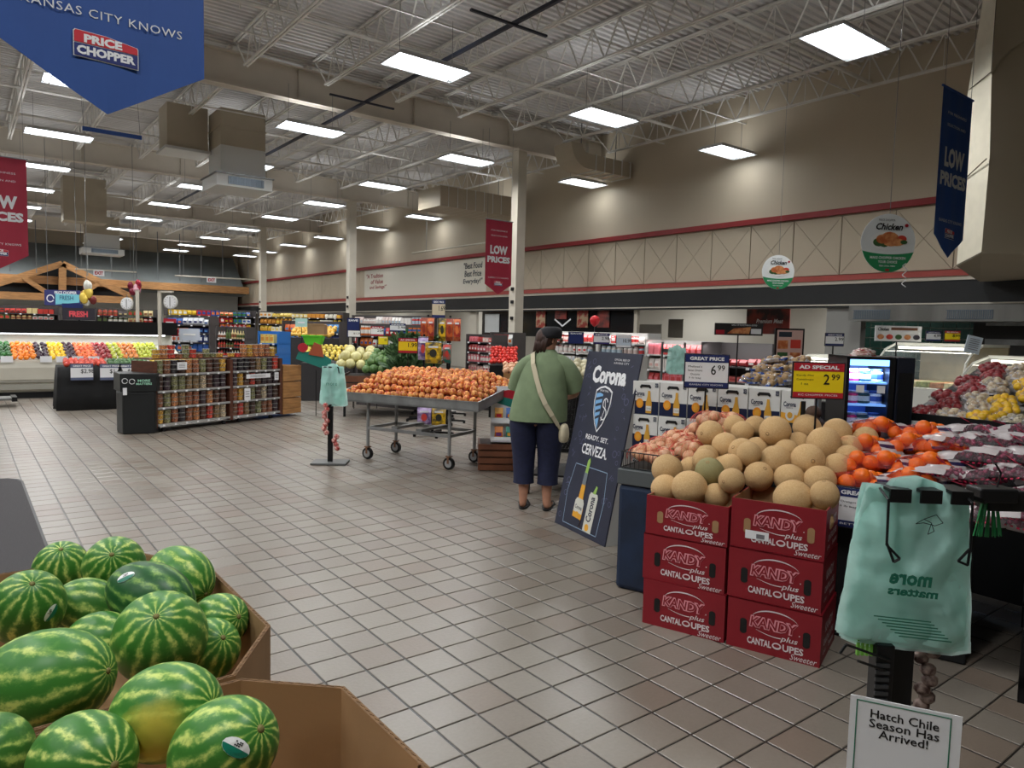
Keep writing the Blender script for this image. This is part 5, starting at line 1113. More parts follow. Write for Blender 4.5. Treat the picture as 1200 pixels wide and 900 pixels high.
# stacked wood crates at the right end of the rack
for k in range(3):
    o = thing('wooden_crate', '%s pine crate of the stack closing the right end of the nut rack' % ('bottom', 'middle', 'top')[k], 'crate', R0 + Matrix.Rotation(RY, 3, 'Z') @ Vector((RL - .25, -.0, .05 + k * .285)), RY); 
    for z in (0, .09, .18): MB().box(0, .42, 0, .014, z, z + .085).obj('slat', wood, o); MB().box(0, .014, .014, .45, z, z + .085).obj('slat', wood, o); MB().box(.406, .42, .014, .45, z, z + .085).obj('slat', wood, o)
    MB().box(.014, .406, .014, .45, 0, .012).obj('crate_base', wood, o); MB().box(.39, .415, .03, .06, 0, .27).obj('corner_post', wood, o)
t = thing('display_topper', 'teal and orange shaped cardboard topper on the crates beside the nut rack', 'sign', at(370, 421, 12.6), CYAW)
flat('teal_shape', [(-.35, .0), (.25, -.2), (.28, .0), (.05, .14), (-.3, .12)], t, mat('topper_teal', (24, 120, 108), .5), d=.01); flat('orange_shape', [(-.12, .08), (.15, .04), (.1, .25), (-.02, .3)], t, mat('topper_orange', (160, 76, 44), .5), y=-.02, d=.01); flat('red_badge', ell(-.22, .2, .09, .08), t, redp, y=-.02, d=.01)
# ================================================================ BANNERS AND HANGING SIGNS
banm = {'blue': mat('banner_blue', (38, 78, 150), .65, var=.08, scale=2), 'red': mat('banner_red', (158, 30, 56), .65, var=.08, scale=2)}
letw = mat('banner_letter', (216, 218, 220), .6); logor = mat('logo_red', (198, 36, 52), .5); logob = mat('logo_navy', (24, 40, 110), .5)
def banner(px0, px1, Y, ytip, H, colr, label, mirror=False, low=True, wires=True):
    a = on_y(px0, 200, Y); c = on_y(px1, 200, Y); W = c.x - a.x; xm = (a.x + c.x) / 2
    pm_ = 600 + FPX * (Vector((xm, Y, 1.585)) - CAM).dot(CR) / (Vector((xm, Y, 1.585)) - CAM).dot(CF); z0 = on_y(pm_, ytip, Y).z
    t = thing('hanging_banner', label, 'banner', (xm, Y, z0)); b = MB(); n = 14; hs = .30 * W
    top = []; bot = []
    for k in range(n + 1):
        x = -W / 2 + W * k / n; f = .004 * math.sin(k * 1.1 + Y); top.append((x, f, H)); bot.append((x, f, hs * abs(x) / (W / 2)))
    vs = top + [(x, f, H * .4) for x, f, z in top] + bot; N_ = n + 1
    b.v = [(x, f - .001, z) for x, f, z in vs] + [(x, f + .001, z) for x, f, z in vs]; o_ = len(vs)
    for r in range(2):
        for k in range(n):
            i = r * N_ + k; b.f.append((i, i + 1, i + N_ + 1, i + N_)); b.f.append((o_ + i, o_ + i + N_, o_ + i + N_ + 1, o_ + i + 1)); b.mi += [0, 0]
    b.obj('cloth', banm[colr], t); MB().tube((-W / 2 - .02, 0, H), (W / 2 + .02, 0, H), .012, 8).obj('rod', MATS['banner_blue'] if colr == 'blue' else wirem, t)
    if wires:
        b = MB(); 
        for s in (-1, 1): b.tube((s * W * .45, 0, H), (s * W * .45, 0, 6.2 - z0), .003, 4)
        b.obj('hanging_wire', wirem, t)
    y_ = -.007
    if low:
        text('FOR FRESHNESS', t, 0, H * .86, W * .62, .03, letw, y=y_); text('SELECTION AND', t, 0, H * .79, W * .62, .03, letw, y=y_)
        text('LOW', t, 0, H * .60, W * .66, H * .12, letw, y=y_, bold=.05); text('PRICES', t, 0, H * .47, W * .86, H * .085, letw, y=y_, bold=.05)
    text('KANSAS CITY KNOWS', t, 0, hs + H * .092, W * .76, .034, letw, y=y_, sp=1.1)
    L_ = bpy.data.objects.new('logo', None); COL.objects.link(L_); L_.parent = t; L_.location = (0, 0, 0); bpy.data.objects.remove(L_)
    lw = W * .15; zc = hs + H * .018
    sp_ = [(-lw, zc + .005), (-lw, zc + .045), (-lw + .006, zc + .052), (0, zc + .048), (lw - .004, zc + .030), (lw, zc + .024), (lw, zc + .002)]
    flat('logo_upper', [(x * 1.03, zc + (z - zc) * 1.05) for x, z in sp_], t, letw, y=y_); lu_ = flat('logo_upper', sp_, t, logor, y=y_ - .002); flat('logo_lower', [(-lw * 1.03, zc - .052), (lw * 1.03, zc - .06), (lw * 1.03, zc + .003), (-lw * 1.03, zc + .005)], t, letw, y=y_); flat('logo_lower', [(-lw, zc - .049), (lw, zc - .057), (lw, zc - .001), (-lw, zc + .001)], t, logob, y=y_ - .002)
    text('PRICE', lu_, -lw * .1, zc + .024, lw * 1.2, .034, white, y=y_ - .004, bold=.05); text('CHOPPER', t, 0, zc - .024, lw * 1.85, .036, white, y=y_ - .004, bold=.05)
    return t
def solveY(px0, px1, W):
    lo_, hi_ = 1.0, 30.0
    for _ in range(50):
        m = (lo_ + hi_) / 2
        if on_y(px1, 200, m).x - on_y(px0, 200, m).x < W: lo_ = m
        else: hi_ = m
    return lo_
BW = on_y(602, 300, 13.7).x - on_y(571, 300, 13.7).x
banner(571, 602, 13.7, 345, 1.72, 'red', 'red LOW PRICES banner hanging beside the nearest cream column')
banner(1099, 1134, solveY(1099, 1134, BW), 301, 1.80, 'blue', 'blue LOW PRICES banner hanging at the far right')
banner(-40, 31, solveY(-40, 31, BW), 315, 1.75, 'red', 'red LOW PRICES banner cut by the left edge')
banner(-5, 240, solveY(-5, 240, BW), 135, 1.75, 'blue', 'huge near blue banner with the store logo at the top left')
# a banner seen edge-on from below
p = at(132, 156, 11.5); t = thing('banner_rail', 'short blue rail hanging beyond the big blue banner', 'rail', p); MB().box(-.42, .42, -.02, .02, -.03, .03).obj('rail', banm['blue'], t); MB().tube((-.4, 0, 0), (-.5, 0, 6.2 - p.z), .004, 4).tube((.4, 0, 0), (.3, 0, 6.2 - p.z), .004, 4).obj('hanging_wire', wirem, t)
# oval chicken signs
gr = mat('sign_green', (36, 138, 84), .5); sg = mat('sign_plate', (226, 230, 230), .4); roast = mat('roast', (178, 92, 48), .5, c2=(214, 150, 96), scale=14, lo=.42, hi=.6); leafp = mat('leaf_print', (50, 88, 44), .6); tom = mat('tomato_print', (200, 60, 46), .5)
def oval(px, py, Z, wpx, label, s_=1):
    W = wpx * Z / FPX; p_ = at(px, py, Z); t = thing('hanging_sign', label, 'sign', p_, CYAW + .1); R_ = W / 2
    def bl(a): return (R_ * math.cos(a) * (1 if math.sin(a) > 0 else .98), R_ * (1.0 * math.sin(a)))
    P_ = [bl(2 * PI * i / 36) for i in range(36)]; MB().prism(P_, 0, .006).obj('board', sg, t)
    zc = -R_ * .28; lower = [(x * .995, z * .995) for x, z in P_ if z < zc - .001 * R_]; arc = [(R_ * .95 * (1 - 2 * i / 10), zc - R_ * .10 * (1 - (1 - 2 * i / 10) ** 2)) for i in range(11)]
    lower.sort(key=lambda q: math.atan2(q[1], q[0])); flat('green_band', lower + arc, t, gr, y=-.002)
    flat('plate', ell(0, R_ * .08, R_ * .66, R_ * .33), t, mat('plate_print', (232, 234, 232)), y=-.003); 
    for k, (x, z, rx, rz, m_) in enumerate(((-.28, .02, .16, .12, leafp), (-.12, .0, .14, .12, leafp), (.36, .16, .14, .10, tom), (.02, .16, .26, .19, roast), (-.2, .13, .16, .13, roast), (.22, .04, .22, .11, roast), (.05, .0, .2, .09, roast), (.42, .05, .1, .06, leafp))): flat('food_print', ell(x * R_ * 1.3, z * R_ + R_ * .0, rx * R_ * 1.3, rz * R_ * 1.2, 12), t, m_, y=-.0045 - k * .0006)
    text('Chicken', t, 0, R_ * .56, R_ * .98, R_ * .23, black, bold=.03, shear=.3, y=-.006); text('PRICE CHOPPER', t, -R_ * .1, R_ * .78, R_ * .6, R_ * .07, black, y=-.006); flat('heart', ell(R_ * .62, R_ * .62, R_ * .07, R_ * .06, 10), t, redp, y=-.005)
    for k, s in enumerate(('MAKE CHOPPER CHICKEN', 'YOUR CHOICE', 'FRESH. LOCAL. FAMILY.')): text(s, t, 0, -R_ * (.50 + k * .14), R_ * (1.3, .7, .6)[k], R_ * (.09, .09, .05)[k], white, y=-.006, bold=.02)
    flat('mini_logo', rect(-R_ * .07, R_ * .07, -R_ * .95, -R_ * .88), t, redp, y=-.006)
    MB().tube((0, .003, R_), (0, .003, 6.2 - p_.z), .003, 5).obj('hanging_wire', wirem, t); return t
oval(1041, 285, 6.9, 68, 'larger round hanging Chicken sign with green base, near the blue right-hand banner'); oval(912, 319, 11.2, 40, 'smaller round hanging Chicken sign over the yellow price sign')
# rolled paper spiral under the big oval sign
p = at(1060, 322, 6.9); t = thing('hook_spiral', 'thin white twisted hook hanging under the larger Chicken sign', 'hook', p); MB().path([(.02 * math.cos(k * .9), .02 * math.sin(k * .9), .11 - k * .012) for k in range(20)], .004, 5).obj('wire', white, t)
# quote board on the wall
Ya = on_x(571, 320, WX).y; Yb_ = on_x(428, 340, WX).y
t = thing('quote_board', 'long cream board on the wall with two quotations, behind the red banner', 'sign', (WX - .03, Yb_, 0), -PI / 2)
L_ = Yb_ - Ya; MB().box(0, L_, -.006, .0, z2b + .05, z1a - .04).obj('board', mat('board_cream', (222, 218, 204), .6), t)
qr = mat('quote_red', (150, 40, 44), .6); qn = mat('quote_navy', (40, 50, 60), .6)
for k, s in enumerate(('"A Tradition', 'of Value', 'and Savings!"')): text(s, t, .95 + (0, .2, .3)[k], 3.72 - k * .24, (1.5, 1.1, 1.5)[k], .18, qr, y=-.01, bold=.02, shear=.1)
for k, s in enumerate(('"Best Food', 'Best Price', 'Everyday!"')): text(s, t, L_ - .78, 3.75 - k * .27, (1.1, 1.0, 1.15)[k], .21, qn, y=-.01, bold=.02, shear=.1)
# cream corner structure at the right
t = struct(bpy.data.objects.new('wall_corner', None)); COL.objects.link(t)
cr = mat('corner_cream', (200, 188, 164), .65, var=.04, scale=1); cs = mat('corner_strip', (216, 210, 190), .6, var=.05, scale=6)
def col_pts(rows, Z): return [at(x, y, Z) for x, y in rows]
lft = [(1160, -60), (1152, 0), (1142, 60), (1134, 110), (1130, 180), (1126, 250), (1121, 312)]; rgt = [(1178, -60), (1168, 0), (1164, 50), (1162, 90), (1160, 180), (1154, 250), (1150, 297)]
Za, Zb2 = 9.6, 9.0; A_ = col_pts(lft, Za); B2 = col_pts(rgt, Zb2)
b = MB()
for k in range(6): b.face([A_[k], B2[k], B2[k + 1], A_[k + 1]])
b.obj('curved_strip', cs, t); bk = Vector((2.9, .75, 0)); rt = Vector((1.9, -1.9, 0)); b = MB()
for k in range(6):
    b.face([A_[k], A_[k + 1], A_[k + 1] + bk, A_[k] + bk]); b.face([B2[k], B2[k] + rt, B2[k + 1] + rt, B2[k + 1]])
    b.face([A_[k] + bk, A_[k + 1] + bk, B2[k + 1] + rt + bk, B2[k] + rt + bk])
b.face([A_[6], B2[6], B2[6] + rt, B2[6] + rt + bk, A_[6] + bk]); b.obj('corner_box', cr, t)
b = MB(); ar = [at(x, y, 8.9) for x, y in ((1162, 86), (1172, 70), (1184, 58), (1200, 48), (1240, 36))]; top_ = [q + Vector((0, 0, 2.2)) for q in ar]
for k in range(4): b.face([ar[k], ar[k + 1], top_[k + 1], top_[k]]); b.face([ar[k], ar[k + 1], ar[k + 1] + bk * .3, ar[k] + bk * .3])
b.obj('arched_header', cr, t)
for q0, q1 in (((1128, 212), (1156, 186)), ((1121, 311), (1150, 296)), ((1136, 105), (1162, 84))): b = MB(); b.tube(at(*q0, Za - .03), at(*q1, Zb2 - .03), .008, 5); b.obj('panel_joint', mat('joint_line', (90, 80, 66), .8), t)
b = MB(); b.tube(at(1162, 86, 8.95), at(1168, 0, 8.95), .008, 5); b.obj('panel_joint', MATS['joint_line'], t)
# ================================================================ GENERIC GOODS
PAL = {'bright': [(196, 40, 44), (236, 196, 50), (40, 80, 160), (240, 240, 236), (60, 130, 70), (226, 120, 40)], 'white': [(232, 228, 224), (216, 196, 190), (200, 60, 60), (240, 236, 232), (180, 200, 214)], 'meat': [(170, 60, 60), (206, 110, 104), (226, 200, 196), (150, 40, 44), (232, 228, 224)], 'yellow': [(232, 196, 70), (236, 210, 120), (220, 150, 60), (240, 236, 220)], 'blue': [(44, 90, 170), (230, 234, 240), (80, 140, 200), (220, 110, 60), (30, 50, 110)], 'mixed': [(150, 90, 60), (200, 60, 50), (226, 206, 150), (90, 110, 60), (60, 50, 50), (230, 226, 220)], 'pink': [(226, 120, 130), (236, 190, 180), (240, 232, 226), (200, 70, 70)]}
GM = {}
def good(kind, c, lc):
    k = (kind, c, lc)
    if k in GM: return GM[k]
    m1 = mat('pack_%d_%d_%d' % c, c, .4, var=.2, scale=20, lo=.45, hi=.55); m2 = mat('pack_%d_%d_%d' % lc, lc, .4, var=.2, scale=20, lo=.45, hi=.55); b = MB()
    if kind == 'food_box': b.box(-.5, .5, -.5, .5, 0, 1); b.m = 1; b.box(-.36, .36, -.512, -.5, .25, .7); b.box(-.3, .1, -.516, -.51, .8, .9)
    elif kind == 'jar': b.lathe([(.44, 0), (.5, .06), (.5, .7), (.36, .82), (.36, .84)], 10); b.m = 1; b.lathe([(.40, .84), (.40, 1)], 10); b.lathe([(.506, .2), (.506, .6)], 10)
    elif kind == 'bottle': b.lathe([(.42, 0), (.45, .05), (.45, .55), (.18, .75), (.16, .9)], 10); b.m = 1; b.lathe([(.19, .9), (.19, 1)], 8); b.lathe([(.46, .15), (.46, .45)], 10)
    else:
        b.loft([[(-.5, -.04, 0), (.5, -.04, 0), (.5, .04, 0), (-.5, .04, 0)], [(-.47, -.32, .2), (.47, -.32, .2), (.47, .32, .2), (-.47, .32, .2)], [(-.45, -.34, .6), (.45, -.34, .6), (.45, .34, .6), (-.45, .34, .6)], [(-.5, -.03, 1), (.5, -.03, 1), (.5, .03, 1), (-.5, .03, 1)]]); b.m = 1; b.face([(-.3, -.36, .3), (.3, -.36, .3), (.3, -.36, .55), (-.3, -.36, .55)])
    GM[k] = b.mesh(kind, [m1, m2]); return GM[k]
cname = lambda c: min((('red', (196, 40, 44)), ('yellow', (232, 200, 70)), ('blue', (50, 90, 170)), ('white', (236, 234, 230)), ('green', (70, 125, 70)), ('orange', (226, 120, 50)), ('pink', (222, 130, 130)), ('brown', (150, 90, 60)), ('dark', (50, 45, 50)), ('pale blue', (150, 190, 215))), key=lambda t_: sum((a - b_) ** 2 for a, b_ in zip(t_[1], c)))[0]
KN = {'food_box': ('box', 'boxes'), 'jar': ('jar', 'jars'), 'bottle': ('bottle', 'bottles'), 'snack_pouch': ('pouch', 'pouches')}
darks = mat('shelf_dark', (74, 70, 70), .5); whites = mat('shelf_white', (206, 206, 202), .5)
def shelf(px0, Z0, px1, Z1, zs, where, pal, kinds=('food_box', 'jar', 'snack_pouch'), w=.11, depth=.4, m=darks, zt=None, zb=0.0, back=True, rows=1, hfill=.97, slope=0.0, tags=True, lamp=0):
    A = at(px0, 400, Z0); B_ = at(px1, 400, Z1); A.z = B_.z = 0; d = B_ - A; L_ = d.length; yaw = math.atan2(d.y, d.x); t = thing('shelf_unit', 'shelf unit ' + where, 'shelf', A, yaw)
    zt = zt or zs[-1] + .25; zs2 = zs + [zt]
    for x in (0, L_ - .03): MB().box(x, x + .03, 0, depth, zb, zt).obj('side_panel', m, t)
    if back: MB().box(0, L_, depth - .02, depth, zb, zt).obj('back_panel', m, t)
    for z in zs: MB().box(.0, L_, 0, depth, z - .02, z).obj('shelf_board', m, t)
    MB().box(0, L_, .02, depth, zb, zb + .1).obj('plinth', m, t)
    Rm = Matrix.Rotation(yaw, 3, 'Z'); pc = PAL[pal]
    for li, z in enumerate(zs):
        if tags:
            b = MB(); x = .06
            while x < L_ - .08: b.box(x, x + .05, -.006, .0, z - .035, z - .005); x += .33
            b.obj('price_strip', white, t)
        hmax = (zs2[li + 1] - z - .03) * hfill; x = w * .6 + .03
        while x < L_ - w * .6 - .03:
            c = random.choice(pc); lc = random.choice(pc); k_ = random.choice(kinds); nrep = random.randint(2, 4); me_ = good(k_, c, lc); hh = hmax * random.uniform(.72, 1)
            for _ in range(nrep):
                if x > L_ - w * .6 - .03: break
                for r_ in range(rows):
                    p_ = A + Rm @ Vector((x, .02 + w * .5 + r_ * w, z + .0005)); o = bpy.data.objects.new(k_, me_); COL.objects.link(o); o.location = p_; o.rotation_euler = (0, 0, yaw + random.uniform(-.06, .06)); o.scale = (w * .88, w * .85, hh)
                    sh = ('bottom', 'second', 'third', 'fourth', 'fifth')[li] if len(zs) > 1 else 'only'
                    tag(o, '%s %s, %s label, %s shelf %s' % (cname(c), KN[k_][0], cname(lc), sh, where), KN[k_][0], '%s %s on the %s shelf %s' % (cname(c), KN[k_][1], sh, where))
                x += w
    if lamp:
        ld = bpy.data.lights.new('case_lamp', 'AREA'); ld.shape = 'RECTANGLE'; ld.size = L_ * .9; ld.size_y = .05; ld.energy = lamp; lo_ = bpy.data.objects.new('case_lamp', ld); COL.objects.link(lo_); lo_.parent = t; lo_.location = (L_ / 2, .02, zt - .03); lo_.rotation_euler = (.5, 0, 0)
    return t
random.seed(21)
def zz(px, py, Z): return at(px, py, Z).z
# far runs
shelf(196, 25, 300, 27, [1.35, 1.62, 1.86], 'far behind the nut rack, left', 'bright', w=.16, zt=2.1)
shelf(302, 25, 402, 24, [1.35, 1.62, 1.86], 'far behind the nut rack, right', 'yellow', w=.16, zt=2.05)
shelf(412, 22, 500, 20, [1.1, 1.4, 1.66], 'far behind the peaches', 'white', w=.14, zt=1.95)
shelf(-30, 19.6, 70, 20.4, [1.36, 1.56, 1.74], 'above the fruit case, far left', 'mixed', w=.13, zt=1.95)
shelf(112, 20.4, 186, 21, [1.34, 1.54, 1.74], 'above the fruit case, right of the sale sign', 'mixed', w=.13, zt=1.95)
shelf(192, 17.5, 246, 17.3, [.9, 1.12, 1.34, 1.54], 'behind the left half of the nut rack', 'blue', w=.14, zt=1.75, kinds=('food_box', 'snack_pouch'))
shelf(252, 16.4, 288, 16.2, [.85, 1.05, 1.25], 'of bottles behind the nut rack', 'mixed', w=.07, kinds=('bottle',), zt=1.52)
shelf(302, 15.2, 326, 15.0, [.98, 1.2], 'bright blue, behind the nut rack', 'yellow', w=.12, m=mat('bright_blue', (40, 110, 190), .4), kinds=('food_box',), zt=1.45)
shelf(330, 20, 398, 19.5, [1.12, 1.40], 'behind the bananas', 'blue', w=.17, zt=1.72)
shelf(418, 14.6, 494, 13.8, [.95, 1.2, 1.42], 'with price cards behind the kale', 'bright', w=.11, zt=1.66)
shelf(546, 14.6, 577, 14.0, [.75, .95, 1.15, 1.35], 'beside the tomatoes, left', 'pink', w=.09, zt=1.5)
shelf(574, 15.0, 602, 14.6, [1.28], 'of bagged salad left of the column', 'bright', w=.13, zt=1.55, kinds=('snack_pouch',))
shelf(640, 13.4, 700, 12.6, [.8, 1.02, 1.22, 1.42], 'brightly lit, right of the shopper\'s cap', 'white', w=.11, m=whites, zt=1.6, lamp=1.8)
shelf(700, 12.6, 760, 11.9, [.8, 1.02, 1.22, 1.42], 'brightly lit, above the beer standee', 'white', w=.11, m=whites, zt=1.6, lamp=1.8)
shelf(756, 11.2, 826, 10.2, [.85, 1.05, 1.28], 'of white packs left of the meat case', 'pink', w=.12, m=whites, zt=1.5, kinds=('food_box', 'snack_pouch'), lamp=1.5)
shelf(822, 9.6, 908, 8.7, [.78, 1.0, 1.2], 'of packed meat behind the GREAT PRICE sign', 'meat', w=.13, kinds=('food_box', 'snack_pouch'), hfill=.4, zt=1.50, rows=2, lamp=2.5)
# red price cards etc. behind the rack
for px, py, wp_, hp_, m_, lab in ((199, 378, 15, 9, redp, 'upper red shelf card behind the nut rack'), (203, 390, 12, 8, redp, 'lower red shelf card behind the nut rack'), (195, 386, 8, 6, mat('card_green', (20, 110, 84)), 'green shelf card between the two red ones'), (222, 392, 24, 14, mat('card_pale', (196, 204, 220)), 'pale shelf card behind the nut rack'), (353, 366 + 12, 14, 10, mat('mint_card', (180, 220, 210)), 'pale green card above the mangoes')):
    Z = 17; t = thing('shelf_card', lab, 'card', at(px, py, Z), CYAW); s_ = Z / FPX; MB().box(-wp_ * s_ / 2, wp_ * s_ / 2, 0, .01, -hp_ * s_ / 2, hp_ * s_ / 2).obj('card', m_, t); flat('print_line', rect(-wp_ * s_ * .3, wp_ * s_ * .3, -.02, .02), t, white, y=-.004)
# ================================================================ PILES
def pile_mesh(kind, c, c2, prof=None): return blob(kind, mat('skin_' + kind + '_%d' % c[0], c, .45, c2=c2, scale=1.5, rand=.2, lo=.4, hi=.65), prof, 8)
RND = None
def pile(kind, me_, origin, ux, uy, nx, ny, r, label, cat, grp, rise=0.0, jit=.2, layers=1, elong=None):
    ux = Vector(ux); uy = Vector(uy)
    for l in range(layers):
        for j in range(ny - l):
            for i in range(nx - l):
                p_ = Vector(origin) + ux * ((i + .5 * l + .5 + random.uniform(-jit, jit) * .5 + (.25 if j % 2 else -.25) * .5) / nx) + uy * ((j + .5 * l + .5 + random.uniform(-jit, jit) * .5) / ny) + Vector((0, 0, l * r * 1.3 + random.uniform(-.15, .25) * r))
                rr = r * random.uniform(.88, 1.1); single(kind, me_, p_, (rr, rr, rr * elong) if elong else rr, label, cat, grp)
# refrigerated fruit case
FX0, FX1, FY = -4.2, 3.95, 17.15
cm_ = mat('case_cream', (196, 192, 178), .45, var=.05, scale=2); cg = mat('case_grey', (150, 148, 138), .45)
t = thing('produce_case', 'long cream refrigerated produce case with a black canopy along the left side', 'refrigerated case', (FX0, FY, 0)); L_ = FX1 - FX0
prof = [(.12, .0), (.12, .12), (.06, .18), (.06, .30), (.0, .38), (-.02, .62), (.0, .72), (.06, .74), (1.15, 1.06), (1.25, 1.35), (1.35, 1.35), (1.35, 0)]
b = MB(); b.add([(0, y_, z) for y_, z in prof] + [(L_, y_, z) for y_, z in prof], [(i, (i + 1) % 12, 12 + (i + 1) % 12, 12 + i) for i in range(12)] + [tuple(range(12)), tuple(range(12, 24))[::-1]]); b.obj('case_body', cm_, t)
for z, h_ in ((.18, .1), (.33, .03)): MB().box(0, L_, .035 if z < .3 else .01, .06, z, z + h_).obj('bumper', cg, t)
MB().box(0, L_, .1, .12, 0, .12).obj('kick_plate', blackm, t); MB().box(0, L_, .62, 1.3, 1.29, 1.58).obj('canopy', blackm, t)
MB().box(0, L_, -.0, .03, .70, .76).obj('front_rail', pale, t); MB().box(.2, L_ - .2, .9, 1.0, 1.265, 1.288).obj('lamp_strip', tubem, t)
ld = bpy.data.lights.new('case_lamp', 'AREA'); ld.shape = 'RECTANGLE'; ld.size = L_ * .95; ld.size_y = .1; ld.energy = 16; lo_ = bpy.data.objects.new('case_lamp', ld); COL.objects.link(lo_); lo_.parent = t; lo_.location = (L_ / 2, .85, 1.26); lo_.rotation_euler = (-.25, 0, 0)
PL = [(-24, 13, 'green_pepper', (44, 110, 40), (30, 84, 34), 'green'), (13, 41, 'orange', (240, 140, 30), (236, 120, 20), 'orange'), (40, 57, 'plum', (40, 26, 44), (60, 30, 50), 'dark purple'), (57, 76, 'lemon', (244, 206, 40), (236, 186, 20), 'yellow'), (75, 88, 'plum', (52, 30, 46), (70, 36, 50), 'dark plum coloured'), (88, 111, 'nectarine', (226, 92, 50), (240, 140, 70), 'orange red'), (109, 129, 'apple', (136, 30, 42), (160, 50, 50), 'dark red'), (128, 143, 'apple', (190, 196, 70), (170, 180, 60), 'yellow green'), (141, 160, 'apple', (206, 110, 50), (226, 160, 80), 'red and yellow'), (160, 186, 'pear', (196, 198, 60), (170, 186, 50), 'lime yellow')]
fcn = ['far left', 'second from the left', 'third from the left', 'fourth', 'fifth', 'sixth', 'seventh', 'eighth', 'ninth', 'last, at the right end']
for k, (x0, x1, kn, c, c2, cn_) in enumerate(PL):
    a = on_y(x0, 415, FY + .5).x; b_ = on_y(x1, 415, FY + .5).x; me_ = pile_mesh(kn, c, c2); nx = max(2, int((b_ - a) / .088))
    pile(kn, me_, (a, FY + .10, .80), (b_ - a, 0, 0), (0, .95, .28), nx, 9, .046, '%s %s in the %s pile of the fruit case' % (cn_, kn.replace('_', ' '), fcn[k]), kn.replace('_', ' '), '%s %ss in the %s pile of the fruit case' % (cn_, kn.replace('_', ' '), fcn[k]))
for x in (8, 54, 73, 91, 110):
    p_ = on_y(x, 421, FY - .04); o = MB().box(-.1, .1, -.004, .004, -.06, .06).obj('price_card', white, None, loc=p_); tag(o, 'small white price card on the fruit case rail, %s' % {8: 'far left', 54: 'below the dark plums', 73: 'below the lemons', 91: 'below the nectarines, left', 110: 'below the nectarines, right'}[x], 'card')
# draped table in front of the case
t = thing('draped_table', 'long table under a black cloth in front of the fruit case', 'table', (1.32, 14.62, 0), -.05); b = MB(); n = 46; Lx, Ly = 2.5, .9; rg_ = []
per = [(Lx * i / 20, 0) for i in range(20)] + [(Lx, Ly * i / 6) for i in range(6)] + [(Lx - Lx * i / 20, Ly) for i in range(20)] + [(0, Ly - Ly * i / 6) for i in range(6)]
for z, f in ((0.0, .07), (.25, .05), (.55, .025), (.76, .0)): rg_.append([((x - Lx / 2) * (1 + f * .4) + Lx / 2 + f * .5 * math.sin(i * 1.9), (y_ - Ly / 2) * (1 + f * .6) + Ly / 2 + f * .5 * math.cos(i * 1.6), z) for i, (x, y_) in enumerate(per)])
b.loft(rg_); b.obj('black_cloth', blackf, t, smooth=True)
Rt = Matrix.Rotation(-.05, 3, 'Z')
for k, (x0, x1, kn, c, c2, cn_) in enumerate(((.1, .75, 'tomato', (196, 50, 40), (220, 90, 60), 'red'), (.8, 1.45, 'avocado', (50, 90, 50), (80, 120, 60), 'green'), (1.5, 2.4, 'banana_squash', (226, 190, 60), (236, 206, 90), 'yellow'))):
    o_ = Vector((1.32, 14.62, .80)) + Rt @ Vector((x0, .05, 0)); pile(kn, pile_mesh(kn, c, c2), o_, Rt @ Vector((x1 - x0, 0, 0)), Rt @ Vector((0, .7, .06)), 8, 6, .042, '%s %s on the black draped table' % (cn_, kn.replace('_', ' ')), 'vegetable', '%s %ss on the black draped table' % (cn_, kn.replace('_', ' ')))
for px, pr_, lab in ((96, '$2.98', 'left of the pair'), (130, '$1.68', 'right of the pair'), (151, '$0.99', 'partly behind the black bin hood')):
    p_ = on_y(px, 436, 14.5); g = price_sign(p_, 0, .34, .28, 'GREAT PRICE', mat('faded_navy', (90, 100, 130)), white, [], pr_, '', 'white price sign on the black draped table, ' + lab)
# small trolley at far left
t = thing('platform_trolley', 'low dark trolley corner by the fruit case at the left edge', 'trolley', on_z(-10, 478)); MB().box(-.8, .35, 0, .5, .12, .16).obj('deck', steel, t); MB().tube((-.0, .2, 0.06), (.05, .2, .06), .055, 10).tube((-.6, .2, 0.06), (-.55, .2, .06), .055, 10).obj('wheel', blackm, t); MB().box(.3, .38, -.02, .52, .10, .18).obj('bumper', blackm, t)
# timber truss
Yt = 42.6; P = lambda px, py: on_y(px, py, Yt)
t = thing('timber_truss', 'decorative pine roof truss over the produce department at the left', 'truss', P(73, 340)); o0 = P(73, 340)
pk, lf, rt_, bl_, br = P(73, 309), P(-70, 357), P(152, 347), P(-80, 349), P(152, 353)
for nm, a, c, w_ in (('rafter', pk, P(-62, 351), .3), ('rafter', pk, rt_, .3), ('tie_beam', P(-70, 343), P(155, 352), .36), ('king_post', pk, P(73, 347), .32), ('brace', P(28, 326), P(60, 346), .22), ('brace', P(117, 331), P(90, 348), .22)): MB().beam(a - o0, c - o0, .25, w_).obj(nm, wood, t)
b = MB(); b.face([pk - o0 + Vector((0, .4, 0)), P(-62, 351) - o0 + Vector((0, .4, 0)), rt_ - o0 + Vector((0, .4, 0))]); b.obj('dark_backing', blackf, t)
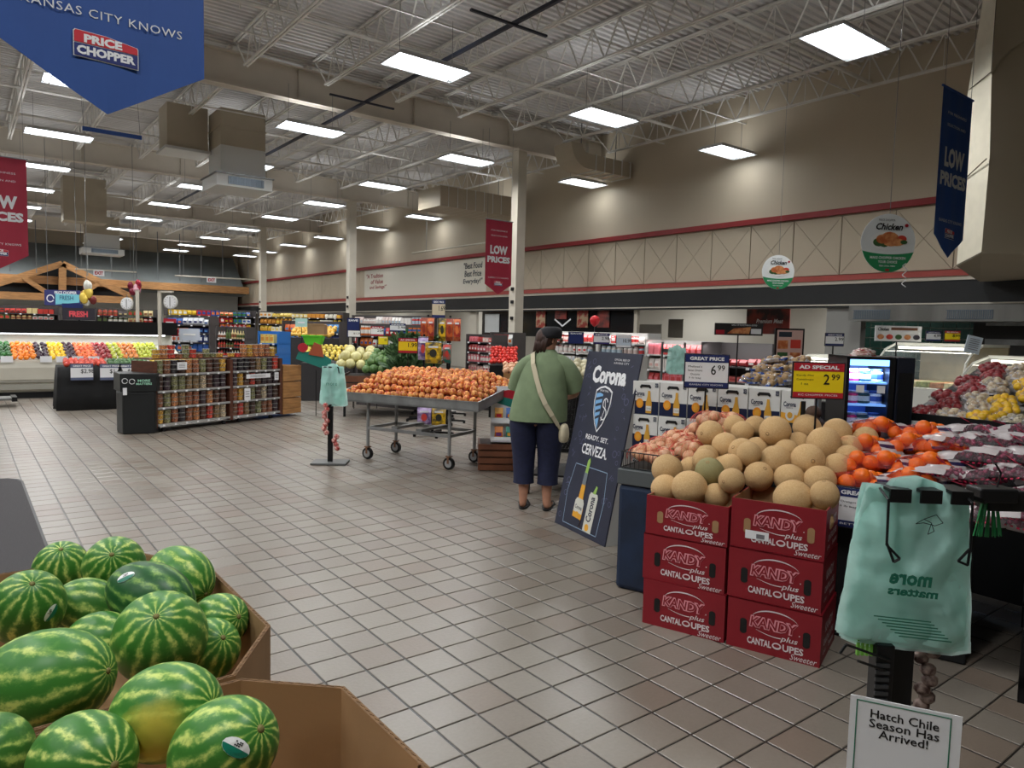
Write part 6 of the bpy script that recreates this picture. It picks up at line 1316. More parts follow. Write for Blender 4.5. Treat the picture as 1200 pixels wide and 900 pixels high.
# hanging wires and conduit
b = MB()
for px in (12, 43, 103, 131, 160, 185, 211, 236, 261): p_ = on_y(px, 330, 41.5); b.tube((p_.x, 41.5, 3.8), (p_.x, 41.5, 6.3), .03, 4)
tag(b.obj('hanging_rods', wirem), 'row of thin rods holding the timber rail before the grey fascia', 'rods', kind='stuff')
for (x0, y0, x1, y1, ex, ey, lab) in ((88, 315, 160, 319, 116, 320, 'left one, above the truss'), (205, 323, 300, 328, 248, 328, 'right one, on the long conduit')):
    a, c = on_y(x0, y0, 38.), on_y(x1, y1, 38.); t = tag(MB().tube(a, c, .035, 6).obj('conduit', pale), 'thin cream conduit carrying an exit sign, ' + lab, 'pipe'); p_ = on_y(ex, ey, 37.9)
    e = thing('exit_sign', 'small red and white EXIT sign, ' + lab, 'sign', p_); MB().box(-.22, .22, 0, .05, -.13, .13).obj('case', white, e); text('EXIT', e, 0, 0, .34, .16, redp, bold=.05)
# scales on frames
def scale_(px, py, Z, label, fx0, fx1, fy0, fy1):
    s_ = Z / FPX; p_ = at(px, py, Z); t = thing('hanging_scale', label, 'scale', p_, CYAW); b = MB(); Ry = Matrix.Rotation(PI / 2, 4, 'X'); b.lathe([(.13, -.03), (.15, -.02), (.15, .02), (.13, .03)], 24, M=Ry); b.obj('dial_case', whites, t)
    flat('dial_face', ell(0, 0, .125, .125), t, white, y=-.032); flat('needle', rect(-.006, .006, -.09, .1), t, black, y=-.036)
    for k in range(12): a = k * PI / 6; flat('dial_mark', [(.1 * math.cos(a - .06), .1 * math.sin(a - .06)), (.1 * math.cos(a + .06), .1 * math.sin(a + .06)), (.115 * math.cos(a + .05), .115 * math.sin(a + .05)), (.115 * math.cos(a - .05), .115 * math.sin(a - .05))], t, black, y=-.035)
    MB().tube((0, 0, -.14), (0, 0, -.28), .012, 6).lathe([(.15, -.34), (.16, -.28), (.155, -.28)], 14).obj('pan', steel, t); MB().tube((0, 0, .14), (0, 0, .22), .01, 6).obj('hook', steel, t)
    x = (fx0 - px) * s_; z1 = (py - fy0) * s_; b = MB(); b.box(x - .03, x + .03, -.03, .03, -p_.z, z1); b.box(x - .03, x + (fx1 - fx0) * s_, -.03, .03, z1 - .04, z1); b.obj('scale_frame', pale, t)
scale_(149, 356, 17.2, 'white dial scale above the right end of the fruit case', 161, 163, 340, 0); scale_(200, 354, 15.5, 'white dial scale on a cream frame behind the nut rack', 187, 203, 341, 0)
# balloons, flowers, sale signs
def balloon(px, py, Z, r, m_, label, tail=.5):
    p_ = at(px, py, Z); t = thing('balloon', label, 'balloon', p_); MB().lathe([(.01, -1.15 * r), (.35 * r, -.98 * r), (.8 * r, -.5 * r), (r, .1 * r), (.85 * r, .65 * r), (.4 * r, .98 * r), (.01, 1.05 * r)], 14).obj('envelope', m_, t, smooth=True); MB().tube((0, 0, -1.15 * r), (0, 0, -1.15 * r - tail), .004, 4).obj('ribbon', wirem, t)
balloon(697, 376, 11.9, .085, mat('balloon_red', (210, 40, 50), .25), 'red balloon floating above the lit shelves by the standee')
def deco(px, py, Z, label, cols, n, rr, rb, tail=0):
    p_ = at(px, py, Z); t = thing('foil_cluster', label, 'decoration', p_, CYAW); rnd = random.Random(px)
    for k in range(n):
        c = rnd.choice(cols); o = MB().ball((0, 0, 0), 1, 8, 6).obj('foil_ball', mat('foil_%d_%d' % (c[0], c[1]), c, .25, .3), t, smooth=True); o.location = (rnd.uniform(-rr, rr), rnd.uniform(-rr, rr) * .4, rnd.uniform(-rr, rr) * (1.6 if tail else 1)); o.scale = (rb, rb * .5, rb * rnd.uniform(1, 1.6))
    MB().tube((0, 0, rr), (0, 0, 6.2 - p_.z), .006, 4).obj('hanging_string', wirem, t)
deco(102, 345, 19, 'cluster of yellow and silver foil balloons hanging over the fruit case', [(230, 200, 90), (220, 220, 210), (120, 50, 50)], 14, .16, .10, 1); deco(157, 337, 19, 'bunch of red and pink foil balloons above the left scale', [(170, 40, 60), (210, 160, 170), (120, 30, 50)], 12, .12, .08)
Z = 19.8; s_ = Z / FPX
t = thing('sale_banner', 'blue and turquoise printed banner hanging under the truss', 'banner', at(73, 349, Z), CYAW); MB().box(-21 * s_, 21 * s_, 0, .01, -9 * s_, 9 * s_).obj('cloth', mat('banner_indigo', (50, 52, 110), .6), t); flat('turquoise_band', [(-8 * s_, -8 * s_), (20 * s_, -5 * s_), (20 * s_, 4 * s_), (-8 * s_, 5 * s_)], t, mat('turquoise', (120, 200, 214))); text('PRICE CHOPPER', t, 4 * s_, 6 * s_, 26 * s_, 3.5 * s_, white, bold=.03); stroke('round_badge', ell(-14 * s_, -1 * s_, 4 * s_, 4 * s_, 14), .03, t, white); text('FRESH', t, 5 * s_, 0, 16 * s_, 5 * s_, navy, y=-.006)
Z = 19.0; s_ = Z / FPX; t = thing('sale_board', 'dark wide board with red lettering standing over the fruit case', 'sign', at(92, 368, Z), CYAW); MB().box(-19 * s_, 19 * s_, 0, .02, -7 * s_, 7 * s_).obj('board', mat('board_black', (44, 40, 50), .5), t); text('FRESH', t, 0, 0, 22 * s_, 7 * s_, mat('neon_red', (220, 80, 90)), bold=.05); MB().box(-19 * s_, -6 * s_, 0, .02, 7 * s_, 12 * s_).box(-6 * s_, 5 * s_, 0, .02, 7 * s_, 12 * s_).obj('top_strip', navy, t); MB().tube((0, .03, -7 * s_), (0, .03, -.9), .02, 6).obj('post', blackm, t)
t = shelf(74, 19.2, 112, 19.3, [1.34], 'of brown packs under the dark sale board', 'mixed', w=.08, zt=1.55)
# ================================================================ MIDDLE PRODUCE: squash, melons, greens
tb3 = thing('produce_table', 'dark produce table with honeydews, green melons and kale', 'table', at(352, 470, 15.2) * 1, CYAW + .12); tb3.location.z = 0
dkt = mat('dark_table', (44, 42, 44), .6); MB().box(0, 2.2, 0, 1.5, 0, .80).obj('base', dkt, tb3); 
W0 = Vector(tb3.location); Rw = Matrix.Rotation(CYAW + .12, 3, 'Z')
t = thing('slatted_table', 'brown wooden produce bin under the green melons', 'table', at(400, 470, 12.6), CYAW + .1); t.location.z = 0; base2 = Vector(t.location); R2 = Matrix.Rotation(CYAW + .1, 3, 'Z')
for k in range(3): MB().box(0, 1.55, -.02, .0, .36 + k * .13, .47 + k * .13).obj('slat', woodd, t)
for k in range(3): MB().box(-.02, 0, 0, 1.2, .36 + k * .13, .47 + k * .13).obj('slat', woodd, t)
MB().box(0, 1.55, 0, 1.2, .33, .70).obj('bin_body', dkt, t)
for x in (.03, 1.48): MB().box(x, x + .04, .03, .07, 0, .36).obj('leg', blackm, t)
def lp(x, y_, z): return base2 + R2 @ Vector((x, y_, z))
pile('honeydew', pile_mesh('honeydew', (222, 216, 158), (206, 196, 130)), lp(-.15, .35, .88), R2 @ Vector((.75, 0, 0)), R2 @ Vector((0, .9, .18)), 4, 4, .095, 'pale yellow honeydew melon left of the green melons', 'melon', 'honeydew melons left of the green melons', layers=2)
pile('green_melon', pile_mesh('green_melon', (72, 112, 54), (120, 150, 90)), lp(.35, .08, .82), R2 @ Vector((.75, 0, 0)), R2 @ Vector((0, .9, .22)), 5, 5, .085, 'small round green melon between honeydews and kale', 'melon', 'small green melons between honeydews and kale', layers=2)
kale = mat('kale_leaf', (52, 80, 48), .6, c2=(96, 126, 84), scale=12)
b = MB()
for k in range(9):
    a = random.uniform(0, 2 * PI)
    L = [(0, 0, 0)]
for k in range(14):
    a = k * 2.4; r0 = .012 + .0022 * k; c_, s2 = math.cos(a), math.sin(a)
    pts_ = [(c_ * r0 * q + -s2 * wd, s2 * r0 * q + c_ * wd, hgt) for q, wd, hgt in ((1, -.02, 0), (4, -.05, .10), (6, -.03, .16), (6.5, .0, .18), (6, .03, .15), (4, .05, .11), (1, .02, 0))]; b.face(pts_)
KM = b.mesh('kale_bunch', kale)
for j in range(7):
    for i in range(8):
        q_ = lp(.95 + i * .09 + random.uniform(-.03, .03), .05 + j * .16, .85 + j * .068); single('kale_bunch', KM, q_, 1.15, 'dark green leafy kale bunch right of the green melons', 'greens', 'kale bunches behind the peaches', rot=(random.uniform(-.6, .1), random.uniform(-.3, .3), random.uniform(0, 6)))
def wp3(x, y_, z): return W0 + Rw @ Vector((x, y_, z))
sq = pile_mesh('yellow_squash', (232, 202, 70), (236, 216, 120)); pile('yellow_squash', sq, wp3(.0, .1, .86), Rw @ Vector((1.0, 0, 0)), Rw @ Vector((0, .9, .3)), 9, 6, .05, 'yellow squash on the dark table behind the crates', 'squash', 'yellow squashes on the dark table')
# mango display behind
t = thing('mango_stand', 'dark stand heaped with mangoes behind the nut rack', 'table', at(338, 400, 18.3), CYAW); t.location.z = 0; MB().box(0, 1.1, 0, .8, 0, 1.28).obj('base', dkt, t); q0 = Vector(t.location); Rq = Matrix.Rotation(CYAW, 3, 'Z')
pile('mango', pile_mesh('mango', (236, 200, 100), (230, 170, 60)), q0 + Rq @ Vector((0, .05, 1.33)), Rq @ Vector((1.1, 0, 0)), Rq @ Vector((0, .6, .25)), 10, 5, .055, 'yellow mango heaped on the dark stand', 'mango', 'mangoes on the dark stand', elong=1.3)
t = thing('green_basket', 'bright green plastic basket between the mangoes and the squash', 'basket', at(368, 399, 16.0), CYAW); MB().loft([[(-.16, -.1, -.1), (.16, -.1, -.1), (.16, .1, -.1), (-.16, .1, -.1)], [(-.22, -.14, .1), (.22, -.14, .1), (.22, .14, .1), (-.22, .14, .1)]]).obj('tub', mat('bright_green', (90, 200, 50), .4), t); MB().box(-.24, .24, -.16, -.13, .09, .12).obj('rim', MATS['bright_green'], t)
t = thing('brown_carton', 'brown cardboard carton above the green basket', 'box', at(370, 386, 17.2), CYAW); MB().box(-.2, .2, 0, .3, -.12, .12).obj('body', card, t); MB().box(-.2, .2, -.01, 0, .10, .14).obj('flap', card, t)
def pouch_stand(px, py, Z, wpx, hpx, cols, n, label, lab2):
    s_ = Z / FPX; t = thing('snack_spinner', label, 'display rack', (at(px, py, Z).x, at(px, py, Z).y, 0), CYAW); zt = zz(px, py - hpx / 2, Z); MB().tube((0, .1, 0), (0, .1, zt + .05), .02, 8).obj('pole', blackm, t); b = MB()
    for k in range(5): a = k * 1.257; b.beam((0, .1, .05), (.3 * math.cos(a), .1 + .3 * math.sin(a), .04), .03, .03); b.tube((.3 * math.cos(a), .1 + .3 * math.sin(a), .0), (.3 * math.cos(a), .1 + .3 * math.sin(a), .05), .022, 8)
    b.obj('base', blackm, t); MB().tube((-wpx * s_ / 2, .04, zt), (wpx * s_ / 2, .04, zt), .008, 6).obj('hook_bar', wirem, t)
    for k in range(n):
        c, c2 = cols[k % len(cols)]; x = (k + .5 - n / 2) * wpx * s_ / n; o = thing('snack_bag', '%s, %s' % (lab2, ('leftmost', 'second', 'third', 'fourth', 'fifth')[k] if n > 1 else 'only one'), 'snack bag', (0, 0, 0), CYAW); w_ = wpx * s_ / n * .96; h_ = hpx * s_
        R_ = Matrix.Rotation(CYAW, 3, 'Z'); o.location = Vector(t.location) + R_ @ Vector((x, 0, zt - .01)); b = MB(); b.loft([[(-w_ / 2, -.01, -h_), (w_ / 2, -.01, -h_), (w_ / 2, .01, -h_), (-w_ / 2, .01, -h_)], [(-w_ * .48, -.05, -h_ * .8), (w_ * .48, -.05, -h_ * .8), (w_ * .48, .03, -h_ * .8), (-w_ * .48, .03, -h_ * .8)], [(-w_ * .48, -.05, -h_ * .25), (w_ * .48, -.05, -h_ * .25), (w_ * .48, .03, -h_ * .25), (-w_ * .48, .03, -h_ * .25)], [(-w_ / 2, -.01, 0), (w_ / 2, -.01, 0), (w_ / 2, .01, 0), (-w_ / 2, .01, 0)]]); b.obj('foil_bag', mat('foilbag_%d_%d' % (c[0], c[1]), c, .3, c2=c2, scale=9, spec=.7), o)
        flat('printed_shape', ell(0, -h_ * .5, w_ * .22, h_ * .2, 12), o, mat('foilprint_%d' % c2[0], c2), y=-.052); flat('printed_title', rect(-w_ * .3, w_ * .3, -h_ * .24, -h_ * .16), o, white, y=-.052)
ORG, YEL, RED_, PUR, GRN = ((196, 90, 34), (150, 50, 30)), ((236, 190, 30), (40, 40, 30)), ((160, 40, 34), (226, 120, 60)), ((90, 60, 120), (200, 180, 220)), ((20, 120, 110), (200, 60, 50))
pouch_stand(501, 385, 13.2, 16, 26, [ORG, RED_], 2, 'spinner rack of orange snack bags behind the peaches, left', 'tall orange snack bag on the left spinner'); pouch_stand(527, 386, 13.0, 26, 26, [YEL, ORG, RED_], 3, 'spinner rack of yellow and red snack bags behind the peaches', 'tall snack bag on the yellow spinner')
pouch_stand(508, 413, 11.6, 20, 24, [YEL], 1, 'short rack with one big yellow snack bag over the peaches', 'big yellow snack bag with a black figure over the peaches'); pouch_stand(524, 414, 12.0, 10, 22, [GRN], 1, 'short rack with a teal snack bag over the peaches', 'teal snack bag beside the big yellow one'); pouch_stand(496, 408, 12.2, 12, 26, [PUR], 1, 'short rack with a purple snack bag over the peaches', 'purple and white snack bag left of the big yellow one')
pouch_stand(506, 488, 10.6, 34, 22, [PUR, YEL], 2, 'low wheeled rack of purple and yellow bags seen under the peach table', 'snack bag low under the peach table')
for px, py, Z, a_, b_, hd_, bd_, tx, lab in ((414, 384, 14.0, 14, 22, navy, navy, ('', ''), 'dark blue panel over the melons'), (415, 391, 13.8, 14, 7, white, white, ('', '$1.29'), 'white price strip under the dark blue panel'), (442, 388, 13.9, 15, 11, redp, white, ('SALE', '2/$4'), 'white and red price card above the kale, left'), (466, 384, 13.6, 18, 9, navy, white, ('PRICE', '2.98'), 'blue and white price card above the kale, right'), (449, 399, 13.3, 11, 9, yel, yel, ('', '99'), 'small yellow card above the kale'), (514, 362, 14.2, 15, 21, navy, mat('beige', (214, 200, 170)), ('GREAT PRICE', '1.69'), 'tall beige and blue price sign above the spinner racks'), (675, 396, 11.7, 17, 13, navy, navy, ('', ''), 'dark blue information sign right of the shopper'), (705, 397, 11.4, 18, 12, mat('indigo', (60, 50, 110)), white, ('PRICE', '2.98'), 'white price card left of the balloon ribbon'), (731, 400, 11.2, 17, 14, white, mat('pale_blue', (200, 214, 226)), ('', '10.99'), 'pale blue price card above the standee'), (978, 398, 8.3, 21, 14, navy, white, ('GREAT PRICE', '2.99'), 'small GREAT PRICE sign left of the cooler'), (1094, 394, 8.2, 17, 11, navy, white, ('GREAT PRICE', '4.99'), 'blue and white price card on the deli case'), (1116, 394, 8.0, 18, 12, redp, yel, ('AD SPECIAL', '8.99'), 'yellow price card on the deli case')):
    s_ = Z / FPX; price_sign(at(px, py, Z), CYAW, a_ * s_, b_ * s_, tx[0] or 'SAVE', hd_, bd_, [], tx[1], '', lab, post=0)
# tomatoes and onions at px 572-600
t = thing('tomato_stand', 'dark sloping stand of red tomatoes left of the column', 'table', at(574, 420, 13.0), CYAW); t.location.z = 0; q0 = Vector(t.location); MB().box(0, .55, .0, .6, .0, .95).obj('base', blackm, t); pile('tomato', pile_mesh('tomato', (214, 40, 36), (226, 70, 50)), q0 + Rq @ Vector((0, 0, 1.0)), Rq @ Vector((.5, 0, 0)), Rq @ Vector((0, .5, .28)), 7, 6, .04, 'bright red tomato on the sloping stand', 'tomato', 'tomatoes on the sloping stand')
t = thing('potato_crate', 'wooden crate of pale onions behind the shopper\'s left arm', 'crate', at(590, 436, 10.6), CYAW); t.location.z = 0; q0 = Vector(t.location)
for z in (.62, .74, .86): MB().box(0, .5, 0, .02, z, z + .1).obj('slat', wood, t)
MB().box(0, .5, .02, .5, .6, .9).obj('crate_body', woodd, t); MB().box(.02, .06, .1, .14, 0, .6).box(.44, .48, .1, .14, 0, .6).obj('leg', blackm, t); pile('onion', onme, q0 + Rq @ Vector((0, 0, .98)), Rq @ Vector((.5, 0, 0)), Rq @ Vector((0, .4, .1)), 6, 5, .045, 'pale yellow onion in the wooden crate near the shopper', 'onion', 'onions in the wooden crate near the shopper')
t = thing('cauliflower_stand', 'dark stand of white garlic and mushrooms right of the shopper', 'table', at(660, 440, 9.4), CYAW); t.location.z = 0; q0 = Vector(t.location); MB().box(-.05, .75, .0, .6, .0, .82).obj('base', blackm, t); pile('cauliflower', pile_mesh('cauliflower', (226, 220, 190), (206, 196, 156)), q0 + Rq @ Vector((0, 0, .92)), Rq @ Vector((.6, 0, 0)), Rq @ Vector((0, .5, .22)), 6, 5, .058, 'round white cauliflower on the dark stand', 'cauliflower', 'cauliflowers right of the shopper', layers=2)
# wood crate and packet display at the person's left
t = thing('slatted_crate', 'brown slatted wooden crate on the floor behind the shopper\'s legs', 'crate', on_z(560, 552), CYAW + .06)
for k in range(4): MB().box(0, .62, 0, .02, .01 + k * .078, .072 + k * .078).obj('slat', woodd, t); MB().box(0, .02, .02, .5, .01 + k * .078, .072 + k * .078).obj('slat', woodd, t)
MB().box(.02, .62, .02, .5, 0.0, .30).obj('crate_body', mat('crate_dark', (50, 30, 22), .7), t); q0 = Vector(t.location); R3_ = Matrix.Rotation(CYAW + .06, 3, 'Z')
t = thing('packet_display', 'white cardboard display of colourful packets on the slatted crate', 'display', q0 + R3_ @ Vector((.14, .04, .325)), CYAW + .06); MB().box(0, .46, .2, .22, 0, .62).obj('back_card', white, t); MB().box(0, .46, 0, .22, 0, .02).box(0, .46, 0, .01, 0, .06).obj('lower_tray', white, t); MB().box(0, .46, .06, .22, .21, .23).box(0, .46, .05, .06, .21, .27).obj('upper_tray', white, t)
flat('printed_header', [(.04, .48), (.46, .42), (.46, .56), (.2, .58), (.06, .55)], t, redp, y=.198); flat('printed_header', [(.02, .44), (.3, .36), (.3, .46), (.05, .52)], t, MATS['topper_teal'], y=.197)
pc_ = [(236, 170, 60), (60, 110, 190), (200, 40, 60), (226, 130, 40), (30, 140, 120), (120, 60, 130)]
for k in range(6):
    me_ = good('snack_pouch', pc_[k], pc_[(k + 2) % 6]); o = bpy.data.objects.new('snack_pouch', me_); COL.objects.link(o); o.scale = (.10, .09, .15); o.rotation_euler = (0, 0, CYAW); o.location = Vector(t.location) + R3_ @ Vector((.09 + (k % 3) * .13, .08 if k >= 3 else .12, .0205 if k >= 3 else .2305)); tag(o, '%s packet in the %s tray of the cardboard display, %s' % (cname(pc_[k]), 'upper' if k < 3 else 'lower', ('left', 'middle', 'right')[k % 3]), 'packet')
# ================================================================ RECESS WALL DRESSING
def on_wall(px, py, X): return on_x(px, py, X)
def wallboard(px0, px1, py0, py1, X, m_, name, label, cat, extra=None, kind=None):
    a = on_x(px0, py0, X); c = on_x(px1, py1, X); L_ = a.y - c.y; H_ = a.z - c.z; t = thing(name, label, cat, (X, a.y, c.z), -PI / 2); MB().box(0, L_, -.02, 0, 0, H_).obj('board', m_, t); return t, L_, H_
gwd = mat('dark_glass', (24, 27, 30), .12, spec=.8); post1 = mat('poster_mix', (176, 150, 120), .5, c2=(150, 50, 40), scale=6, lo=.45, hi=.55); post2 = mat('poster_dark', (60, 44, 44), .5, c2=(150, 60, 50), scale=3)
for k, (x0, x1, m_, nm, lab) in enumerate(((566, 602, gwd, 'dark_storefront', 'dark glass panel left of the nearest column'), (612, 742, gwd, 'dark_storefront', 'wide black glass panel behind the shopper\'s head and the balloon'))):
    t, L_, H_ = wallboard(x0, x1, 362, 398, WX + .12, m_, nm, lab, 'panel')
for x0, x1, y0, y1, m_, lab in ((569, 585, 368, 390, mat('white_board', (196, 200, 200)), 'pale notice board left of the nearest column'), (629, 639, 364, 384, post1, 'patterned poster just above the shopper\'s cap'), (651, 664, 364, 374, post2, 'dark red crest poster on the black panel'), (677, 689, 364, 384, post1, 'tall patterned poster left of the balloon'), (701, 714, 364, 384, post2, 'dark poster right of the balloon'), (745, 775, 380, 398, mat('bulletin', (170, 168, 160)), 'grey notices on the pale rear wall'), (784, 800, 374, 396, mat('sign_greyish', (120, 116, 108)), 'brown grey board on the pale rear wall'), (876, 925, 362, 392, post2, 'large dark red meat poster on the rear wall')):
    wallboard(x0, x1, y0, y1, WX + .08 if x1 < 742 else WX + 1.2, m_, 'wall_poster', lab, 'poster')
o_ = [o for o in COL.objects if o.get('label', '').startswith('large dark red meat')][0]; text('Premium Meat', o_, .62, .3, .7, .10, white, y=-.024, shear=.3, bold=.02)
stroke('chevron', [(0.0, 0), (.35, -.2), (.7, 0)], .05, [o for o in COL.objects if o.get('label', '').startswith('dark red crest')][0], white, y=-.024)
b = on_x(747, 360, WX + .1); struct(MB().box(-.05, .05, -.05, .05, 0, 2.3).obj('trim_6', pale, None, loc=(WX + .1, b.y, 0)))
b = on_x(556, 360, WX + .1); struct(MB().box(-.05, .05, -.2, .2, 0, 2.3).obj('trim_7', pale, None, loc=(WX + .1, b.y, 0)))
# meat case header, poster stand
t = thing('header_sign', 'wide black header sign with barbecue picture on the meat case', 'sign', at(866, 386, 8.9), CYAW + .0); s_ = 8.9 / FPX; MB().box(-28 * s_, 28 * s_, 0, .03, -7 * s_, 7 * s_).obj('board', mat('header_black', (34, 30, 30), .5), t); flat('food_print', [(-14 * s_, -5 * s_), (12 * s_, -5 * s_), (14 * s_, 3 * s_), (-6 * s_, 1 * s_)], t, roast, y=-.002); flat('red_patch', rect(-27 * s_, -17 * s_, -6 * s_, -1 * s_), t, redp, y=-.002); flat('white_card', rect(14 * s_, 26 * s_, -5 * s_, 1 * s_), t, white, y=-.003); text('GRILL UP SOMETHING GOOD', t, 6 * s_, 5 * s_, 30 * s_, 1.8 * s_, white, y=-.003)
t = thing('poster_stand', 'black framed standing poster with four food pictures', 'sign', at(925, 407, 7.6), CYAW); s_ = 7.6 / FPX; MB().box(-17 * s_, 17 * s_, 0, .03, -23 * s_, 22 * s_).obj('frame', blackm, t); flat('poster_face', rect(-15 * s_, 15 * s_, -21 * s_, 20 * s_), t, mat('poster_pink', (206, 170, 160)), y=-.002); flat('title_panel', rect(-13 * s_, 2 * s_, 12 * s_, 18 * s_), t, mat('title_dark', (40, 50, 60)), y=-.004)
for x, z, m_ in ((-8, 3, roast), (7, 4, tom), (-8, -11, leafp), (7, -11, roast)): flat('food_print', rect((x - 6) * s_, (x + 6) * s_, (z - 5) * s_, (z + 5) * s_), t, m_, y=-.004)
MB().tube((0, .02, -23 * s_), (0, .02, -at(925, 407, 7.6).z), .02, 8).obj('post', blackm, t)
# blue and white bags heap
t = thing('potato_bag_stand', 'dark stand carrying blue and clear bags behind the beer cartons', 'table', at(885, 440, 6.6), CYAW); t.location.z = 0; MB().box(0, .7, 0, .6, 0, 1.0).obj('base', dkt, t)
fb = mat('film_blue', (50, 84, 160), .25, c2=(196, 196, 200), scale=14, lo=.48, hi=.55); fc = mat('film_clear_brown', (170, 150, 130), .25, c2=(216, 212, 206), scale=16, lo=.45, hi=.58)
def goods_bag(mm_, seed, nm='produce_bag', rx=.15, ry=.1, h=.08, item=None):
    t = thing(nm, 'x', 'produce bag', (0, 0, 0), 0, 'filled film bags'); b = MB(); rnd = random.Random(seed)
    crumple(rx, ry, h, seed, mm_, 'film', t, band=lambda j, k: (lambda i: (i // 4 + j) % len(mm_)), amp=.28)
    if item:
        for q in range(9):
            a = q * 2.4; rr = math.sqrt((q + .5) / 9); o = bpy.data.objects.new(item[0], item[1]); COL.objects.link(o); o.parent = t; o.location = (math.cos(a) * rr * rx * .8, math.sin(a) * rr * ry * .8, h * .45 * (1.2 - rr * rr)); o.scale = (item[2],) * 3; o.rotation_euler = (q, q * 2, 0)
    MB().ball((rx * .95, 0, .01), .025, 7, 5, (1.6, 1, .5)).obj('tied_end', mm_[0], t); return t
clr = mat('film_clear_bag', (236, 232, 230), .12, alpha=.2, spec=.9)
gb1 = goods_bag([fb, clr, clr], 2, item=('potato', pile_mesh('potato', (176, 140, 96), (200, 168, 124)), .036)); kk = 0
for j, (py, xs) in enumerate(((446, (882, 900, 918)), (436, (896, 914, 932)), (426, (906, 922, 938)))):
    for i, px in enumerate(xs):
        p_ = at(px, py, 6.5 + j * .16); lab = 'blue and clear potato bag, %s row, %s, behind the beer cartons' % (('front', 'middle', 'rear')[j], ('left', 'middle', 'right')[i])
        if kk == 0: gb1.location = p_; gb1['label'] = lab; gb1['group'] = 'blue potato bags'
        else: dup(gb1, p_, (random.uniform(-.3, .3), random.uniform(-.3, .3), random.uniform(0, 6)), lab, 'blue potato bags')
        kk += 1
# ================================================================ OPEN COOLER
Zc = 4.75; pL = at(990, 470, Zc + .05); pR = at(1043, 470, Zc); d_ = pR - pL; cy = math.atan2(d_.y, d_.x); Wc = Vector((d_.x, d_.y)).length; ztc = zz(1015, 418, Zc); t = thing('open_cooler', 'tall black open-front cooler with blue-lit shelves of dips', 'cooler', (pL.x, pL.y, 0), cy)
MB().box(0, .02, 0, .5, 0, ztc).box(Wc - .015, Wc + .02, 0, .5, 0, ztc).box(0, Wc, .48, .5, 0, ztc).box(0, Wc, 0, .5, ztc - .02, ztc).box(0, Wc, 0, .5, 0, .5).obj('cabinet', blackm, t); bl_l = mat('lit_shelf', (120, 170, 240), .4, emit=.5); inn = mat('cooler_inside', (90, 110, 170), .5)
MB().box(.02, Wc - .015, .46, .479, .5, ztc - .02).obj('lining', inn, t)
czs = [ztc - .47, ztc - .32, ztc - .17]
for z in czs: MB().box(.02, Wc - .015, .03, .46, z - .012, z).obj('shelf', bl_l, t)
MB().box(.02, Wc - .015, .01, .03, ztc - .06, ztc - .02).obj('light_bar', mat('light_bar', (120, 180, 250), .4, emit=2.5), t)
ld = bpy.data.lights.new('cooler_lamp', 'AREA'); ld.shape = 'RECTANGLE'; ld.size = Wc * .8; ld.size_y = .05; ld.energy = 2.5; ld.color = (.5, .7, 1); lo_ = bpy.data.objects.new('cooler_lamp', ld); COL.objects.link(lo_); lo_.parent = t; lo_.location = (Wc / 2, .06, ztc - .07); lo_.rotation_euler = (.6, 0, 0)
for si, z in enumerate(czs):
    for k, c in enumerate(((200, 50, 110), (30, 60, 60), (210, 225, 245))):
        o = bpy.data.objects.new('dip_tub', good('jar', c, ((236, 220, 230), (200, 210, 210), (60, 90, 170))[k])); COL.objects.link(o); o.location = Vector((pL.x, pL.y, z + .001)) + Matrix.Rotation(cy, 3, 'Z') @ Vector((.07 + k * (Wc - .13) / 2, .12, 0)); o.scale = (.09, .09, .085); tag(o, '%s tub on the %s shelf of the blue-lit cooler' % (('pink', 'dark', 'pale blue')[k], ('bottom', 'middle', 'top')[si]), 'tub')
for k, (x, z) in enumerate(((.09, -.04), (.22, -.04), (.06, -.49))): flat('price_tag', rect(x - .025, x + .025, ztc - .2 + z, ztc - .15 + z), t, white, y=-.003)
gb2 = goods_bag([mat('film_red', (150, 50, 60), .25, c2=(230, 210, 210), scale=20, lo=.42, hi=.55), fc], 12, rx=.12, ry=.07, h=.05); gb2.location = Vector((pL.x, pL.y, ztc + .02)) + Matrix.Rotation(cy, 3, 'Z') @ Vector((Wc * .55, .2, 0)); gb2['label'] = 'red and white bag lying on top of the black cooler'; gb2['group'] = 'bags on the cooler'
p2 = at(1073, 470, Zc + .1); t = thing('cooler_cabinet', 'dark blue-black cabinet right of the blue-lit cooler', 'cabinet', (pR.x, pR.y, 0), cy); MB().box(.03, .14, .0, .5, 0, ztc - .0).obj('body', mat('cab_blue', (16, 22, 36), .4), t, bev=.004); MB().box(.045, .125, -.005, 0, .1, ztc - .1).obj('front_panel', blackm, t)
dish = thing('dark_heap', 'dark brown coconuts heaped behind the yellow price sign', 'coconuts', at(950, 492, 4.6)); 
for dx, dz in ((0, 0), (.07, -.03), (-.06, -.02), (.03, .045)): o = MB().ball((0, 0, 0), .05, 10, 8, (1.2, 1, .9)).obj('coconut', mat('coconut', (84, 62, 48), .8, var=.4, scale=30), dish, smooth=True); o.location = (dx, 0, dz)
t = thing('low_stand', 'dark low stand under the coconuts', 'stand', at(950, 500, 4.65)); t.location.z = 0; MB().box(-.25, .2, -.05, .3, 0, at(950, 500, 4.65).z - .06).obj('base', blackf, t); MB().box(-.26, .21, -.06, .31, at(950, 500, 4.65).z - .06, at(950, 500, 4.65).z - .04).obj('tabletop', blackm, t)
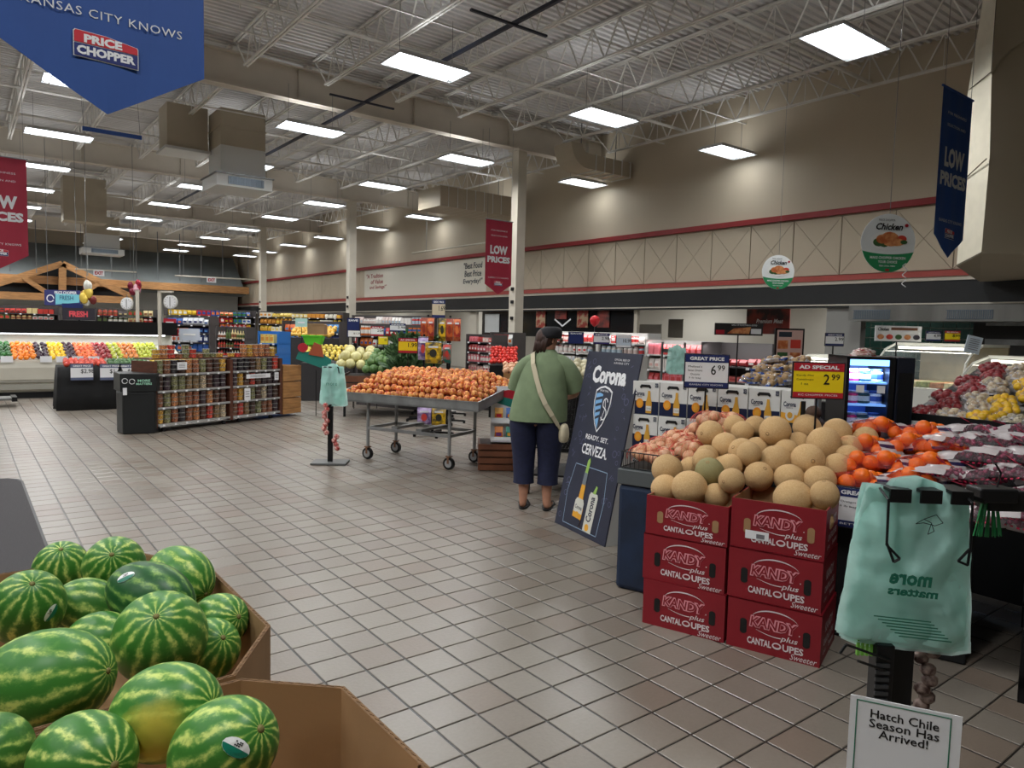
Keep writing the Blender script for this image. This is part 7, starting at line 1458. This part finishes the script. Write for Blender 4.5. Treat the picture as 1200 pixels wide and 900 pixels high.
# ================================================================ BAGGED PRODUCE TRAY AT THE RIGHT
e0, e1 = at(1052, 480, 4.9), at(1215, 505, 4.25); d_ = e1 - e0; ty = math.atan2(d_.y, d_.x); Lt = Vector((d_.x, d_.y)).length + .3; t = thing('bagged_produce_stand', 'black sloping stand of bagged potatoes, onions and vegetables at the right', 'table', (e0.x, e0.y, 0), ty); ze = e0.z
MB().box(0, Lt, 0, 1.25, 0, ze - .08).obj('base', blackf, t); b = MB(); b.add([(0, 0, ze - .08), (Lt, 0, ze - .08), (Lt, 1.25, ze + .27), (0, 1.25, ze + .27), (0, 1.25, ze - .1), (Lt, 1.25, ze - .1)], [(0, 1, 2, 3), (2, 3, 4, 5), (0, 3, 4), (1, 5, 2)]); b.obj('sloping_top', blackm, t); MB().box(0, Lt, -.015, 0, ze - .09, ze - .01).obj('front_rail', blackm, t)
for x in (.12, .55, .72): flat('price_tag', rect(x - .03, x + .03, ze - .14, ze - .06), t, white, y=-.017)
Rt2 = Matrix.Rotation(ty, 3, 'Z'); E0 = Vector((e0.x, e0.y, 0))
PMs = lambda n, c, c2: pile_mesh(n, c, c2)
kinds = [('red potatoes', [mat('film_redpot', (190, 120, 120), .2, alpha=.5), clr, clr], ('potato', PMs('red_potato', (128, 34, 44), (160, 60, 62)), .03)), ('white vegetables', [filmw, clr, filmp], ('turnip', PMs('turnip', (206, 196, 170), (180, 150, 120)), .026)), ('yellow lemons', [clr, clr, filmw], ('lemon', PMs('lemon_small', (232, 190, 40), (226, 170, 30)), .03)), ('cream vegetables', [filmp, clr, filmw], ('turnip', PMs('parsnip', (196, 186, 160), (120, 110, 90)), .026)), ('yellow squash', [clr], ('squash', PMs('small_squash', (236, 196, 44), (240, 210, 80)), .036)), ('white mushrooms', [clr, filmp], ('mushroom', PMs('mushroom', (180, 160, 140), (110, 90, 74)), .026)), ('brown potatoes', [clr], ('potato', PMs('brown_potato', (164, 120, 80), (190, 150, 110)), .034))]
for i, (nm, mm_, it_) in enumerate(kinds):
    g = goods_bag(mm_, 20 + i, rx=.10, ry=.085, h=.065, item=it_); nx = 0
    for j in range(7):
        for q in range(1):
            x = .12 + i * .185 + random.uniform(-.03, .03) + (.08 if j % 2 else 0); yv = .08 + j * .17; p_ = E0 + Rt2 @ Vector((x, yv, ze - .05 + yv * .28 + .01)); lab = 'film bag of %s, %s in its row up the sloping stand' % (nm, ('front', 'second', 'third', 'fourth', 'fifth', 'sixth', 'rearmost')[j]); grp = 'bags of %s' % nm
            if nx == 0: g.location = p_; g.rotation_euler = (.25, 0, ty + .4); g['label'] = lab; g['group'] = grp
            else: dup(g, p_, (.28 + random.uniform(-.2, .2), random.uniform(-.2, .2), ty + random.uniform(-1.2, 1.2)), lab, grp)
            nx += 1
# ================================================================ DELI CASES, HOOD
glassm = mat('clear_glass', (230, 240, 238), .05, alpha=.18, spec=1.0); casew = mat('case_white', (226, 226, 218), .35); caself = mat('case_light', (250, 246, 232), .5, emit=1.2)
def deli(px0, px1, Z0, Z1, ytop, label):
    A = at(px0, 410, Z0); B_ = at(px1, 410, Z1); A.z = B_.z = 0; d = B_ - A; L_ = d.length; yaw = math.atan2(d.y, d.x); zt = zz((px0 + px1) / 2, ytop, (Z0 + Z1) / 2); t = thing('deli_case', label, 'display case', A, yaw)
    MB().box(0, L_, 0, .8, 0, zt - .48).obj('base', casew, t); MB().box(0, L_, .3, .85, zt - .03, zt).obj('top_shelf', casew, t); MB().box(.0, L_, .82, .85, zt - .48, zt - .03).obj('rear_wall', mat('case_back', (120, 112, 92), .5, var=.3, scale=6), t); b = MB(); P_ = [(.0, zt - .48), (-.04, zt - .36), (.0, zt - .2), (.12, zt - .08), (.3, zt - .02)]
    for (a1, z1), (a2, z2) in zip(P_, P_[1:]): b.face([(0, a1, z1), (L_, a1, z1), (L_, a2, z2), (0, a2, z2)])
    b.obj('curved_glass', glassm, t)
    for x in (0, L_): b = MB(); b.path([(x, a1, z1) for a1, z1 in P_], .012, 6); b.obj('end_frame', casew, t)
    b = MB(); 
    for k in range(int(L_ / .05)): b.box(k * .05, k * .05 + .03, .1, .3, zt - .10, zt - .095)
    b.obj('glow_slats', caself, t); MB().box(.05, L_ - .05, .28, .34, zt - .07, zt - .04).obj('lamp', caself, t)  # slats glow by their material, standing for the bright grid reflection
    for k in range(6): MB().box(.06 + k * L_ / 6.3, .06 + (k + .8) * L_ / 6.3, .15, .6, zt - .475, zt - .42).obj('food_tray', mat('food_tray_%d' % (k % 3), ((170, 110, 70), (200, 190, 150), (120, 130, 70))[k % 3], .5, var=.4, scale=25), t)
    ld = bpy.data.lights.new('case_lamp', 'AREA'); ld.shape = 'RECTANGLE'; ld.size = L_ * .9; ld.size_y = .05; ld.energy = 5; lo_ = bpy.data.objects.new('case_lamp', ld); COL.objects.link(lo_); lo_.parent = t; lo_.location = (L_ / 2, .3, zt - .08)
deli(1030, 1133, 8.0, 7.2, 402, 'glass-fronted deli case with white top, left of the pair'); deli(1130, 1230, 6.9, 6.1, 418, 'glass-fronted deli case with glowing slats, right of the pair'); deli(930, 985, 9.6, 9.0, 416, 'low lit deli case behind the poster stand')
Z = 7.8; s_ = Z / FPX; t = thing('menu_board', 'wide white menu board with food pictures on the deli case', 'sign', at(1053, 391, Z), CYAW); MB().box(-27 * s_, 27 * s_, 0, .02, -9 * s_, 9 * s_).obj('board', white, t); text('Chicken', t, -18 * s_, 5 * s_, 13 * s_, 4 * s_, black, shear=.3, bold=.03); flat('brown_strip', rect(-9 * s_, 22 * s_, 4 * s_, 7 * s_), t, woodd, y=-.002)
for k in range(5): flat('food_print', ell((-21 + k * 10.5) * s_, -4 * s_, 4 * s_, 3 * s_, 12), t, (roast, tom, leafp, roast, blk2)[k], y=-.003)
Z = 6.6; s_ = Z / FPX; t = thing('paper_sign', 'pale blue paper sign tilted on the right deli case', 'sign', at(1141, 404, Z), CYAW, ry=.2); MB().box(-9 * s_, 9 * s_, 0, .01, -10 * s_, 10 * s_).obj('paper', MATS['pale_blue'], t)
for k in range(6): flat('print_line', rect(-6 * s_, 6 * s_, (6 - k * 2.4) * s_, (6.8 - k * 2.4) * s_), t, mat('print_grey'), y=-.002)
hx = WX - .45; a, c = on_x(995, 358, hx), on_x(1290, 358, hx); zb_ = on_x(1000, 376, hx).z; t = thing('exhaust_hood', 'stainless steel exhaust hood with two vents above the deli', 'hood', (hx, c.y, 0)); L_ = a.y - c.y; hs_ = mat('hood_steel', (160, 160, 156), .3, .85, var=.3, scale=2, stretch=(1, 1, .1))
MB().box(0, .9, 0, L_, zb_, 2.21).obj('hood_body', hs_, t)
for px0, px1 in ((1000, 1043), (1109, 1164)):
    y1, y0 = on_x(px0, 366, hx).y - c.y, on_x(px1, 366, hx).y - c.y; g = MB(); zc0, zc1 = on_x(px0, 374, hx).z, on_x(px0, 364, hx).z; g.box(-.012, 0, y0, y1, zc0, zc0 + .012); g.box(-.012, 0, y0, y1, zc1, zc1 + .012); n = 22
    for k in range(n): g.box(-.012, 0, y0 + (y1 - y0) * k / n, y0 + (y1 - y0) * k / n + .015, zc0, zc1)
    g.obj('vent_grille', grille, t)
MB().box(.01, .9, .05, L_, 0, .02).obj('floor_plate', steel, t)
t = thing('back_counter', 'stainless back counter and dark oven behind the right deli case', 'counter', (WX + .3, on_x(1130, 390, WX + .3).y, 0)); MB().box(0, .8, -4.2, 0, 0, .9).obj('counter', steel, t); MB().box(.1, .8, -3.6, -.1, .95, 1.95).obj('oven', mat('oven_dark', (44, 44, 44), .4, .4), t); MB().box(.08, .1, -3.5, -.3, 1.55, 1.65).box(.08, .1, -3.5, -.3, 1.88, 1.93).obj('oven_trim', steel, t)
b = on_x(985, 380, WX - .1); struct(MB().box(-.1, .1, -.35, .35, 0, 2.2).obj('trim_8', mat('pillar_grey', (150, 150, 146), .6), None, loc=(WX + .1, b.y, 0)))

# ---------------------------------------------------------------- posts and rods for what would otherwise hang in the air
bpy.context.view_layer.update(); dg = bpy.context.evaluated_depsgraph_get()
def lowest(o):
    zs_ = [ (c.matrix_world @ Vector(v)).z for c in [o] + list(o.children_recursive) if c.type == 'MESH' for v in c.bound_box]
    return min(zs_)
for o in [o for o in COL.objects if o.type == 'EMPTY' and o.parent is None and (o.name.startswith('price_sign') or o.name.startswith('shelf_card') or o.name.startswith('brown_carton') or o.name.startswith('header_sign') or o.name.startswith('menu_board') or o.name.startswith('display_topper') or o.name.startswith('green_basket'))]:
    if any(c.name.startswith('post') for c in o.children) or 'draped table' in o['label'] or 'oranges' in o['label'] or 'nut rack at' in o['label']: continue
    p_ = o.matrix_world @ Vector((0, .03, 0)); zl = lowest(o) - .004
    hit, hp_, *_r = SC.ray_cast(dg, Vector((p_.x, p_.y, zl)), Vector((0, 0, -1)))
    d_ = (zl - hp_.z) if hit else zl
    if d_ > .004: MB().tube((0, .03, zl - o.location.z + .01), (0, .03, zl - o.location.z - d_ + .001), .008, 6).obj('post', blackm, o)
for o in [o for o in COL.objects if o.parent is None and (o.name.startswith('conduit') or o.name.startswith('sale_banner'))]:
    if o.type == 'MESH':
        for f_ in (.1, .9):
            v0, v1 = o.data.vertices[0].co, o.data.vertices[-1].co; q_ = v0.lerp(v1, f_); MB().tube(q_, (q_.x, q_.y, 6.3), .015, 4).obj('hanging_rod', wirem, o)
    else: MB().tube((-.4, .005, .2), (-.4, .005, 6.5 - o.location.z), .006, 4).tube((.4, .005, .2), (.4, .005, 6.5 - o.location.z), .006, 4).obj('hanging_wire', wirem, o)
